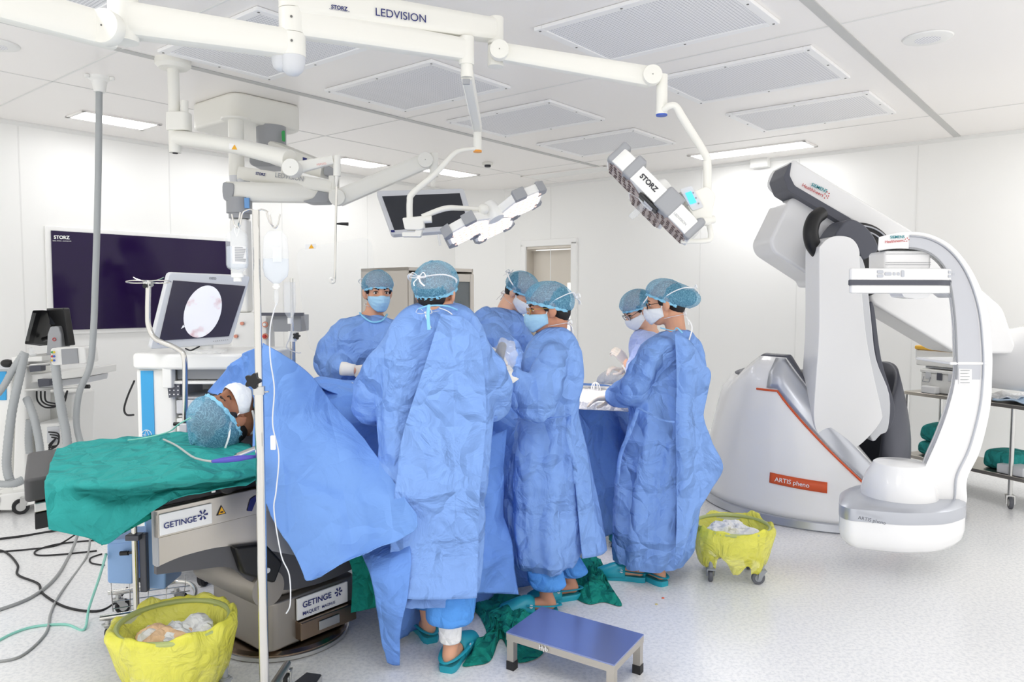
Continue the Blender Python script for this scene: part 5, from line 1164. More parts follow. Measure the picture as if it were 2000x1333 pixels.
disc(tC, D1 + V((.0, -.03, 0)), (0, 1, 0), .043, .05, C_)
D2 = P(1270, 151, 3.42); part('spring_arm', arm(MB(), D1 + V((.02, 0, 0)), D2, .078, .06, .088, .065), C_, tC)
disc(tC, D2 + V((0, -.03, 0)), (0, 1, 0), .043, .05, C_)
J = P(1292, 190, 3.42); part('drop_tube', MB().cyl(V((J.x, J.y, P(1292, 146, 3.42).z)), V((J.x, J.y, P(1292, 216, 3.42).z)), .0245, seg=32).cyl(V((J.x, J.y, P(1292, 216, 3.42).z)), V((J.x, J.y, P(1292, 223, 3.42).z)), .026, seg=32), C_, tC)
part('blue_cap', MB().cyl(V((J.x, J.y, P(1292, 223, 3.42).z)), V((J.x, J.y, P(1292, 226, 3.42).z)), .025, seg=32), M['bluecap'], tC)
part('yoke', MB().tube(PP([(1296, 214, 3.40), (1308, 206, 3.38), (1320, 208, 3.38), (1334, 232, 3.4), (1376, 300, 3.5), (1381, 322, 3.52), (1381, 372, 3.54)]), [.014, .0145, .015, .018, .018, .019, .019], 18, 5), C_, tC)
# control box with display
cb = part('control_box', MB().prism(rnd_poly(PP([(1358, 372), (1382, 362), (1399, 380), (1392, 410), (1390, 440), (1362, 436), (1326, 372)], 3.5), .02), (0, .06, 0)), C_, tC, bev=.006)
pn = part('key_panel', MB().prism(rnd_poly(PP([(1326, 370), (1350, 362), (1374, 404), (1352, 412)], 3.496), .01), (0, -.004, 0)), M['lgrey'], cb, bev=.002)
part('display', MB().prism(PP([(1338, 377), (1349, 373), (1360, 395), (1348, 399)], 3.490), (0, -.003, 0)), M['cyanlit'], pn)
for px, py in ((1332, 380), (1337, 390), (1343, 400), (1354, 376), (1359, 386), (1364, 397)): part('key', MB().ball(P(px, py, 3.489), (.004, .003, .004), seg=10, rings=6), M['grey'], pn)
part('swivel_barrel', MB().cyl(P(1372, 432, 3.5), P(1394, 428, 3.52), .018, seg=24), C_, tC)
part('lower_yoke', MB().tube(PP([(1384, 436, 3.55), (1388, 462, 3.56), (1378, 470, 3.56), (1330, 471, 3.56)]), [.012, .013, .012, .011], 16, 5), C_, tC)
def led_pod(par, pts, m_face, Y, thick, n, facebump=True):
    pass
# head: thin slab seen obliquely; spine from (1190,330) to (1330,470)
def lamp_head(par, c, nrm, xd, R, arms, lit, label_at=None, th=.045):
    """lamp head: hub plate and trapezoid LED pods, faces look along -nrm"""
    n = V(nrm).normalized(); x = V(xd); x = (x - n * x.dot(n)).normalized(); y = n.cross(x)
    W = lambda u, v, h=0: c + x * u * R + y * v * R + n * h
    fm = mat('led_face_lit', (255, 246, 240), .3, emis=(255, 240, 232), es=.95) if lit else mat('led_face_dark', (176, 160, 158), .25, .3)
    pods = []
    for ang in arms:
        A = Matrix.Rotation(ang, 2); f = lambda u, v: tuple(A @ V((u, v)).to_2d()) if False else (A[0][0] * u + A[0][1] * v, A[1][0] * u + A[1][1] * v)
        out = [f(*p) for p in ((.10, -.12), (.42, -.46), (.88, -.42), (1.0, -.30), (1.0, .30), (.88, .42), (.42, .46), (.10, .12))]
        o = part('lamp_pod', MB().prism([W(u, v, 0) for u, v in out], n * th), M['white'], par, bev=.006)
        inn = [f(*p) for p in ((.17, -.10), (.45, -.39), (.85, -.36), (.94, -.26), (.94, .26), (.85, .36), (.45, .39), (.17, .10))]
        fc = part('led_face', MB().prism([W(u, v, -.001) for u, v in inn], n * -.004), fm, o)
        k = 0; random.seed(int(ang * 10) + 3)
        for u in [.3 + .115 * i for i in range(6)]:
            for v in [-.28 + .14 * j for j in range(5)]:
                if abs(v) > u * .85: continue
                uu, vv = f(u + random.uniform(-.02, .02), v + random.uniform(-.02, .02))
                part('led_lens', MB().lathe([(0, 0), (.010, 0), (.008, .003), (0, .0035)], W(uu, vv, -.0052), -n, 8), mat('lens_lit', (250, 214, 200), .2, emis=(255, 214, 200), es=.6) if lit else mat('lens_dark', (92, 74, 74), .2, .3), fc); k += 1
        for uv in () if not lit else (((.36, -.50), (.60, -.50), (.60, -.36), (.36, -.36)), ((.36, .50), (.60, .50), (.60, .36), (.36, .36)), ((.86, -.16), (1.04, -.2), (1.04, -.36), (.86, -.46)), ((.86, .16), (1.04, .2), (1.04, .36), (.86, .46))):
            g = [f(*p) for p in uv]; part('grip_cover', MB().prism([W(u, v, -.006) for u, v in g], n * (th + .014)), M['grey'], o, bev=.005)
        pods.append(o)
    part('centre_hub', MB().lathe([(0, -.01), (.16 * R, -.01), (.18 * R, .01), (.15 * R, th + .03), (.1 * R, th + .05), (0, th + .05)], c, n, 32), M['white'], par)
    if not lit: part('sterile_handle', MB().lathe([(0, -.10), (.014, -.10), (.017, -.06), (.016, -.01), (0, -.01)], c, n, 20), M['clear'] if not lit else M['white'], par)
    return pods
c2 = P(1262, 396, 3.6)
xd = (P(1328, 466, 3.54) - P(1192, 330, 3.62)).normalized()
n2 = V((.66, .0, .74)); n2 = (n2 - xd * n2.dot(xd)).normalized(); t2_ = n2.cross(xd); sg = 1 if t2_.y > 0 else -1; TH = .085
pods = lamp_head(tC, c2, n2, xd, .27, (0, math.pi, sg * math.pi * .5), False, th=TH)
W2 = lambda u, v, h=0: c2 + xd * u * .27 - t2_ * sg * v * .27 + n2 * h
sb = part('side_band', MB().prism(rnd_poly([W2(-.98, .20), W2(.98, .20), W2(.98, .36), W2(.78, .47), W2(-.78, .47), W2(-.98, .36)], .02), n2 * TH), M['white'], tC, bev=.005)
for u0, u1, vv in ((-1.0, -.80, .40), (-.66, -.42, .475), (.10, .50, .475), (.82, 1.0, .40)):
    part('grip_cover', MB().prism([W2(u0, .18, -.005), W2(u1, .18, -.005), W2(u1, vv + .02, -.005), W2(u0 + (.05 if u0 > -.9 else .02), vv + .02, -.005)], n2 * (TH + .03)), M['grey'], sb, bev=.012, seg=3)
up2 = n2
text('STORZ', W2(-.34, .475, TH * .42), W2(.04, .475, TH * .42), up2, M['blackp'], sb, bold=.03); text('LEDVISION', W2(.52, .475, TH * .3), W2(.80, .475, TH * .3), up2, M['grey'], sb)
part('camera_window', MB().prism([W2(-.14, .18, -.006), W2(.28, .18, -.006), W2(.28, .44, -.006), W2(-.14, .44, -.006)], -n2 * .012), M['black'], tC, bev=.002)
part('window_label', MB().prism([W2(0, .26, -.019), W2(.2, .26, -.019), W2(.2, .38, -.019), W2(0, .38, -.019)], -n2 * .002), M['lgrey'], tC)
# arm B with the lit head
tB = thing('surgical_light', 'brightly lit surgical lamp head above the surgeons, on the amber-capped arm', 'surgical light', (S0.x, S0.y, zc(20, 3.1)))
spindle_part(tB, 21, 68)
EB = P(905, 98, 3.42); a0b = V((S0.x, S0.y, zc(45, 3.1)))
part('boom_arm', arm(MB(), a0b, EB, .115, .085, .095, .07), C_, tB)
part('elbow_housing', MB().cyl(EB + V((.012, 0, .055)), EB + V((.012, 0, -.065)), .034, seg=32), C_, tB)
kB = P(911, 118, 3.42); kT = V((kB.x, kB.y, P(911, 152, 3.42).z))
part('elbow_tube', MB().cyl(kB + V((0, 0, .03)), kT, .0265, seg=32), C_, tB)
eB = P(932, 250, 4.25)
part('spring_arm', arm(MB(), kT + V((0, 0, .02)), eB, .06, .055, .055, .05), C_, tB)
part('grey_latch', MB().box(P(910, 160, 3.40), (.032, .012, .024)), M['grey'], tB, bev=.002)
part('drop_tube', MB().cyl(eB + V((0, 0, .03)), V((eB.x, eB.y, P(933, 294, 4.25).z)), .0225, seg=28), C_, tB)
zb = P(933, 297, 4.25).z; part('amber_cap', MB().cyl(V((eB.x, eB.y, zb + .008)), V((eB.x, eB.y, zb - .002)), .024, seg=28), M['amber'], tB)
part('yoke', MB().tube(PP([(930, 291, 4.24), (905, 293, 4.22), (885, 302, 4.2), (850, 340, 4.18), (806, 378, 4.15), (800, 395, 4.14), (800, 428, 4.14)]), [.011, .012, .013, .016, .017, .017, .017], 18, 6), C_, tB)
jb = part('joint_block', MB().prism(rnd_poly(PP([(785, 426), (826, 422), (828, 446), (820, 450), (790, 449)], 4.12), .01), (0, .07, 0)), C_, tB, bev=.006)
part('swivel_barrel', MB().cyl(P(822, 430, 4.14), P(843, 429, 4.14), .02, seg=24), C_, tB)
part('joint_block', MB().prism(rnd_poly(PP([(814, 437), (827, 437), (821, 463), (785, 463), (785, 454), (810, 454)], 4.13), .006), (0, .05, 0)), C_, tB, bev=.005)
part('lower_yoke', MB().tube(PP([(824, 424, 4.14), (868, 408, 4.16), (900, 407, 4.2), (940, 409, 4.25)]), [.014, .016, .014, .012], 16, 6), C_, tB)
cB = P(968, 426, 4.3); part('hub_joint', MB().ball(P(944, 409, 4.25), .032), C_, tB)
xb = (P(1070, 388, 4.35) - P(870, 484, 4.25)).normalized(); nb_ = V((-.34, .22, .90)); nb_ = (nb_ - xb * nb_.dot(xb)).normalized()
sB = 1 if nb_.cross(xb).y > 0 else -1
lamp_head(tB, cB, nb_, xb, .30, (0.12, math.pi * .68 + .35, -math.pi * .5 - .1, math.pi * .5+ .9 ) if False else (.1, math.pi - .1, sB * math.pi * .5), True, th=.05)
l = bpy.data.lights.new('lamp_head_beam', 'SPOT'); l.energy = 90; l.spot_size = R_(46); l.spot_blend = .7; l.shadow_soft_size = .25; l.color = (1, .93, .9)
lo = bpy.data.objects.new('lamp_head_beam', l); COL.objects.link(lo); lo.location = cB - nb_ * .06; lo.rotation_euler = (V((.42, 4.55, .95)) - cB).to_track_quat('-Z', 'Y').to_euler()
# arm A: lower left arm with a spring arm leaving the picture
tA = thing('ceiling_boom', 'thick cream spring arm with a large round joint leaving the picture at upper left', 'ceiling arm', (S0.x, S0.y, zc(70, 3.1)))
spindle_part(tA, 69, 112)
EA = P(240, 40, 2.85); a0a = V((S0.x, S0.y, zc(88, 3.1))); part('boom_arm', arm(MB(), a0a, EA, .105, .09, .125, .10), C_, tA)
part('dome_cap', MB().lathe([(.050, 0), (.048, -.03), (.040, -.055), (.022, -.072), (0, -.076)], V((S0.x, S0.y, zc(112, 3.1))), (0, 0, 1), 32), M['lgrey'], tA)
part('dome_cap', MB().lathe([(.040, 0), (.038, -.03), (.032, -.05), (.018, -.062), (0, -.065)], V((S0.x - .045, S0.y, zc(109, 3.1))), (0, 0, 1), 32), M['lgrey'], tA)
part('elbow_housing', MB().cyl(V((EA.x, EA.y, P(240, -60, 2.85).z)), V((EA.x, EA.y, P(240, 84, 2.85).z)), .052, seg=36), C_, tA)
DA = P(216, 62, 2.78); part('spring_arm', arm(MB(), DA + V((0, .02, 0)), P(-120, -28, 2.4), .12, .07, .125, .07), C_, tA); disc(tA, DA + V((0, -.035, 0)), (.1, 1, 0), .062, .05, C_)
# ---- middle pendant: ceiling cover, two columns, arms, monitor
nb = Z(456, 177, CE); r0, l0 = nb.dot(dR), nb.dot(dL); r1, l1 = Z(622, 200, CE).dot(dR), Z(374, 206, CE).dot(dL)
tp = thing('ceiling_pendant', 'white ceiling cover box with grey column and grey-tipped arm of the supply pendant', 'ceiling pendant', RM((r0 + r1) / 2, (l0 + l1) / 2, CE))
b = MB().prism(rnd_poly([RM(r0, l0, CE), RM(r1, l0, CE), RM(r1, l1, CE), RM(r0, l1, CE)], .1, 6), (0, 0, -.20)); part('ceiling_cover', b, C_, tp, bev=.025, seg=3)
Yg = 5.75; g0 = P(529, 250, Yg); zz = lambda px, py, Y: P(px, py, Y).z
gc = part('grey_column', MB().cyl(V((g0.x, Yg, CE - .19)), V((g0.x, Yg, zz(529, 292, Yg))), .108, seg=40), M['grey'], tp)
part('green_marker', MB().prism(rnd_poly(PP([(550, 258), (556, 256), (557, 278), (551, 277)], Yg - .085), .008), (0, -.01, 0)), mat('green_mark', (60, 160, 90), .5), gc)
part('shoulder_cover', MB().prism(splc(PP([(490, 296), (505, 284), (540, 283), (547, 292), (550, 320), (520, 326), (488, 322)], Yg - .12), 4), (0, .24, 0)), M['grey'], tp, bev=.01)
part('upper_arm', arm(MB(), P(535, 300, Yg - .05), P(640, 335, 5.35), .17, .14, .11, .12), C_, tp)
part('arm_tip', MB().prism(rnd_poly(PP([(634, 320), (652, 330), (650, 346), (630, 342)], 5.28), .02), (0, .14, 0)), M['grey'], tp, bev=.008)
part('blue_marker', MB().prism(PP([(591, 308), (599, 310), (599, 318), (591, 316)], 5.36), (0, -.004, 0)), M['navy'], tp)
la = part('lower_arm', arm(MB(), P(640, 380, 5.3), P(445, 376, 5.25), .125, .12, .135, .13), C_, tp)
part('grey_tip', MB().prism(splc(PP([(434, 360), (444, 358), (456, 362), (452, 390), (436, 390)], 5.18), 4), (0, .15, 0)), M['grey'], tp, bev=.006)
part('grey_tip', MB().prism(rnd_poly(PP([(623, 370), (639, 371), (640, 396), (600, 397), (590, 394), (612, 388)], 5.22), .02), (0, .15, 0)), M['grey'], tp, bev=.006)
cx = P(467, 400, 5.25); part('lower_column', MB().cyl(V((cx.x, 5.25, zz(467, 388, 5.25))), V((cx.x, 5.25, zz(467, 418, 5.25))), .085, seg=36).cyl(V((cx.x, 5.25, zz(467, 418, 5.25))), V((cx.x, 5.25, zz(467, 428, 5.25))), .07, seg=36), M['grey'], tp)
part('blue_ring_mark', MB().box(V((cx.x + .075, 5.19, zz(467, 400, 5.25))), (.03, .02, .07)), mat('blue_mark', (110, 160, 215), .5), tp)
hd_ = part('supply_head', MB().prism(rnd_poly([V((cx.x + .04, 5.17, 0)), V((cx.x + .235, 5.17, 0)), V((cx.x + .235, 5.36, 0)), V((cx.x + .04, 5.36, 0))], .02), (0, 0, .01)), M['white'], tp)
for v in hd_.data.vertices: pass
bpy.data.objects.remove(hd_)
zA, zB = zz(500, 612, 5.17), zz(500, 694, 5.17)
hd_ = part('supply_head', MB().box((P(495, 650, 5.26).x, 5.26, (zA + zB) / 2), (P(532, 650, 5.17).x - P(462, 650, 5.17).x, .18, zA - zB)), M['white'], tp, bev=.01)
part('head_column', MB().box((cx.x, 5.27, (zz(467, 428, 5.25) + zA) / 2), (.12, .12, zz(467, 428, 5.25) - zA)), M['white'], tp, bev=.02)
for py, m_ in ((635, 'amber'), (658, 'black')):
    c = P(519, py, 5.165); k = part('outlet_collar', MB().lathe([(0, 0), (.019, 0), (.021, .008), (.019, .018), (0, .018)], c, (0, -1, 0), 24), mat('copper_ring', (206, 140, 120), .3, .5), hd_); part('outlet_button', MB().lathe([(0, .018), (.012, .018), (.010, .032), (0, .033)], c, (0, -1, 0), 20), M['white'] if m_ == 'amber' else M['red_p'], k)
for px, py in ((474, 633), (462, 658)): part('socket', MB().lathe([(0, 0), (.012, 0), (.012, .02), (0, .02)], P(px, py, 5.165), (0, -1, 0), 16), mat('copper_ring', (206, 140, 120), .3, .5), hd_)
sh = part('equipment_tray', MB().prism(PP([(530, 616), (588, 616), (588, 649), (534, 649)], 5.1), (0, .2, 0)), M['grey'], tp, bev=.004)
part('tray_rail', MB().prism(PP([(506, 612), (592, 612), (592, 618), (506, 618)], 5.05), (0, .03, 0)), M['dgrey'], tp)
# monitor boom of the second lamp column
tm = thing('ceiling_monitor', 'grey-framed flat monitor hanging from a long white spring arm below the ceiling', 'monitor', V((P(460, 240, 5.45).x, 5.45, CE)))
cx2 = P(460, 240, 5.45).x
part('white_column', MB().cyl((cx2, 5.45, CE - .19), (cx2, 5.45, zz(460, 345, 5.45)), .053, seg=36), C_, tm)
part('column_collar', MB().lathe([(.10, 0), (.098, -.012), (.056, -.014)], V((cx2, 5.45, CE - .2)), (0, 0, 1), 36), C_, tm)
part('dome_cap', MB().lathe([(.052, 0), (.05, -.04), (.035, -.075), (0, -.085)], V((cx2, 5.45, zz(460, 343, 5.45))), (0, 0, 1), 32), M['lgrey'], tm)
part('dome_cap', MB().lathe([(.045, 0), (.042, -.04), (.03, -.062), (0, -.07)], V((cx2 + .06, 5.42, zz(460, 347, 5.45))), (0, 0, 1), 32), M['lgrey'], tm)
e1, e2 = P(470, 340, 5.42), P(652, 366, 5.2); av = part('boom_arm', arm(MB(), e1, e2, .095, .08, .085, .075), C_, tm)
part('arm_frame', MB().prism(PP([(478, 297, 5.42), (552, 312, 5.32), (552, 340, 5.32), (548, 340, 5.32), (548, 317, 5.32), (478, 302, 5.42)]), (0, .04, 0)), C_, tm, bev=.004)
text('STORZ', P(499, 342, 5.335), P(518, 345, 5.31), (0, 0, 1), M['navy'], av, bold=.03); text('LEDVISION', P(537, 347, 5.28), P(592, 355, 5.22), (0, 0, 1), M['grey'], av, bold=.01)
part('elbow_housing', MB().cyl(P(652, 345, 5.2), P(652, 388, 5.2), .036, seg=28), C_, tm)
d1, d2 = P(661, 388, 5.15), P(832, 315, 5.15); disc(tm, d1 + V((0, -.03, 0)), (0, 1, 0), .055, .05, C_); disc(tm, d2 + V((0, -.03, 0)), (0, 1, 0), .052, .05, C_)
part('spring_arm', arm(MB(), d1, d2, .115, .07, .105, .065), C_, tm)
part('drop_tube', MB().cyl(P(847, 300, 5.15), P(847, 346, 5.15), .030, seg=24).cyl(P(845, 340, 5.15), P(845, 366, 5.15), .016, seg=24), C_, tm)
sc_ = PP([(734, 373, 5.02), (905, 368, 5.12), (930, 448, 5.02), (765, 459, 4.92)])
nn = (sc_[1] - sc_[0]).cross(sc_[3] - sc_[0]).normalized(); nn = nn if nn.y < 0 else -nn
part('housing', MB().prism(rnd_poly(sc_, .02, 4), -nn * .05), M['lgrey'], tm, bev=.006)
ip = PP([(746, 386, 5.02), (897, 381, 5.12), (914, 440, 5.03), (770, 451, 4.94)]); ip = [p + nn * (sc_[0] - p).dot(nn) for p in ip]
part('screen', MB().prism([p + nn * .003 for p in ip], -nn * .004), M['screen'], tm)
part('handle_stub', MB().cyl(P(855, 455, 5.02), P(860, 480, 5.02), .008), M['white'], tm)
part('blue_corner_mark', MB().prism([p + nn * ((sc_[0] - p).dot(nn) + .003) for p in PP([(763, 452, 4.94), (770, 451, 4.94), (771, 456, 4.94), (764, 457, 4.94)])], -nn * .002), M['navy'], tm)
# ---- shield arm with crank rod and clear shield
fc = Z(337, 118, CE); Ys = fc.y
ts = thing('shield_arm', 'cream ceiling arm with warning sticker, thin crank rod and clear shield', 'ceiling arm', fc)
zs = lambda py, px=337: P(px, py, Ys).z
part('ceiling_flange', MB().lathe([(0, 0), (.105, 0), (.105, -.035), (.085, -.055), (.04, -.06), (0, -.06)], fc, (0, 0, 1), 40), C_, ts)
part('column', MB().cyl(V((fc.x, Ys, CE - .05)), V((fc.x, Ys, zs(225))), .034, seg=30), C_, ts)
part('brake_housing', MB().prism(rnd_poly([V((fc.x - .042, Ys - .05, zs(258))), V((fc.x + .10, Ys - .05, zs(258))), V((fc.x + .10, Ys + .05, zs(258))), V((fc.x - .042, Ys + .05, zs(258)))], .04, 6), (0, 0, zs(222) - zs(258))), C_, ts, bev=.006)
part('knob', MB().cyl(P(360, 222, Ys - .01), P(360, 198, Ys - .01), .022, seg=20), C_, ts)
part('lower_hub', MB().cyl(V((fc.x, Ys, zs(257))), V((fc.x, Ys, zs(300))), .036, seg=30), C_, ts)
part('hub_port', MB().cyl(V((fc.x, Ys, zs(300))), V((fc.x, Ys, zs(301.5))), .016, seg=20), M['black'], ts)
g1, g2, g3, g4 = P(345, 270, Ys), P(450, 285, Ys - .15), P(566, 312, Ys - .35), P(655, 322, Ys - .3)
ua = part('upper_arm', MB().tube([g1, g2, g3], [.052, .05, .06], 20, 6, flat=.9), C_, ts)
st = part('warning_sticker', MB().prism(PP([(447, 281), (468, 284), (468, 295), (447, 292)], Ys - .232), (0, .006, 0)), M['paper'], ua)
part('warning_triangle', MB().prism(PP([(452, 293), (463, 293.5), (457.5, 283.5)], Ys - .234), (0, -.002, 0)), mat('warn_yellow', (238, 176, 40), .5), st)
disc(ts, P(571, 330, Ys - .38), (0, 1, 0), .05, .09, C_)
part('fore_arm', arm(MB(), P(575, 330, Ys - .33), P(650, 313, Ys - .3), .07, .05, .05, .045), C_, ts)
text('MAVIG', P(619, 325, Ys - .345), P(637, 322, Ys - .345), (0, 0, 1), mat('coral_print', (226, 150, 140), .5), ts)
Yr = Ys - .3; rx = P(657, 330, Yr); part('wrist_joint', MB().cyl(P(658, 305, Yr), P(658, 345, Yr), .022, seg=24), C_, ts); part('rod_socket', MB().lathe([(.016, 0), (.014, -.03), (.007, -.06)], P(657, 345, Yr), (0, 0, 1), 20), M['steel'], ts)
part('crank_rod', MB().cyl(P(657, 350, Yr), P(654, 548, Yr), .0065, seg=14), M['chrome'], ts)
part('crank_grip', MB().tube([P(657, 438, Yr), P(666, 438, Yr), P(680, 438.5, Yr)], [.004, .008, .010], 12), M['black'], ts)
part('rod_wheel', MB().lathe([(0, 0), (.017, 0), (.02, .008), (.02, .018), (.012, .02), (0, .016)], P(650, 549, Yr), (0, -1, 0), 28), M['steel'], ts)
pl = rnd_poly(PP([(576, 488), (725, 462), (734, 560), (728, 640), (640, 690), (606, 688), (590, 600)], Yr + .08), .07, 6)
shd = part('clear_shield', MB().prism(pl, (0, .006, 0)), M['clearer'], ts, bev=.002)
sk_ = part('shield_sticker', MB().prism(PP([(596, 478.5), (617, 477), (617, 487), (596, 488)], Yr + .074), (0, .004, 0)), M['paper'], ts); part('warning_triangle', MB().prism(PP([(603, 486.5), (613, 486), (608, 478)], Yr + .073), (0, -.002, 0)), mat('warn_yellow', (238, 176, 40), .5), sk_)
# ---- hanging gas hose at left
hc = Z(193, 152, CE); th_ = thing('gas_hose', 'thick grey hose hanging from a white ceiling fitting in front of the wall screen', 'hose', hc)
part('ceiling_fitting', MB().lathe([(0, 0), (.075, 0), (.07, -.015), (.048, -.03), (.036, -.10), (0, -.10)], hc, (0, 0, 1), 32), M['white'], th_)
for a in (0, 2.1, 4.2): part('fixing_lug', MB().cyl(hc + V((.085 * math.cos(a), .085 * math.sin(a), -.002)), hc + V((.085 * math.cos(a), .085 * math.sin(a), -.022)), .016, seg=14), M['white'], th_)
Yh = hc.y
hp_ = [P(193, 180, Yh), P(192, 300, Yh), P(190, 420, Yh), P(186, 560, Yh + .03), P(182, 660, Yh + .05), P(175, 720, Yh + .1), P(155, 770, Yh + .15), P(150, 830, Yh + .15), P(163, 890, Yh + .1), P(170, 960, Yh + .1), Z(175, 1012, .03)]
part('hose', MB().tube(hp_, .021, 14, 8), M['tubegrey'], th_)
# ------------------------------------------------------------------ imaging machine (C-arm on a robot stand)
GL = M['gloss']; SV = M['silver']
def slab(par, name, pts, Y, d, m, bev=.02, seg=3, r=None, smooth=0, **k):
    p = PP(pts, Y) if isinstance(pts[0], tuple) else pts
    if smooth: p = splc(p, smooth)
    elif r: p = rnd_poly(p, r, 6)
    return part(name, MB().prism(p, (0, d, 0)), m, par, bev=bev, seg=seg, **k)
def TOPF(q):
    t = .84 + .16 * min(1, max(0, (q - .36) / .14)); return 1.07 * t * (1 - max(0, (q - .60) / .40) ** .95 * .93)
def carm():
    bc = V((2.42, 5.75, 0)); t = thing('imaging_robot', 'large white robotic X-ray C-arm with dark grey cradle and orange stripe', 'x-ray machine', bc)
    # ring at the floor and base body
    part('floor_ring', MB().lathe([(0, 0), (.93, 0), (.94, .01), (.93, .055), (.88, .07), (0, .07)], bc, (0, 0, 1), 96), SV, t)
    # body shell: lofted rings narrowing upward, cut open towards the right
    def body(name, m, a0, a1, grow, zt, z0=.03, cap=True):
        rows = []
        for k in range(15):
            f = k / 14; z = z0 + (1) * f
            rows.append(f)
        return rows
    # outer shell as extruded side profile, thick in depth, with rounded edges
    Yf = 5.12
    shell = [(1374, 958), (1376, 860), (1382, 790), (1396, 764), (1432, 744), (1480, 728), (1512, 726), (1532, 742), (1552, 790), (1592, 868), (1640, 930), (1692, 966), (1735, 980), (1735, 1008), (1600, 1020), (1490, 1004), (1420, 984)]
    rr = []; N = 60
    for f in [i / 16 for i in range(17)]:                       # left half of the housing as a swept wall around the centre
        row = []
        for j in range(N + 1):
            a = R_(118 + 176 * j / N)                            # from back-left round to front-right
            top = TOPF(j / N)
            r = .90 - .16 * f ** 1.6 - (.06 * max(0, f - .9) / .1)
            row.append(bc + V((math.cos(a) * r, math.sin(a) * r, .05 + top * f)))
        rr.append(row)
    inn = []
    for f in [i / 8 for i in range(9)]:                         # rolled edge falling inwards
        row = []
        for j in range(N + 1):
            a = R_(118 + 176 * j / N); top = TOPF(j / N)
            r = .68 - .20 * f; row.append(bc + V((math.cos(a) * r, math.sin(a) * r, .05 + top + .015 * math.sin(math.pi * min(1, f * 2)) * (top > .2) - .10 * max(0, f - .3))))
        inn.append(row)
    part('base_shell', MB().grid(rr), GL, t, ang=0, solid=.02)
    part('cradle_edge', MB().grid(inn[:5]), M['dgrey'], t, ang=0, solid=.02)
    g2 = []
    for f in [i / 8 for i in range(9)]:
        row = []
        for j in range(N + 1):
            a = R_(118 + 176 * j / N); top = TOPF(j / N); r = .58 - .10 * f
            row.append(bc + V((math.cos(a) * r, math.sin(a) * r, max(.10, .05 + top - .03 - .55 * top * f))))
        g2.append(row)
    part('cradle_liner', MB().grid(g2), M['dgrey'], t, ang=0, solid=.02)
    st = [rr[k][j] for k, j in ()]
    orange = []
    for j in range(32, N + 1):
        a = R_(118 + 176 * j / N); top = TOPF(j / N); f = max(.12, 1 - .22 / top)
        r = .90 - .16 * f ** 1.6 - (.06 * max(0, f - .9) / .1) + .014; orange.append(bc + V((math.cos(a) * r, math.sin(a) * r, .05 + top * f)))
    sb_ = []
    for kf in range(7):
        row = []
        for j in range(34, N + 1):
            a = R_(118 + 176 * j / N); top = TOPF(j / N); f0 = max(.14, 1 - .205 / top); f = f0 + (1 - f0) * kf / 6
            r = .90 - .16 * f ** 1.6 - (.06 * max(0, f - .9) / .1) + .016; row.append(bc + V((math.cos(a) * r, math.sin(a) * r, .05 + top * f)))
        sb_.append(row)
    part('silver_band', MB().grid(sb_), SV, t, ang=0, solid=.006)
    part('orange_line', MB().tube(orange, .0075, 8), M['orange'], t)
    # right-hand grey cradle flank
    cr_ = []
    for f in [i / 10 for i in range(11)]:
        row = []
        for j in range(31):
            a = R_(-66 + 150 * j / 30); top = .25 + .75 * math.sin(math.pi * min(1, j / 30 * 1.02)) ** .4; r = .53 - .06 * f + .06 * math.sin(math.pi * f)
            row.append(bc + V((math.cos(a) * r, math.sin(a) * r, .05 + top * f)))
        cr_.append(row)
    part('cradle_flank', MB().grid(cr_), M['dgrey'], t, ang=0, solid=.03)
    part('cradle_floor', MB().lathe([(0, .22), (.4, .22), (.55, .14), (.60, .07)], bc, (0, 0, 1), 64, cap=False), M['dgrey'], t)
    part('joint_machinery', MB().box(bc + V((-.22, .0, .75)), (.34, .5, .45)).cyl(bc + V((-.3, -.32, .62)), bc + V((-.3, .3, .62)), .13, seg=28).cyl(bc + V((-.34, -.34, .86)), bc + V((-.34, .3, .86)), .09, seg=28), M['black'], t, bev=.02)
    # badge
    a0, a1 = 248, 268
    def onshell(ang, z, off=.004):
        lo = 0.0
        j = (ang - 118) / 176; top = TOPF(j); f = max(0, min(1, (z - .05) / top)); r = .90 - .16 * f ** 1.6 + .01 + off
        return bc + V((math.cos(R_(ang)) * r, math.sin(R_(ang)) * r, z))
    bz = .30; rows = []
    for z in (bz - .035, bz, bz + .035): rows.append([onshell(a, z + (a - 236) * -.0009, .004) for a in [224 + 24 * i / 20 for i in range(21)]])
    bd = part('orange_badge', MB().grid(rows), M['orange'], t, ang=0, solid=.006)
    text('ARTIS pheno', onshell(226.5, bz - .006, .010), onshell(241, bz - .018, .012), (0, 0, 1), M['paper'], bd, bold=.01, lift=.006)
    # robot column: tapering white link
    Yc = 5.02
    colp = [(1600, 640), (1600, 500), (1604, 478), (1622, 463), (1644, 460), (1665, 466), (1678, 486), (1680, 520), (1690, 640), (1704, 720), (1722, 800), (1722, 820), (1700, 850), (1672, 874), (1645, 879), (1618, 870), (1597, 845), (1590, 810), (1594, 740)]
    slab(t, 'robot_column', colp, Yc, .24, GL, bev=.035, seg=4, smooth=4)
    colq = [(1676, 500), (1690, 520), (1702, 620), (1712, 700), (1738, 770), (1736, 835), (1722, 848), (1700, 852), (1690, 700), (1680, 560)]
    slab(t, 'column_side_cover', colq, Yc + .08, .26, M['lgrey'], bev=.02, smooth=4)
    colr = [(1700, 600), (1708, 600), (1722, 700), (1748, 790), (1742, 830), (1732, 836), (1735, 780), (1712, 700)]
    slab(t, 'column_rear_edge', colr, Yc + .2, .2, M['dgrey'], bev=.01, smooth=4)
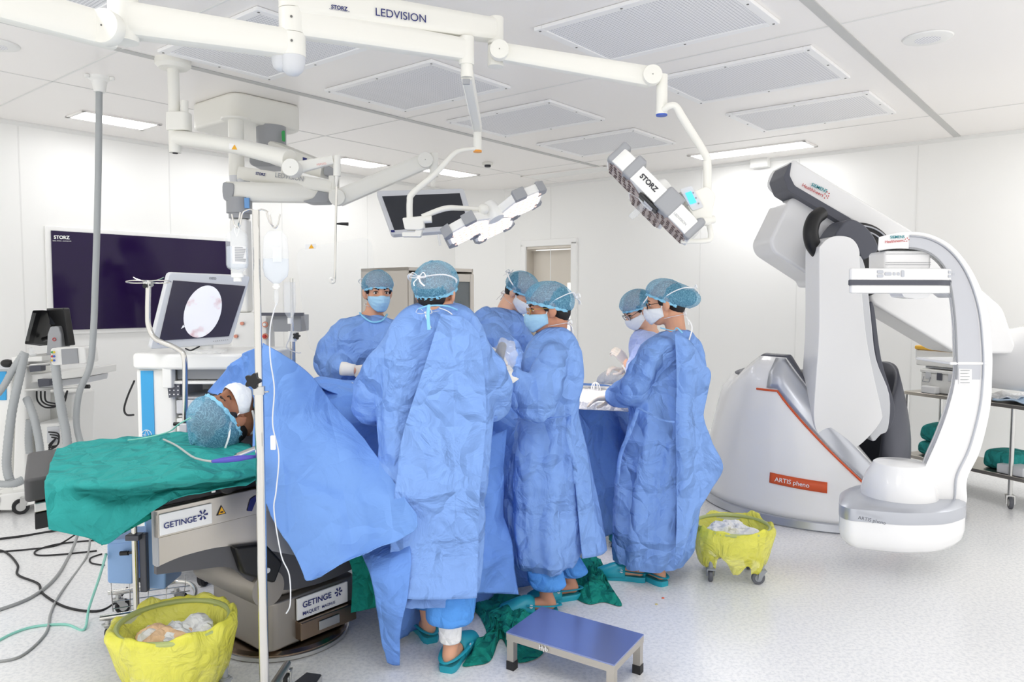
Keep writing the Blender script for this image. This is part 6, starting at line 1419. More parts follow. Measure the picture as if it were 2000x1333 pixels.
    # shoulder joint: black rings and dark hood
    jc = P(1654, 510, Yc + .42); b = MB().lathe([(0, -.20), (.235, -.20), (.262, -.17), (.262, .0), (0, 0)], jc, (0, 1, 0), 64)
    rg = part('shoulder_ring', b, M['black'], t)
    for r_ in (.20, .235): part('ring_groove', MB().tube([jc + V((math.cos(a) * r_, -.205, math.sin(a) * r_)) for a in [2 * math.pi * i / 60 for i in range(60)]], .006, 8, closed=True), M['silver'], rg)
    hood = [(1650, 432), (1668, 428), (1690, 440), (1708, 462), (1716, 486), (1700, 500), (1684, 506), (1672, 482), (1658, 464), (1630, 462)]
    slab(t, 'joint_hood', hood, Yc + .10, .26, M['dgrey'], bev=.015, smooth=4)
    cab = [P(1604, 416, Yc + .16), P(1590, 428, Yc + .12), P(1583, 452, Yc + .1), P(1588, 478, Yc + .1), P(1602, 498, Yc + .12)]
    part('corrugated_loom', MB().tube(cab, [.048, .050, .050, .050, .045], 20, 6), M['black'], t)
    # rear housing block, left
    blk = [(1545, 382), (1580, 388), (1700, 452), (1690, 560), (1600, 560), (1596, 548), (1510, 492), (1503, 470)]
    slab(t, 'rear_housing', blk, Yc + .42, .42, GL, bev=.03, r=.06)
    # upper diagonal arm in front of it, running down to the right behind the C
    ua = [(1550, 309), (1792, 455), (1960, 600), (1990, 690), (1870, 690), (1700, 590), (1680, 440), (1545, 366), (1530, 350), (1536, 325)]
    o = slab(t, 'diagonal_arm', ua, Yc + .36, .38, GL, bev=.05, seg=4, r=.05)
    slab(t, 'arm_edge_trim', [(1530, 345), (1540, 322), (1546, 315), (1542, 342), (1552, 362), (1660, 425), (1690, 450), (1680, 462), (1640, 432), (1540, 372)], Yc + .34, .3, M['dgrey'], bev=.012, r=.015)
    Yt = Yc + .352
    text('SIEMENS', P(1583, 362, Yt), P(1613, 376, Yt), (.3, 0, 1), M['teal_p'], o, bold=.02, lift=.006); text('Healthineers', P(1565, 363, Yt), P(1606, 384, Yt), (.3, 0, 1), M['red_p'], o, bold=.01, lift=.006)
    for i, (px, py) in enumerate(((1611, 378), (1615, 374), (1619, 377), (1614, 382), (1610, 386), (1616, 386), (1618, 382))): part('logo_dot', MB().lathe([(0, 0), (.0045, 0), (0, .002)], P(px, py, Yt - .006), (0, -1, 0), 10), M['red_p'], o)
    # end drum at the right edge
    dr_ = P(1985, 700, Yc + .5); part('rear_drum', MB().lathe([(0, -.3), (.17, -.3), (.21, -.24), (.24, 0), (.24, .3), (0, .3)], dr_ + V((.06, 0, 0)), V((.45, -.75, .1)), 48), GL, t)
    # C-arm: band swept along the C
    YC = 4.12; e2 = V((.52, 1, 0)).normalized()
    outer = spl([P(1716, 462, YC), P(1760, 452, YC), P(1812, 455, YC), P(1860, 480, YC), P(1900, 530, YC), P(1928, 600, YC), P(1938, 680, YC), P(1938, 740, YC), P(1934, 800, YC), P(1915, 880, YC), P(1890, 935, YC), P(1888, 985, YC), P(1862, 1020, YC), P(1790, 1035, YC)], 6)
    inner = spl([P(1714, 488, YC), P(1760, 484, YC), P(1805, 490, YC), P(1836, 512, YC), P(1852, 545, YC), P(1862, 610, YC), P(1866, 680, YC), P(1866, 740, YC), P(1852, 800, YC), P(1830, 860, YC), P(1808, 910, YC), P(1790, 960, YC), P(1760, 985, YC), P(1700, 985, YC)], 6)
    part('c_arm_front', MB().prism(outer + inner[::-1], e2 * .05), GL, t, bev=.012, ang=50)
    sh = lambda L, k: [p + e2 * k for p in L]
    part('c_arm_core', MB().prism(sh([a * .93 + b * .07 for a, b in zip(outer, inner)], .05) + sh([a * .02 + b * .98 for a, b in zip(outer, inner)], .05)[::-1], e2 * .20), M['lgrey'], t, bev=.012, ang=50)
    ch_o = [a * .68 + b * .32 for a, b in zip(outer, inner)][8:43]; ch_i = [a * .03 + b * .97 for a, b in zip(outer, inner)][8:43]
    part('grey_channel', MB().prism(sh(ch_o, -.004) + sh(ch_i, -.004)[::-1], e2 * .02), mat('channel_grey', (205, 207, 213), .4), t, ang=50)
    part('channel_edge', MB().tube([p - e2 * .004 for p in ch_i], .006, 8), M['grey'], t)
    grv = [a * .74 + b * .26 for a, b in zip(outer, inner)][8:-8]
    part('grey_groove', MB().tube([p - e2 * .002 for p in grv], .011, 10, flat=.5), SV, t)
    grv = [a * .68 + b * .32 for a, b in zip(outer, inner)][24:52]
    part('c_arm_back', MB().prism(sh(outer, .25) + sh(inner, .25)[::-1], e2 * .05), GL, t, bev=.012, ang=50)
    o = slab(t, 'arm_collar', [(1856, 706), (1936, 706), (1932, 712), (1856, 712)], YC - .01, .36, GL, bev=.01)
    text('SIEMENS', P(1738, 465, YC - .002), P(1766, 464, YC - .002), (0, 0, 1), M['teal_p'], t, bold=.02, lift=.004); text('Healthineers', P(1728, 474, YC - .002), P(1764, 471, YC - .002), (0, 0, 1), M['red_p'], t, bold=.01, lift=.004)
    for px, py in ((1768, 466), (1772, 464), (1775, 467), (1771, 470), (1767, 470)): part('logo_dot', MB().lathe([(0, 0), (.003, 0), (0, .002)], P(px, py, YC - .004), (0, -1, 0), 10), M['red_p'], t)
    lb = part('rating_label', MB().prism(PP([(1873, 719), (1898, 720), (1898, 750), (1873, 750)], YC - .003), (0, -.002, 0)), M['paper'], t)
    for i in range(5): part('label_line', MB().prism(PP([(1876, 722 + i * 6), (1894, 722 + i * 6), (1894 - i % 2 * 6, 723 + i * 6), (1876, 723 + i * 6)], YC - .006), (0, -.001, 0)), M['grey'], lb)
    # detector
    part('detector_neck', MB().prism([P(1728, 488, YC + .03), P(1819, 488, YC + .03), P(1819, 526, YC + .03), P(1728, 526, YC + .03)], (.03, .26, 0)), GL, t, bev=.02, seg=3)
    for py in (495, 512, 516): part('neck_seam', MB().tube([P(1729, py, YC + .026), P(1818, py, YC + .026)], .0012, 6), M['grey'], t)
    YD = YC - .06; zD = lambda py: P(1770, py, YD).z
    fp = [P(1658, 530, YD), P(1838, 530, YD), P(1893, 530, YD + .16), P(1888, 530, YD + .42), P(1672, 530, YD + .42), P(1660, 530, YD + .3)]
    fp = [V((p.x, p.y, 0)) for p in fp]
    def lay(name, y0, y1, m, k=0, bev=.012):
        c = sum(fp, V((0, 0, 0))) / 6; q_ = [V((p.x + (p.x - c.x) * k, p.y + (p.y - c.y) * k, zD(y1))) for p in fp]
        return part(name, MB().prism(rnd_poly(q_, .03, 4), (0, 0, zD(y0) - zD(y1))), m, t, bev=bev)
    det = lay('detector_upper', 523, 547, GL); lay('detector_stripe', 546, 556, M['dgrey'], .008, .002); lay('detector_lower', 555, 572, GL, -.01, .018)
    part('lower_bulge', MB().prism(rnd_poly(PP([(1760, 570), (1820, 570), (1812, 581), (1790, 583), (1766, 580)], YD + .1), .01), (0, .14, 0)), GL, t, bev=.01); part('lower_bulge', MB().prism(rnd_poly(PP([(1838, 570), (1882, 572), (1874, 580), (1852, 581)], YD + .16), .01), (0, .1, 0)), GL, t, bev=.01)
    def key(pts): part('control_key', MB().prism(rnd_poly(PP(pts, YD - .001), .006, 3), (0, -.003, 0)), SV, det)
    for x0, x1, y0, y1 in ((1713, 1725, 527, 533), (1713, 1725, 535, 541), (1728, 1741, 531, 537), (1744, 1749, 531, 537), (1752, 1757, 531, 537), (1760, 1766, 527, 540)): key([(x0, y0), (x1, y0), (x1, y1), (x0, y1)])
    for i, x0 in enumerate((1852, 1852, 1859, 1866, 1870, 1874)):
        y0 = (528, 536, 532, 533, 533, 529)[i]; w_ = (5, 5, 5, 2, 2, 2)[i]; h_ = (5, 5, 5, 5, 5, 12)[i]; yy = YD + .16 * (x0 - 1838) / 55 - .003
        part('control_key', MB().prism(PP([(x0, y0), (x0 + w_, y0), (x0 + w_, y0 + h_), (x0, y0 + h_)], yy), (0, -.003, 0)), SV, det)
    # X-ray tube housing at the bottom
    YB = 4.02; zB = lambda py, px=1750: P(px, py, YB).z
    cx = P(1755, 960, YB + .18)
    fpB = [P(1640, 1000, YB + .05), P(1658, 1000, YB - .03), P(1770, 1000, YB - .12), P(1850, 1000, YB - .10), P(1888, 1000, YB + .02), P(1880, 1000, YB + .42), P(1800, 1000, YB + .55), P(1665, 1000, YB + .45), P(1640, 1000, YB + .3)]
    fpB = [V((p.x, p.y, 0)) for p in fpB]; c = sum(fpB, V((0, 0, 0))) / 9; rings = []
    for py, k in ((996, -.06), (1000, -.01), (1012, 0), (1040, 0), (1056, -.03), (1068, -.12), (1076, -.30), (1079, -.6)):
        rings.append([V((c.x + (p.x - c.x) * (1 + k), c.y + (p.y - c.y) * (1 + k), zB(py))) for p in rnd_poly(fpB, .08, 6)])
    th = part('tube_housing', MB().loft(rings), GL, t, ang=45)
    rings = []
    for py, k in ((984, -.10), (990, .005), (1004, .012), (1013, .008)): rings.append([V((c.x + (p.x - c.x) * (1 + k), c.y + (p.y - c.y) * (1 + k), zB(py))) for p in rnd_poly(fpB, .08, 6)])
    part('silver_band', MB().loft(rings), SV, t, ang=45)
    q_ = [a + (0, ) if 0 else a for a in ()]
    fr = PP([(1658, 1010), (1765, 1028), (1775, 1052), (1700, 1048), (1656, 1030)], YB - .07)
    text('ARTIS pheno', P(1675, 1012, YB - .10), P(1729, 1023, YB - .13), (0, 0, 1), M['dgrey'], th, bold=.005, lift=.012)
    dc = V((P(1756, 960, YB + .2).x, YB + .2, 0)); zz_ = lambda py: P(1756, py, YB + .2).z
    prof = [(.2, zz_(992)), (.203, zz_(985)), (.203, zz_(968)), (.198, zz_(962)), (.19, zz_(945)), (.17, zz_(925)), (.145, zz_(910)), (.135, zz_(903)), (.125, zz_(901)), (0, zz_(899))]
    dm = part('tube_dome', MB().lathe(prof, (dc.x, dc.y, 0), (0, 0, 1), 64), GL, t, ang=30)
    part('dome_ring', MB().lathe([(.204, zz_(972)), (.207, zz_(975)), (.204, zz_(978))], (dc.x, dc.y, 0), (0, 0, 1), 64, cap=False), M['lgrey'], dm)
carm()
# ------------------------------------------------------------------ trolley on the right
def trolley():
    zt = P(1767, 762, 6.3).z; a = Z(1766, 762, zt); b_ = Z(2060, 800, zt); dv = (b_ - a); u = dR * 0 + (V((dv.x, dv.y, 0))).normalized(); v = V((-u.y, u.x, 0)); L = 1.25; D = .45
    t = thing('supply_trolley', 'stainless steel supply trolley with two shelves against the back wall, behind the C-arm', 'trolley', (a.x, a.y, 0))
    q = lambda x, y, z: V((a.x, a.y, 0)) + u * x + v * y + V((0, 0, z))
    zl = P(1767, 888, 6.2).z
    for nm, z in (('top_shelf', zt), ('lower_shelf', zl)):
        part(nm, MB().prism([q(0, 0, z - .03), q(L, 0, z - .03), q(L, D, z - .03), q(0, D, z - .03)], (0, 0, .03)), M['brushed'], t, bev=.004)
    for x in (.02, L * .72):
        for y in (.02, D - .02):
            lg = part('leg', MB().cyl(q(x, y, .09), q(x, y, zt - .03), .016), M['steel'], t); caster(lg, q(x, y, .11), .045, 1.2, mat('grey_wheel', (96, 98, 104), .5))
    return q, zt, zl, u, v
q, zt, zl, u_, v_ = trolley()
def qbox(c, sx, sy, sz, mb=None):
    mb = mb or MB(); x, y, z = c; return mb.add([q(x + i * sx, y + j * sy, z + k * sz) for i in (0, 1) for j in (0, 1) for k in (0, 1)], [(0, 1, 3, 2), (4, 6, 7, 5), (0, 4, 5, 1), (2, 3, 7, 6), (0, 2, 6, 4), (1, 5, 7, 3)])
def bx2(name, label, cat, c, s, m, lid=None, group=None):
    t = thing(name, label, cat, q(c[0] + s[0] / 2, c[1] + s[1] / 2, c[2]), group); b = part('box_body', qbox(c, *s), m, t, bev=.01)
    if lid: part('lid', qbox((c[0] - .008, c[1] - .008, c[2] + s[2] + .001), s[0] + .016, s[1] + .016, lid[0]), lid[1], t, bev=.01)
    return t
t = bx2('storage_case', 'white storage case with grey latches on the trolley’s top shelf', 'case', (.09, .08, zt), (.34, .28, .16), M['white'], (.03, M['white']))
for x in (.14, .24, .34): part('latch', qbox((x, .070, zt + .11), .045, .012, .06), M['lgrey'] if x != .24 else M['dgrey'], t, bev=.003)
part('handle', MB().tube([q(.13, .066, zt + .13), q(.13, .05, zt + .09), q(.19, .05, zt + .09), q(.19, .066, zt + .13)], .004, 8), M['grey'], t)
t = thing('storage_case', 'white case with a yellow lid on a bracket above the trolley', 'case', q(.05, .1, zt + .215))
part('box_body', qbox((.02, .1, zt + .215), .42, .26, .13), M['white'], t, bev=.012); part('lid', qbox((.01, .09, zt + .346), .44, .28, .035), mat('yellow_lid', (244, 190, 66), .4), t, bev=.012)
part('support_tray', qbox((.1, .12, zt + .198), .3, .22, .014), M['grey'], t)
part('clip', qbox((.005, .12, zt + .27), .014, .04, .1), M['lgrey'], t)
bx2('small_carton', 'small white carton with a printed label at the trolley’s front edge', 'carton', (.15, .005, zt), (.13, .06, .06), M['paper'])
def bundle(c, s, label, seed):
    x, y, z = c; cc = q(x + s[0] / 2, y + s[1] / 2, z + s[2] / 2); mb = MB(); R = Matrix(((u_.x, v_.x, 0), (u_.y, v_.y, 0), (0, 0, 1))); rr = []
    for i in range(17):
        ph = -math.pi / 2 + math.pi * i / 16; row = []
        for j in range(40):
            th = 2 * math.pi * j / 40; f = lambda w_, e=.35: math.copysign(abs(w_) ** e, w_)
            p = V((f(math.cos(ph)) * f(math.cos(th), .5) * s[0] / 2, f(math.cos(ph)) * f(math.sin(th), .5) * s[1] / 2, f(math.sin(ph), .6) * s[2] / 2))
            p *= 1 + .10 * noise.noise(p * 9 + V((seed, 0, 0))); row.append(cc + R @ p)
        rr.append(row)
    tag(part('cloth_bundle', mb.loft(rr), M['green'], None, ang=0), label, 'cloth bundle', 'green cloth bundles on the lower shelf')
bundle((.06, .06, zl), (.34, .30, .12), 'lower green cloth bundle of the two stacked at the trolley’s left end', 1)
bundle((.07, .06, zl + .12), (.34, .30, .14), 'upper green cloth bundle of the two stacked at the trolley’s left end', 3)
bundle((.62, .08, zl), (.26, .28, .15), 'single green cloth bundle to the right of the C-arm on the lower shelf', 5)
bx2('grey_carton', 'grey carton on the lower trolley shelf beside the single green bundle', 'carton', (.79, .02, zl), (.20, .16, .07), M['lgrey'])
fl = net([[q(.74 + .15 * i, .02 + .14 * j, zt + .012 + .02 * ((i + j) % 2)) for i in range(4)] for j in range(4)], 6, 6, lambda u, v, p: .012 * noise.noise(p * 12))
tag(part('folded_paper', MB().grid(fl), mat('pale_blue_paper', (196, 218, 240), .7), None, ang=0, solid=.012), 'pale blue and white wrapping papers on the trolley’s right end', 'paper')
fl = net([[q(.60 + .08 * i, .04 + .1 * j, zt + .02 + .03 * ((i + j) % 2)) for i in range(4)] for j in range(4)], 6, 6, lambda u, v, p: .02 * noise.noise(p * 14))
tag(part('white_wrapping', MB().grid(fl), M['wcloth'], None, ang=0, solid=.012), 'crumpled white wrapping beside the blue papers on the trolley', 'paper')
# ------------------------------------------------------------------ instrument cabinet at the back
def cabinet():
    Yb = 6.75; f0, f1 = P(796, 530, Yb - .3), P(924, 530, Yb + .1); s0 = P(705, 525, Yb + .1)
    A = V((P(796, 600, 6.5).x, 6.5, 0)); Bq = V((P(924, 600, 6.95).x, 6.95, 0)); Cq = V((P(706, 600, 6.95).x, 6.95, 0)); Dq = Bq + (Cq - A)
    A = A; h = P(796, 522, 6.5).z
    t = thing('instrument_cabinet', 'stainless steel instrument cabinet with glass doors behind the left-hand surgeons', 'cabinet', A)
    up = lambda p, z: V((p.x, p.y, z))
    part('carcass', MB().prism([up(A, .1), up(A, h), up(Cq, h), up(Cq, .1)], (Bq - A) * .02).prism([up(Dq, .1), up(Dq, h), up(Cq, h), up(Cq, .1)], (A - Cq) * .02).prism([up(Bq, .1), up(Bq, h), up(Dq, h), up(Dq, .1)], (A - Bq) * .02).prism([up(A, h), up(Bq, h), up(Dq, h), up(Cq, h)], V((0, 0, -.03))).prism([up(A, .1), up(Bq, .1), up(Dq, .1), up(Cq, .1)], V((0, 0, .03))), M['doorst'], t)
    fd_ = (Bq - A); n = V((fd_.y, -fd_.x, 0)).normalized(); n = n if n.y < 0 else -n
    fr = lambda a, b, z0, z1, th=.03, off=0: [up(A + fd_ * a, z0) + n * off, up(A + fd_ * b, z0) + n * off, up(A + fd_ * b, z1) + n * off, up(A + fd_ * a, z1) + n * off]
    for a, b in ((.0, .5), (.5, 1.0)):
        d = part('door_frame', MB().prism(fr(a + .01, a + .07, .15, h - .05), n * .025).prism(fr(b - .07, b - .01, .15, h - .05), n * .025).prism(fr(a + .07, b - .07, h - .12, h - .05), n * .025).prism(fr(a + .07, b - .07, .15, .22), n * .025), M['doorst'], t, bev=.004)
        part('glass', MB().prism(fr(a + .07, b - .07, .22, h - .12, off=.008), n * .005), mat('cabinet_glass', (150, 158, 160), .08, alpha=.45), d)
        part('latch', MB().prism(fr(b - .05, b - .03, h - .5, h - .4, off=.027), n * .012), M['steel'], d)
    for z in (.55, .95, 1.3): part('shelf', MB().prism([up(A, z) - n * .03, up(Bq, z) - n * .03, up(Dq, z), up(Cq, z)], V((0, 0, .012))), M['steel'], t)
    ps = [('white carton on a cabinet shelf', 'paper'), ('red-topped box on a cabinet shelf', 'red_p'), ('green carton on a cabinet shelf', 'green'), ('pale purple folded pack on a cabinet shelf', 'gownL')]
    for k_, (a, z, w_, hh, lb) in enumerate(((.12, 1.312, .18, .22, 1), (.60, 1.312, .12, .18, 0), (.80, 1.312, .1, .2, 2), (.56, .962, .3, .14, 3), (.15, .962, .25, .2, 0))):
        p0 = A + fd_ * a - n * .08; tag(part('stored_carton', MB().prism([up(p0, z), up(p0 + fd_ * w_, z), up(p0 + fd_ * w_, z + hh), up(p0, z + hh)], -n * .15), M[ps[lb][1]], None, bev=.004), ('left-hand ' if a < .3 else 'right-hand ') + ps[lb][0] + (', second from top' if z < 1 else ', upper shelf'), 'carton', 'cartons in the steel cabinet')
    for p in (A, Bq, Cq, Dq): part('foot', MB().cyl(up(p + ((A + Dq) / 2 - p) * .08, 0), up(p + ((A + Dq) / 2 - p) * .08, .1), .02), M['steel'], t)
cabinet()
# ------------------------------------------------------------------ endoscopy tower
def tower():
    Y0 = 4.05; t = thing('endoscopy_cart', 'white equipment cart with a sky-blue stripe and open shelves behind the patient’s head', 'equipment cart', (P(350, 900, Y0).x, Y0, 0))
    x = lambda px, Y=Y0: P(px, 700, Y).x
    z = lambda py, Y=Y0: P(350, py, Y).z
    xa, xb, xc, xd_ = x(264), x(338), x(452), x(500); D = .55
    zt = z(722); 
    tp = [V((x(258), Y0 - .02, zt)), V((x(345), Y0 - .07, zt)), V((x(470), Y0 - .05, zt)), V((x(502), Y0 + .02, zt)), V((x(502) + .05, Y0 + D, zt)), V((x(258) + .02, Y0 + D, zt))]
    part('top_tray', MB().prism(rnd_poly(tp, .05, 5), (0, 0, .085)), M['white'], t, bev=.018, seg=3)
    part('side_column', MB().box(((xa + xb) / 2, Y0 + .2, (zt + .18) / 2), (xb - xa, .4, zt - .18)), M['white'], t, bev=.02, seg=3)
    bs = part('blue_stripe', MB().box(((x(275) + x(299)) / 2, Y0 - .003, (zt + .22) / 2), (x(299) - x(275), .006, zt - .24)), M['skyblue'], t)
    c = P(287, 851, Y0 - .008); em = MB().tube([c + V((.026 * math.cos(a), 0, .026 * math.sin(a))) for a in [2 * math.pi * i / 30 for i in range(30)]], .0018, 6, closed=True)
    em.tube([c + V((0, 0, .026)), c + V((-.018, 0, -.018)), c + V((.018, 0, -.018)), c + V((0, 0, .026))], .0016, 6).tube([c + V((-.026, 0, 0)), c + V((-.005, 0, 0)), c + V((-.005, 0, -.02))], .0016, 6)
    part('round_emblem', em, M['paper'], bs)
    part('rear_column', MB().box(((x(470) + x(498)) / 2 + .02, Y0 + .3, (zt + .18) / 2), (.08, .4, zt - .18)), M['white'], t, bev=.015)
    part('back_panel', MB().box(((xb + xc) / 2 + .02, Y0 + .48, (zt + .2) / 2), (xc - xb + .12, .02, zt - .2)), M['grey'], t)
    def dev(name, y0, y1, m, off=0.0, xr=0): return part(name, MB().box(((xb + x(470)) / 2 + .005, Y0 + .2 + off, (z(y0) + z(y1)) / 2), (x(470) - xb - .01, .36, z(y0) - z(y1))), m, t, bev=.006)
    dev('grey_device', 722, 744, M['grey']); dev('shelf', 745, 751, M['white'], -.05); dev('shelf', 778, 782, M['lgrey']); d1 = dev('white_device', 783, 810, M['lgrey'], -.02); dev('shelf', 814, 818, M['white']); d2 = dev('white_device', 819, 856, M['white'], -.02)
    for i in range(6): part('vent_slot', MB().box(((xb + x(450)) / 2, Y0 - .004, z(826 + i * 5)), (.16, .004, .004)), M['grey'], d2)
    dev('shelf', 900, 906, M['white'])
    pb_ = part('connector_plate', MB().prism(PP([(327, 754), (352, 751), (352, 774), (330, 779)], Y0 - .02), (0, .02, 0)), M['dgrey'], t)
    for i in range(9): part('white_button', MB().cyl(P(332 + (i % 3) * 8, 756 + (i // 3) * 8, Y0 - .021), P(332 + (i % 3) * 8, 756 + (i // 3) * 8, Y0 - .025), .004, seg=8), M['paper'], pb_)
    part('side_bracket', MB().box((x(334), Y0 - .03, z(736)), (.05, .05, .12)), M['white'], t, bev=.006)
    part('base', MB().prism(rnd_poly([V((xa - .03, Y0 - .1, .13)), V((x(430), Y0 - .1, .13)), V((x(490), Y0 + D, .13)), V((xa - .03, Y0 + D, .13))], .05), (0, 0, .06)), M['lgrey'], t, bev=.012)
    for px, dy, a in ((395, -.06, 1.4), (285, -.04, 1.0), (470, .5, .4), (290, .5, .2)): caster(t, V((x(px, Y0 + dy), Y0 + dy, .14)), .05, a)
    part('power_cable', MB().tube(PP([(263, 745), (250, 775), (243, 800), (248, 812), (262, 812)], Y0 + .1), .0055, 8, 6), M['rubber'], t)
    # monitor on the cart
    Ym = 4.0; m = thing('endoscope_monitor', 'pale grey monitor showing a round white and pink endoscope image, on the cart', 'monitor', P(400, 700, Ym))
    q = PP([(330, 534, Ym - .05), (490, 540, Ym + .22), (453, 674, Ym + .18), (293, 684, Ym - .08)])
    n = (q[1] - q[0]).cross(q[3] - q[0]).normalized(); n = n if n.y < 0 else -n
    c0 = q[0]; q = [p + n * (c0 - p).dot(n) for p in q]
    part('housing', MB().prism(rnd_poly(q, .02, 4), -n * .055), M['lgrey'], m, bev=.007)
    pr = lambda px, py, h=0: (lambda r: V((0, 0, H0)) + r * ((c0 + n * h - V((0, 0, H0))).dot(n) / r.dot(n)))(ray(px, py))
    sc = [pr(338, 549, .002), pr(479, 560, .002), pr(447, 658, .002), pr(311, 667, .002)]
    s_ = part('screen', MB().prism(sc, n * .003), mat('monitor_screen', (58, 54, 66), .25, emis=(60, 56, 70), es=.15), m)
    ctr = (396, 610); rim = []
    im = mat('endoscope_image', (240, 236, 240), .4); b = bsdf(im); v = tc(im)
    nz = nd(im, 'ShaderNodeTexNoise'); nz.inputs['Scale'].default_value = 9; nz.inputs['Detail'].default_value = 5; lk(im, v, nz.inputs['Vector'])
    rp = nd(im, 'ShaderNodeValToRGB'); e = rp.color_ramp.elements; e[0].position = .22; e[0].color = lin((176, 112, 124)); e[1].position = .42; e[1].color = lin((246, 246, 250)); ee = rp.color_ramp.elements.new(.32); ee.color = lin((222, 196, 200)); lk(im, nz.outputs['Fac'], rp.inputs[0]); lk(im, rp.outputs[0], b.inputs['Base Color']); lk(im, rp.outputs[0], b.inputs['Emission Color']); b.inputs['Emission Strength'].default_value = .15
    for i in range(48):
        a = 2 * math.pi * i / 48; ex, ey = math.cos(a), math.sin(a); rim.append(pr(ctr[0] + 36 * ex - 11 * ey * -1 * .9, ctr[1] - 51 * ey + 0 * ex, .006))
    part('endoscope_picture', MB().prism(rim, -n * .002), im, s_)
    part('picture_notch', MB().prism([pr(354, 644, .007), pr(358, 636, .007), pr(361, 640, .007)], -n * .003), im, s_)
    text('EIZO', pr(409, 547, .002), pr(422, 547.6, .002), (0, 0, 1), M['blackp'], m); text('NDS', pr(308, 674, .002), pr(316, 673.5, .002), (0, 0, 1), mat('blue_print', (50, 90, 190), .5), m)
    for i in range(8): part('menu_button', MB().cyl(pr(417 + i * 4, 668 - i * .4, 0), pr(417 + i * 4, 668 - i * .4, .003), .0028, seg=8), M['grey'], m)
    bp = V((x(395, Ym + .1), Ym + .15, zt + .085)); part('stand', MB().lathe([(.11, 0), (.11, .01), (.04, .02), (.035, .12), (0, .12)], bp, (0, 0, 1), 32), M['white'], m)
    pk = P(385, 693, Ym - .03); tag(part('clear_packet', MB().grid(net([[V((pk.x - .1 + .07 * i, pk.y - .02 + .06 * j, zt + .09 + .012 * ((i + j) % 2))) for i in range(4)] for j in range(3)], 5, 5, lambda u, v, p: .01 * noise.noise(p * 25))), mat('crinkled_film', (245, 247, 250), .1, alpha=.3), None, ang=0), 'crinkled clear plastic packet lying on the cart top below the monitor', 'packet')
    tag(part('monitor_cable', MB().tube(PP([(362, 682), (372, 686), (382, 682), (390, 678)], Ym - .05), .004, 8, 5), M['rubber'], m))
    # bent steel arm clamped at the table with a ring hook bar
    Yp = 3.62; b = thing('support_arm', 'bent chrome accessory arm with a hooked crossbar, in front of the endoscope monitor', 'support arm', P(362, 860, Yp))
    part('bent_rod', MB().tube(PP([(362, 870), (362, 760), (360, 700), (345, 682), (305, 664), (291, 640), (289, 610), (290, 560)], Yp), .0125, 16, 6), M['chrome'], b)
    part('top_clamp', MB().cyl(P(290, 562, Yp), P(290, 549, Yp), .018).box(P(290, 556, Yp), (.035, .03, .02)), M['steel'], b); part('black_knob', MB().cyl(P(283, 560, Yp - .03), P(283, 560, Yp - .05), .011, seg=14), M['black'], b)
    for s in (-1, 1): part('ring_bar', MB().tube([P(290 + s * (22 + 22 * math.cos(a)), 552 + 2.6 * math.sin(a), Yp + .03 * math.sin(a)) for a in [2 * math.pi * i / 24 for i in range(24)]], .003, 8, closed=True).tube(PP([(290 + s * 10, 551), (290 + s * 25, 546), (290 + s * 30, 543)], Yp), .0025, 6), M['chrome'], b)
    part('lower_clamp', MB().box(P(362, 846, Yp), (.04, .05, .09)), M['lgrey'], b, bev=.006); part('black_knob', MB().cyl(P(351, 830, Yp - .02), P(340, 830, Yp - .02), .009, seg=14), M['black'], b)
tower()
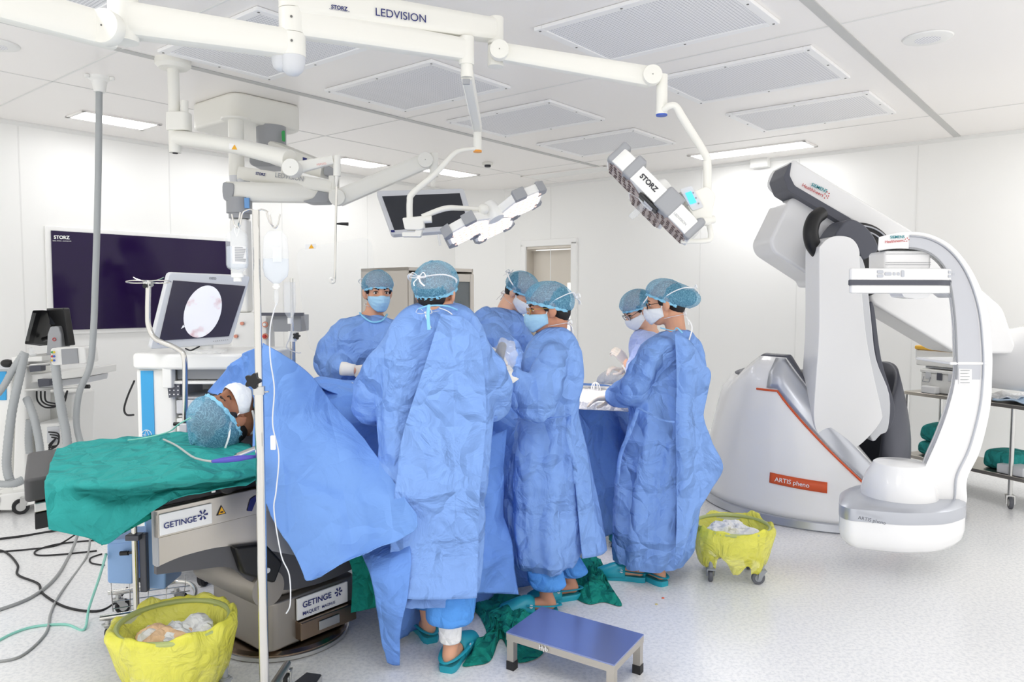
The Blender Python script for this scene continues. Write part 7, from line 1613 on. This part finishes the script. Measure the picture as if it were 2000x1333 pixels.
# ------------------------------------------------------------------ anaesthesia machine at far left
def anaes():
    Y0 = 5.4; t = thing('anaesthesia_machine', 'white anaesthesia workstation with ribbed hoses and two dark screens at the left edge', 'anaesthesia machine', V((P(60, 900, Y0).x, Y0, 0)))
    B = lambda name, pts, Y, d, m, bev=.01, par=t: part(name, MB().prism(PP(pts, Y), (0, d, 0)), m, par, bev=bev)
    B('main_column', [(32, 712), (52, 712), (52, 1000), (22, 1000)], Y0, .3, M['white'], .02)
    B('column_cap', [(20, 700), (50, 697), (54, 715), (24, 718)], Y0 - .03, .34, M['white'], .012)
    B('left_body', [(-60, 722), (22, 722), (22, 960), (-60, 960)], Y0 + .12, .4, M['white'], .02)
    B('left_shelf', [(-60, 714), (24, 712), (24, 724), (-60, 724)], Y0 + .06, .5, M['lgrey'], .006)
    B('blue_panel', [(-40, 728), (12, 728), (12, 784), (-40, 784)], Y0 + .11, .01, M['skyblue'], .002)
    B('work_shelf', [(45, 735), (172, 722), (172, 737), (45, 752)], Y0 + .05, .4, M['white'], .008)
    B('lower_shelf', [(48, 752), (170, 738), (168, 750), (48, 766)], Y0 + .15, .3, M['lgrey'], .006)
    B('absorber_top', [(52, 700), (82, 698), (82, 708), (52, 709)], Y0 - .02, .2, M['white'], .006)
    part('absorber_knob', MB().lathe([(.03, 0), (.03, .02), (.015, .03), (.015, .055), (.022, .06), (0, .065)], P(62, 698, Y0 + .05), (0, 0, 1), 20), M['clear'], t)
    B('lower_cabinet', [(52, 770), (145, 770), (140, 905), (58, 905)], Y0 + .35, .3, M['white'], .02)
    B('lower_unit', [(65, 830), (116, 828), (116, 925), (70, 925)], Y0 + .05, .3, M['white'], .02)
    B('inner_bay', [(92, 836), (114, 835), (114, 866), (92, 868)], Y0 + .04, .02, M['lgrey'], .002)
    B('base_plate', [(-40, 975), (60, 960), (75, 985), (20, 1000), (-40, 1000)], Y0 - .12, .6, M['white'], .012)
    part('side_rail', MB().tube(PP([(50, 764), (110, 760), (162, 757)], Y0 - .02), .010, 10), M['steel'], t); part('rail_end', MB().cyl(P(160, 757, Y0 - .02), P(175, 757, Y0 - .02), .015, seg=16), M['black'], t)
    part('bar', MB().tube(PP([(50, 716), (100, 712)], Y0), .012, 10).tube(PP([(160, 706), (180, 704)], Y0), .012, 10), M['steel'], t)
    for px, py in ((68, 721), (85, 750)): B('black_device', [(px - 12, py - 7), (px + 12, py - 7), (px + 12, py + 6), (px - 10, py + 8)], Y0 - .01, .06, M['dgrey'], .004)
    part('rubber_bulb', MB().ball(P(14, 712, Y0 - .02), (.045, .03, .03)), M['black'], t)
    for nm, pts, r in (('ribbed_hose', [(48, 692, 5.25), (38, 740, 5.2), (25, 800, 5.18), (16, 870, 5.15), (14, 915, 5.15), (24, 945, 5.15), (45, 940, 5.2)], .027), ('ribbed_hose', [(48, 690, 5.25), (25, 725, 5.2), (5, 760, 5.2), (-30, 800, 5.2)], .022), ('ribbed_hose', [(-20, 945, 5.1), (20, 948, 5.1), (45, 938, 5.15)], .022), ('ribbed_hose', [(52, 780, 5.25), (66, 815, 5.2), (76, 860, 5.2), (80, 890, 5.2)], .024), ('ribbed_hose', [(58, 822, 5.3), (56, 860, 5.3), (58, 888, 5.3)], .022)):
        ps, rs = smooth_path(PP(pts), [r] * len(pts), 14); rs = [rr * (1 + .10 * (i % 2)) for i, rr in enumerate(rs)]
        part(nm, MB().tube(ps, rs, 14), M['tubegrey'], t)
    ps, rs = smooth_path(PP([(108, 712, 5.25), (114, 760, 5.2), (122, 810, 5.2), (130, 850, 5.2), (134, 900, 5.2)]), [.028] * 5, 16)
    part('ribbed_hose', MB().tube(ps, [r * (1 + .08 * (i % 2)) for i, r in enumerate(rs)], 14), M['tubegrey'], t)
    for k in range(3): part('black_cable', MB().tube(PP([(72 + k * 8, 766), (74 + k * 8, 785), (90 + k * 8, 798 - k * 4), (118 + k * 3, 792), (132, 765)], Y0 + .1), .006, 8, 6), M['rubber'], t)
    for k in range(3): part('coiled_cable', MB().tube(PP([(95 + k * 3, 846 + k * 5), (115, 850 + k * 5), (112, 872), (96, 880 - k * 4), (110, 858)], Y0 + .02), .005, 8, 5), M['rubber'], t)
    for px, py in ((8, 990), (60, 985)): caster(t, V((P(px, py, Y0 - .05).x, Y0 - .1, .14)), .055, .6)
    # monitor module on the shelf
    m = thing('patient_monitor_module', 'white module box with coloured sockets on the anaesthesia machine’s shelf', 'monitor module', P(130, 715, Y0 - .1))
    part('housing', MB().prism(rnd_poly(PP([(98, 682, 5.2), (166, 679, 5.3), (170, 712, 5.3), (100, 716, 5.2)]), .02), (0, .16, 0)), M['white'], m, bev=.008)
    part('grey_face', MB().prism(PP([(121, 684, 5.226), (152, 682, 5.275), (155, 711, 5.275), (123, 714, 5.226)]), (0, -.01, 0)), M['grey'], m, bev=.002)
    for i, c in enumerate(((60, 160, 80), (226, 190, 50), (200, 60, 60), (60, 100, 190), (226, 190, 50), (60, 100, 190))): part('coloured_socket', MB().cyl(P(102 + (i % 2) * 4, 690 + (i // 2) * 8, 5.195), P(102 + (i % 2) * 4, 690 + (i // 2) * 8, 5.185), .008, seg=12), mat('socket_%d' % c[0] + '_%d' % c[1], c, .4), m)
    # two screens on a stand
    s1 = thing('swivel_screen', 'left dark computer screen with grey face, angled on the anaesthesia machine', 'screen', P(75, 670, 5.6))
    part('housing', MB().prism(rnd_poly(PP([(64, 608, 5.55), (94, 610, 5.75), (80, 678, 5.75), (48, 674, 5.55)]), .015), (.02, .07, 0)), M['black'], s1, bev=.006)
    part('screen', MB().prism(PP([(66, 613, 5.55), (86, 614, 5.69), (73, 671, 5.69), (52, 668, 5.55)]), (-.004, -.006, 0)), mat('grey_screen', (96, 98, 98), .35), s1)
    part('arm', MB().tube(PP([(85, 665, 5.7), (95, 662, 5.68), (102, 668, 5.66)]), .018, 12), M['black'], s1)
    s2 = thing('swivel_screen', 'right dark computer screen seen from behind beside the grey stand', 'screen', P(125, 670, 5.6))
    part('housing', MB().prism(rnd_poly(PP([(102, 604, 5.75), (136, 603, 5.55), (148, 676, 5.55), (122, 678, 5.75)]), .015), (-.01, -.06, 0)), M['black'], s2, bev=.006)
    part('rear_bulge', MB().prism(rnd_poly(PP([(101, 611, 5.7), (122, 609, 5.6), (122, 636, 5.6), (101, 636, 5.7)]), .01), (0, -.03, 0)), M['screen'], s2, bev=.005)
    st = thing('screen_stand', 'grey tapered stand with a small red badge between the two dark screens', 'stand', P(108, 700, 5.5))
    part('tapered_post', MB().prism(PP([(97, 640), (114, 639), (119, 654), (120, 700), (90, 702), (92, 655)], 5.5), (0, .12, 0)), M['grey'], st, bev=.012)
    c = P(106, 665, 5.495); part('red_badge', MB().tube([c + V((.011 * math.cos(a), 0, .011 * math.sin(a))) for a in [2 * math.pi * i / 20 for i in range(20)]], .0025, 6, closed=True), M['red_p'], st)
anaes()
# ------------------------------------------------------------------ suction cart with blue canisters
def suction():
    Y0 = 3.42; t = thing('suction_cart', 'chrome wheeled cart with a wire basket and vertical pole under the table’s head end', 'cart', V((P(270, 1200, Y0).x, Y0, 0)))
    g = lambda px, py, z=.1: Z(px, py, z)
    part('rear_rail', MB().tube([g(212, 1160, .11), g(300, 1148, .11), g(345, 1138, .11), g(372, 1142, .11), g(383, 1156, .11), g(380, 1172, .11)], .011, 12, 6), M['chrome'], t)
    part('front_rail', MB().tube([g(196, 1210, .11), g(260, 1200, .11), g(330, 1188, .11)], .013, 12, 4), M['chrome'], t)
    part('cross_rail', MB().tube([g(330, 1188, .11), g(380, 1172, .11)], .010, 12), M['chrome'], t)
    for i in range(5):
        part('basket_wire', MB().tube([g(222 + i * 34, 1196 - i * 4, .12), g(219 + i * 36, 1160 - i * 4, .12), g(218 + i * 36, 1140 - i * 4, .2)], .0025, 6), M['chrome'], t)
    for k in range(3): part('basket_wire', MB().tube([g(220, 1192 - k * 14, .12), g(372, 1166 - k * 10, .12)], .0025, 6), M['chrome'], t)
    for px, py in ((212, 1212), (346, 1150), (232, 1163)): c = g(px, py, .1); caster(t, V((c.x, c.y, .1)), .036, 3.9)
    pl = P(268, 1200, 3.22); part('pole', MB().cyl((pl.x, 3.22, .1), (pl.x, 3.22, P(268, 1030, 3.22).z), .0125, seg=20), M['chrome'], t)
    part('pole_sleeve', MB().box((pl.x + .03, 3.24, P(268, 1100, 3.24).z), (.03, .03, .26)), M['dgrey'], t, bev=.005)
    part('strap', MB().box((pl.x, 3.22, P(268, 1050, 3.22).z), (.06, .05, .025)), M['dgrey'], t, bev=.004)
    for (x0, x1, y0, y1, lb) in ((206, 262, 1062, 1142, 'left'), (280, 326, 1020, 1152, 'right')):
        c = thing('blue_canister', lb + ' pale blue plastic canister hung on the chrome suction cart', 'canister', P((x0 + x1) / 2, y1, 3.3), 'blue canisters on the suction cart')
        part('body', MB().prism(rnd_poly(PP([(x0 + 3, y0), (x1, y0 - 4), (x1 - 2, y1 + 2), (x0 + 4, y1)], 3.28), .015), (0, .17, 0)), mat('pale_blue_plastic', (142, 178, 226), .4), c, bev=.012, seg=3)
        part('rim', MB().prism(rnd_poly(PP([(x0, y0 - 5), (x1 + 2, y0 - 9), (x1 + 2, y0 - 1), (x0, y0 + 3)], 3.27), .006), (0, .19, 0)), mat('pale_blue_plastic', (142, 178, 226), .4), c, bev=.004)
        if lb == 'left': part('black_clamp', MB().cyl(P(236, 1083, 3.26), P(252, 1082, 3.26), .010, seg=14).cyl(P(252, 1082, 3.26), P(262, 1081, 3.24), .006, seg=10), M['black'], c)
    cc = P(334, 1078, 3.55); co = thing('orange_tubing', 'coiled bright orange tubing hanging beside the blue canister', 'tubing', cc)
    for k in range(4): part('tubing_coil', MB().tube([cc + V(((.030 + .004 * k) * math.cos(a), .008 * k, (.036 + .003 * k) * math.sin(a) - .006 * k)) for a in [2 * math.pi * i / 24 for i in range(24)]], .0045, 8, closed=True), mat('orange_tube', (232, 84, 60), .35), co)
    part('tubing_tail', MB().tube([cc + V((0, 0, -.04)), cc + V((.02, 0, -.075)), cc + V((.005, 0, -.095)), cc + V((-.04, 0, -.09))], .0045, 8, 6), mat('orange_tube', (232, 84, 60), .35), co)
suction()
# ------------------------------------------------------------------ cables on the floor
def cable(pts, r, m, label, cat='cable', group=None, closed=False):
    o = part('floor_cable' if cat == 'cable' else 'floor_tube', MB().tube([Z(px, py, zz) for px, py, *q_ in pts for zz in [(q_[0] if q_ else r)]], r, 10, 7), m, None, ang=0); tag(o, label, cat, group)
bk = M['rubber']; gy = mat('cable_grey', (158, 160, 160), .5)
cable([(-30, 1075), (10, 1080), (35, 1105), (36, 1125), (75, 1142), (85, 1162), (130, 1188), (190, 1196), (225, 1180), (250, 1150, .08)], .006, bk, 'long wavy black cable on the floor at lower left, ending under the suction cart')
cable([(-30, 1058), (40, 1050), (100, 1040), (180, 1025, .05)], .007, bk, 'thick straight black cable nearest the green sheet’s lower edge')
cable([(-20, 1082), (60, 1075), (110, 1068), (150, 1045, .03)], .005, bk, 'thin black cable crossing just above the wavy cable')
cable([(200, 1056), (120, 1064), (75, 1076), (72, 1086), (110, 1086), (190, 1078)], .005, bk, 'hairpin-looped black cable under the green sheet')
cable([(200, 1084), (178, 1092), (180, 1102), (205, 1106)], .0045, bk, 'small black cable hook just left of the blue canister')
cable([(155, 1040, .1), (140, 1080), (110, 1130), (60, 1170), (-20, 1200)], .0085, gy, 'thick grey cable sweeping from the green sheet down to the left edge')
cable([(177, 1045, .1), (170, 1090), (120, 1160), (100, 1200), (90, 1240), (40, 1285), (-20, 1296)], .006, gy, 'thinner grey cable curving down to the bottom left corner')
cable([(-20, 1264), (25, 1240), (70, 1226), (130, 1222), (165, 1232), (175, 1190, .06), (195, 1130, .25), (208, 1085, .42)], .006, mat('aqua_tube', (150, 222, 206), .3, alpha=.8), 'transparent aqua tube on the floor rising to the blue canister', 'tube')
cable([(390, 862, .3), (330, 868, .25), (300, 872, .2)], .004, gy, 'short grey lead near the green sheet')
ln = thing('oxygen_tube', 'thin aqua oxygen tube running from the patient’s cap across the green cloth', 'tube', Z(300, 860, .95))
part('tubing', MB().tube([Z(372, 818, 1.1), Z(350, 830, 1.06), Z(330, 845, 1.0), Z(290, 856, .97), Z(250, 862, .965)], .003, 8, 6), mat('aqua_tube', (150, 222, 206), .3, alpha=.8), ln)
p = Z(1215, 1085, .05); fs = thing('floor_pedal', 'small dark foot pedal on the floor behind the right-hand clogs', 'foot pedal', (p.x, p.y, 0))
part('pedal', MB().ball((p.x, p.y, .045), V((.05, .05, .045))), M['dgrey'], fs); part('clip', MB().tube([V((p.x - .06, p.y, .11)), V((p.x - .02, p.y, .09)), V((p.x + .02, p.y, .07))], .012, 8), M['black'], fs)
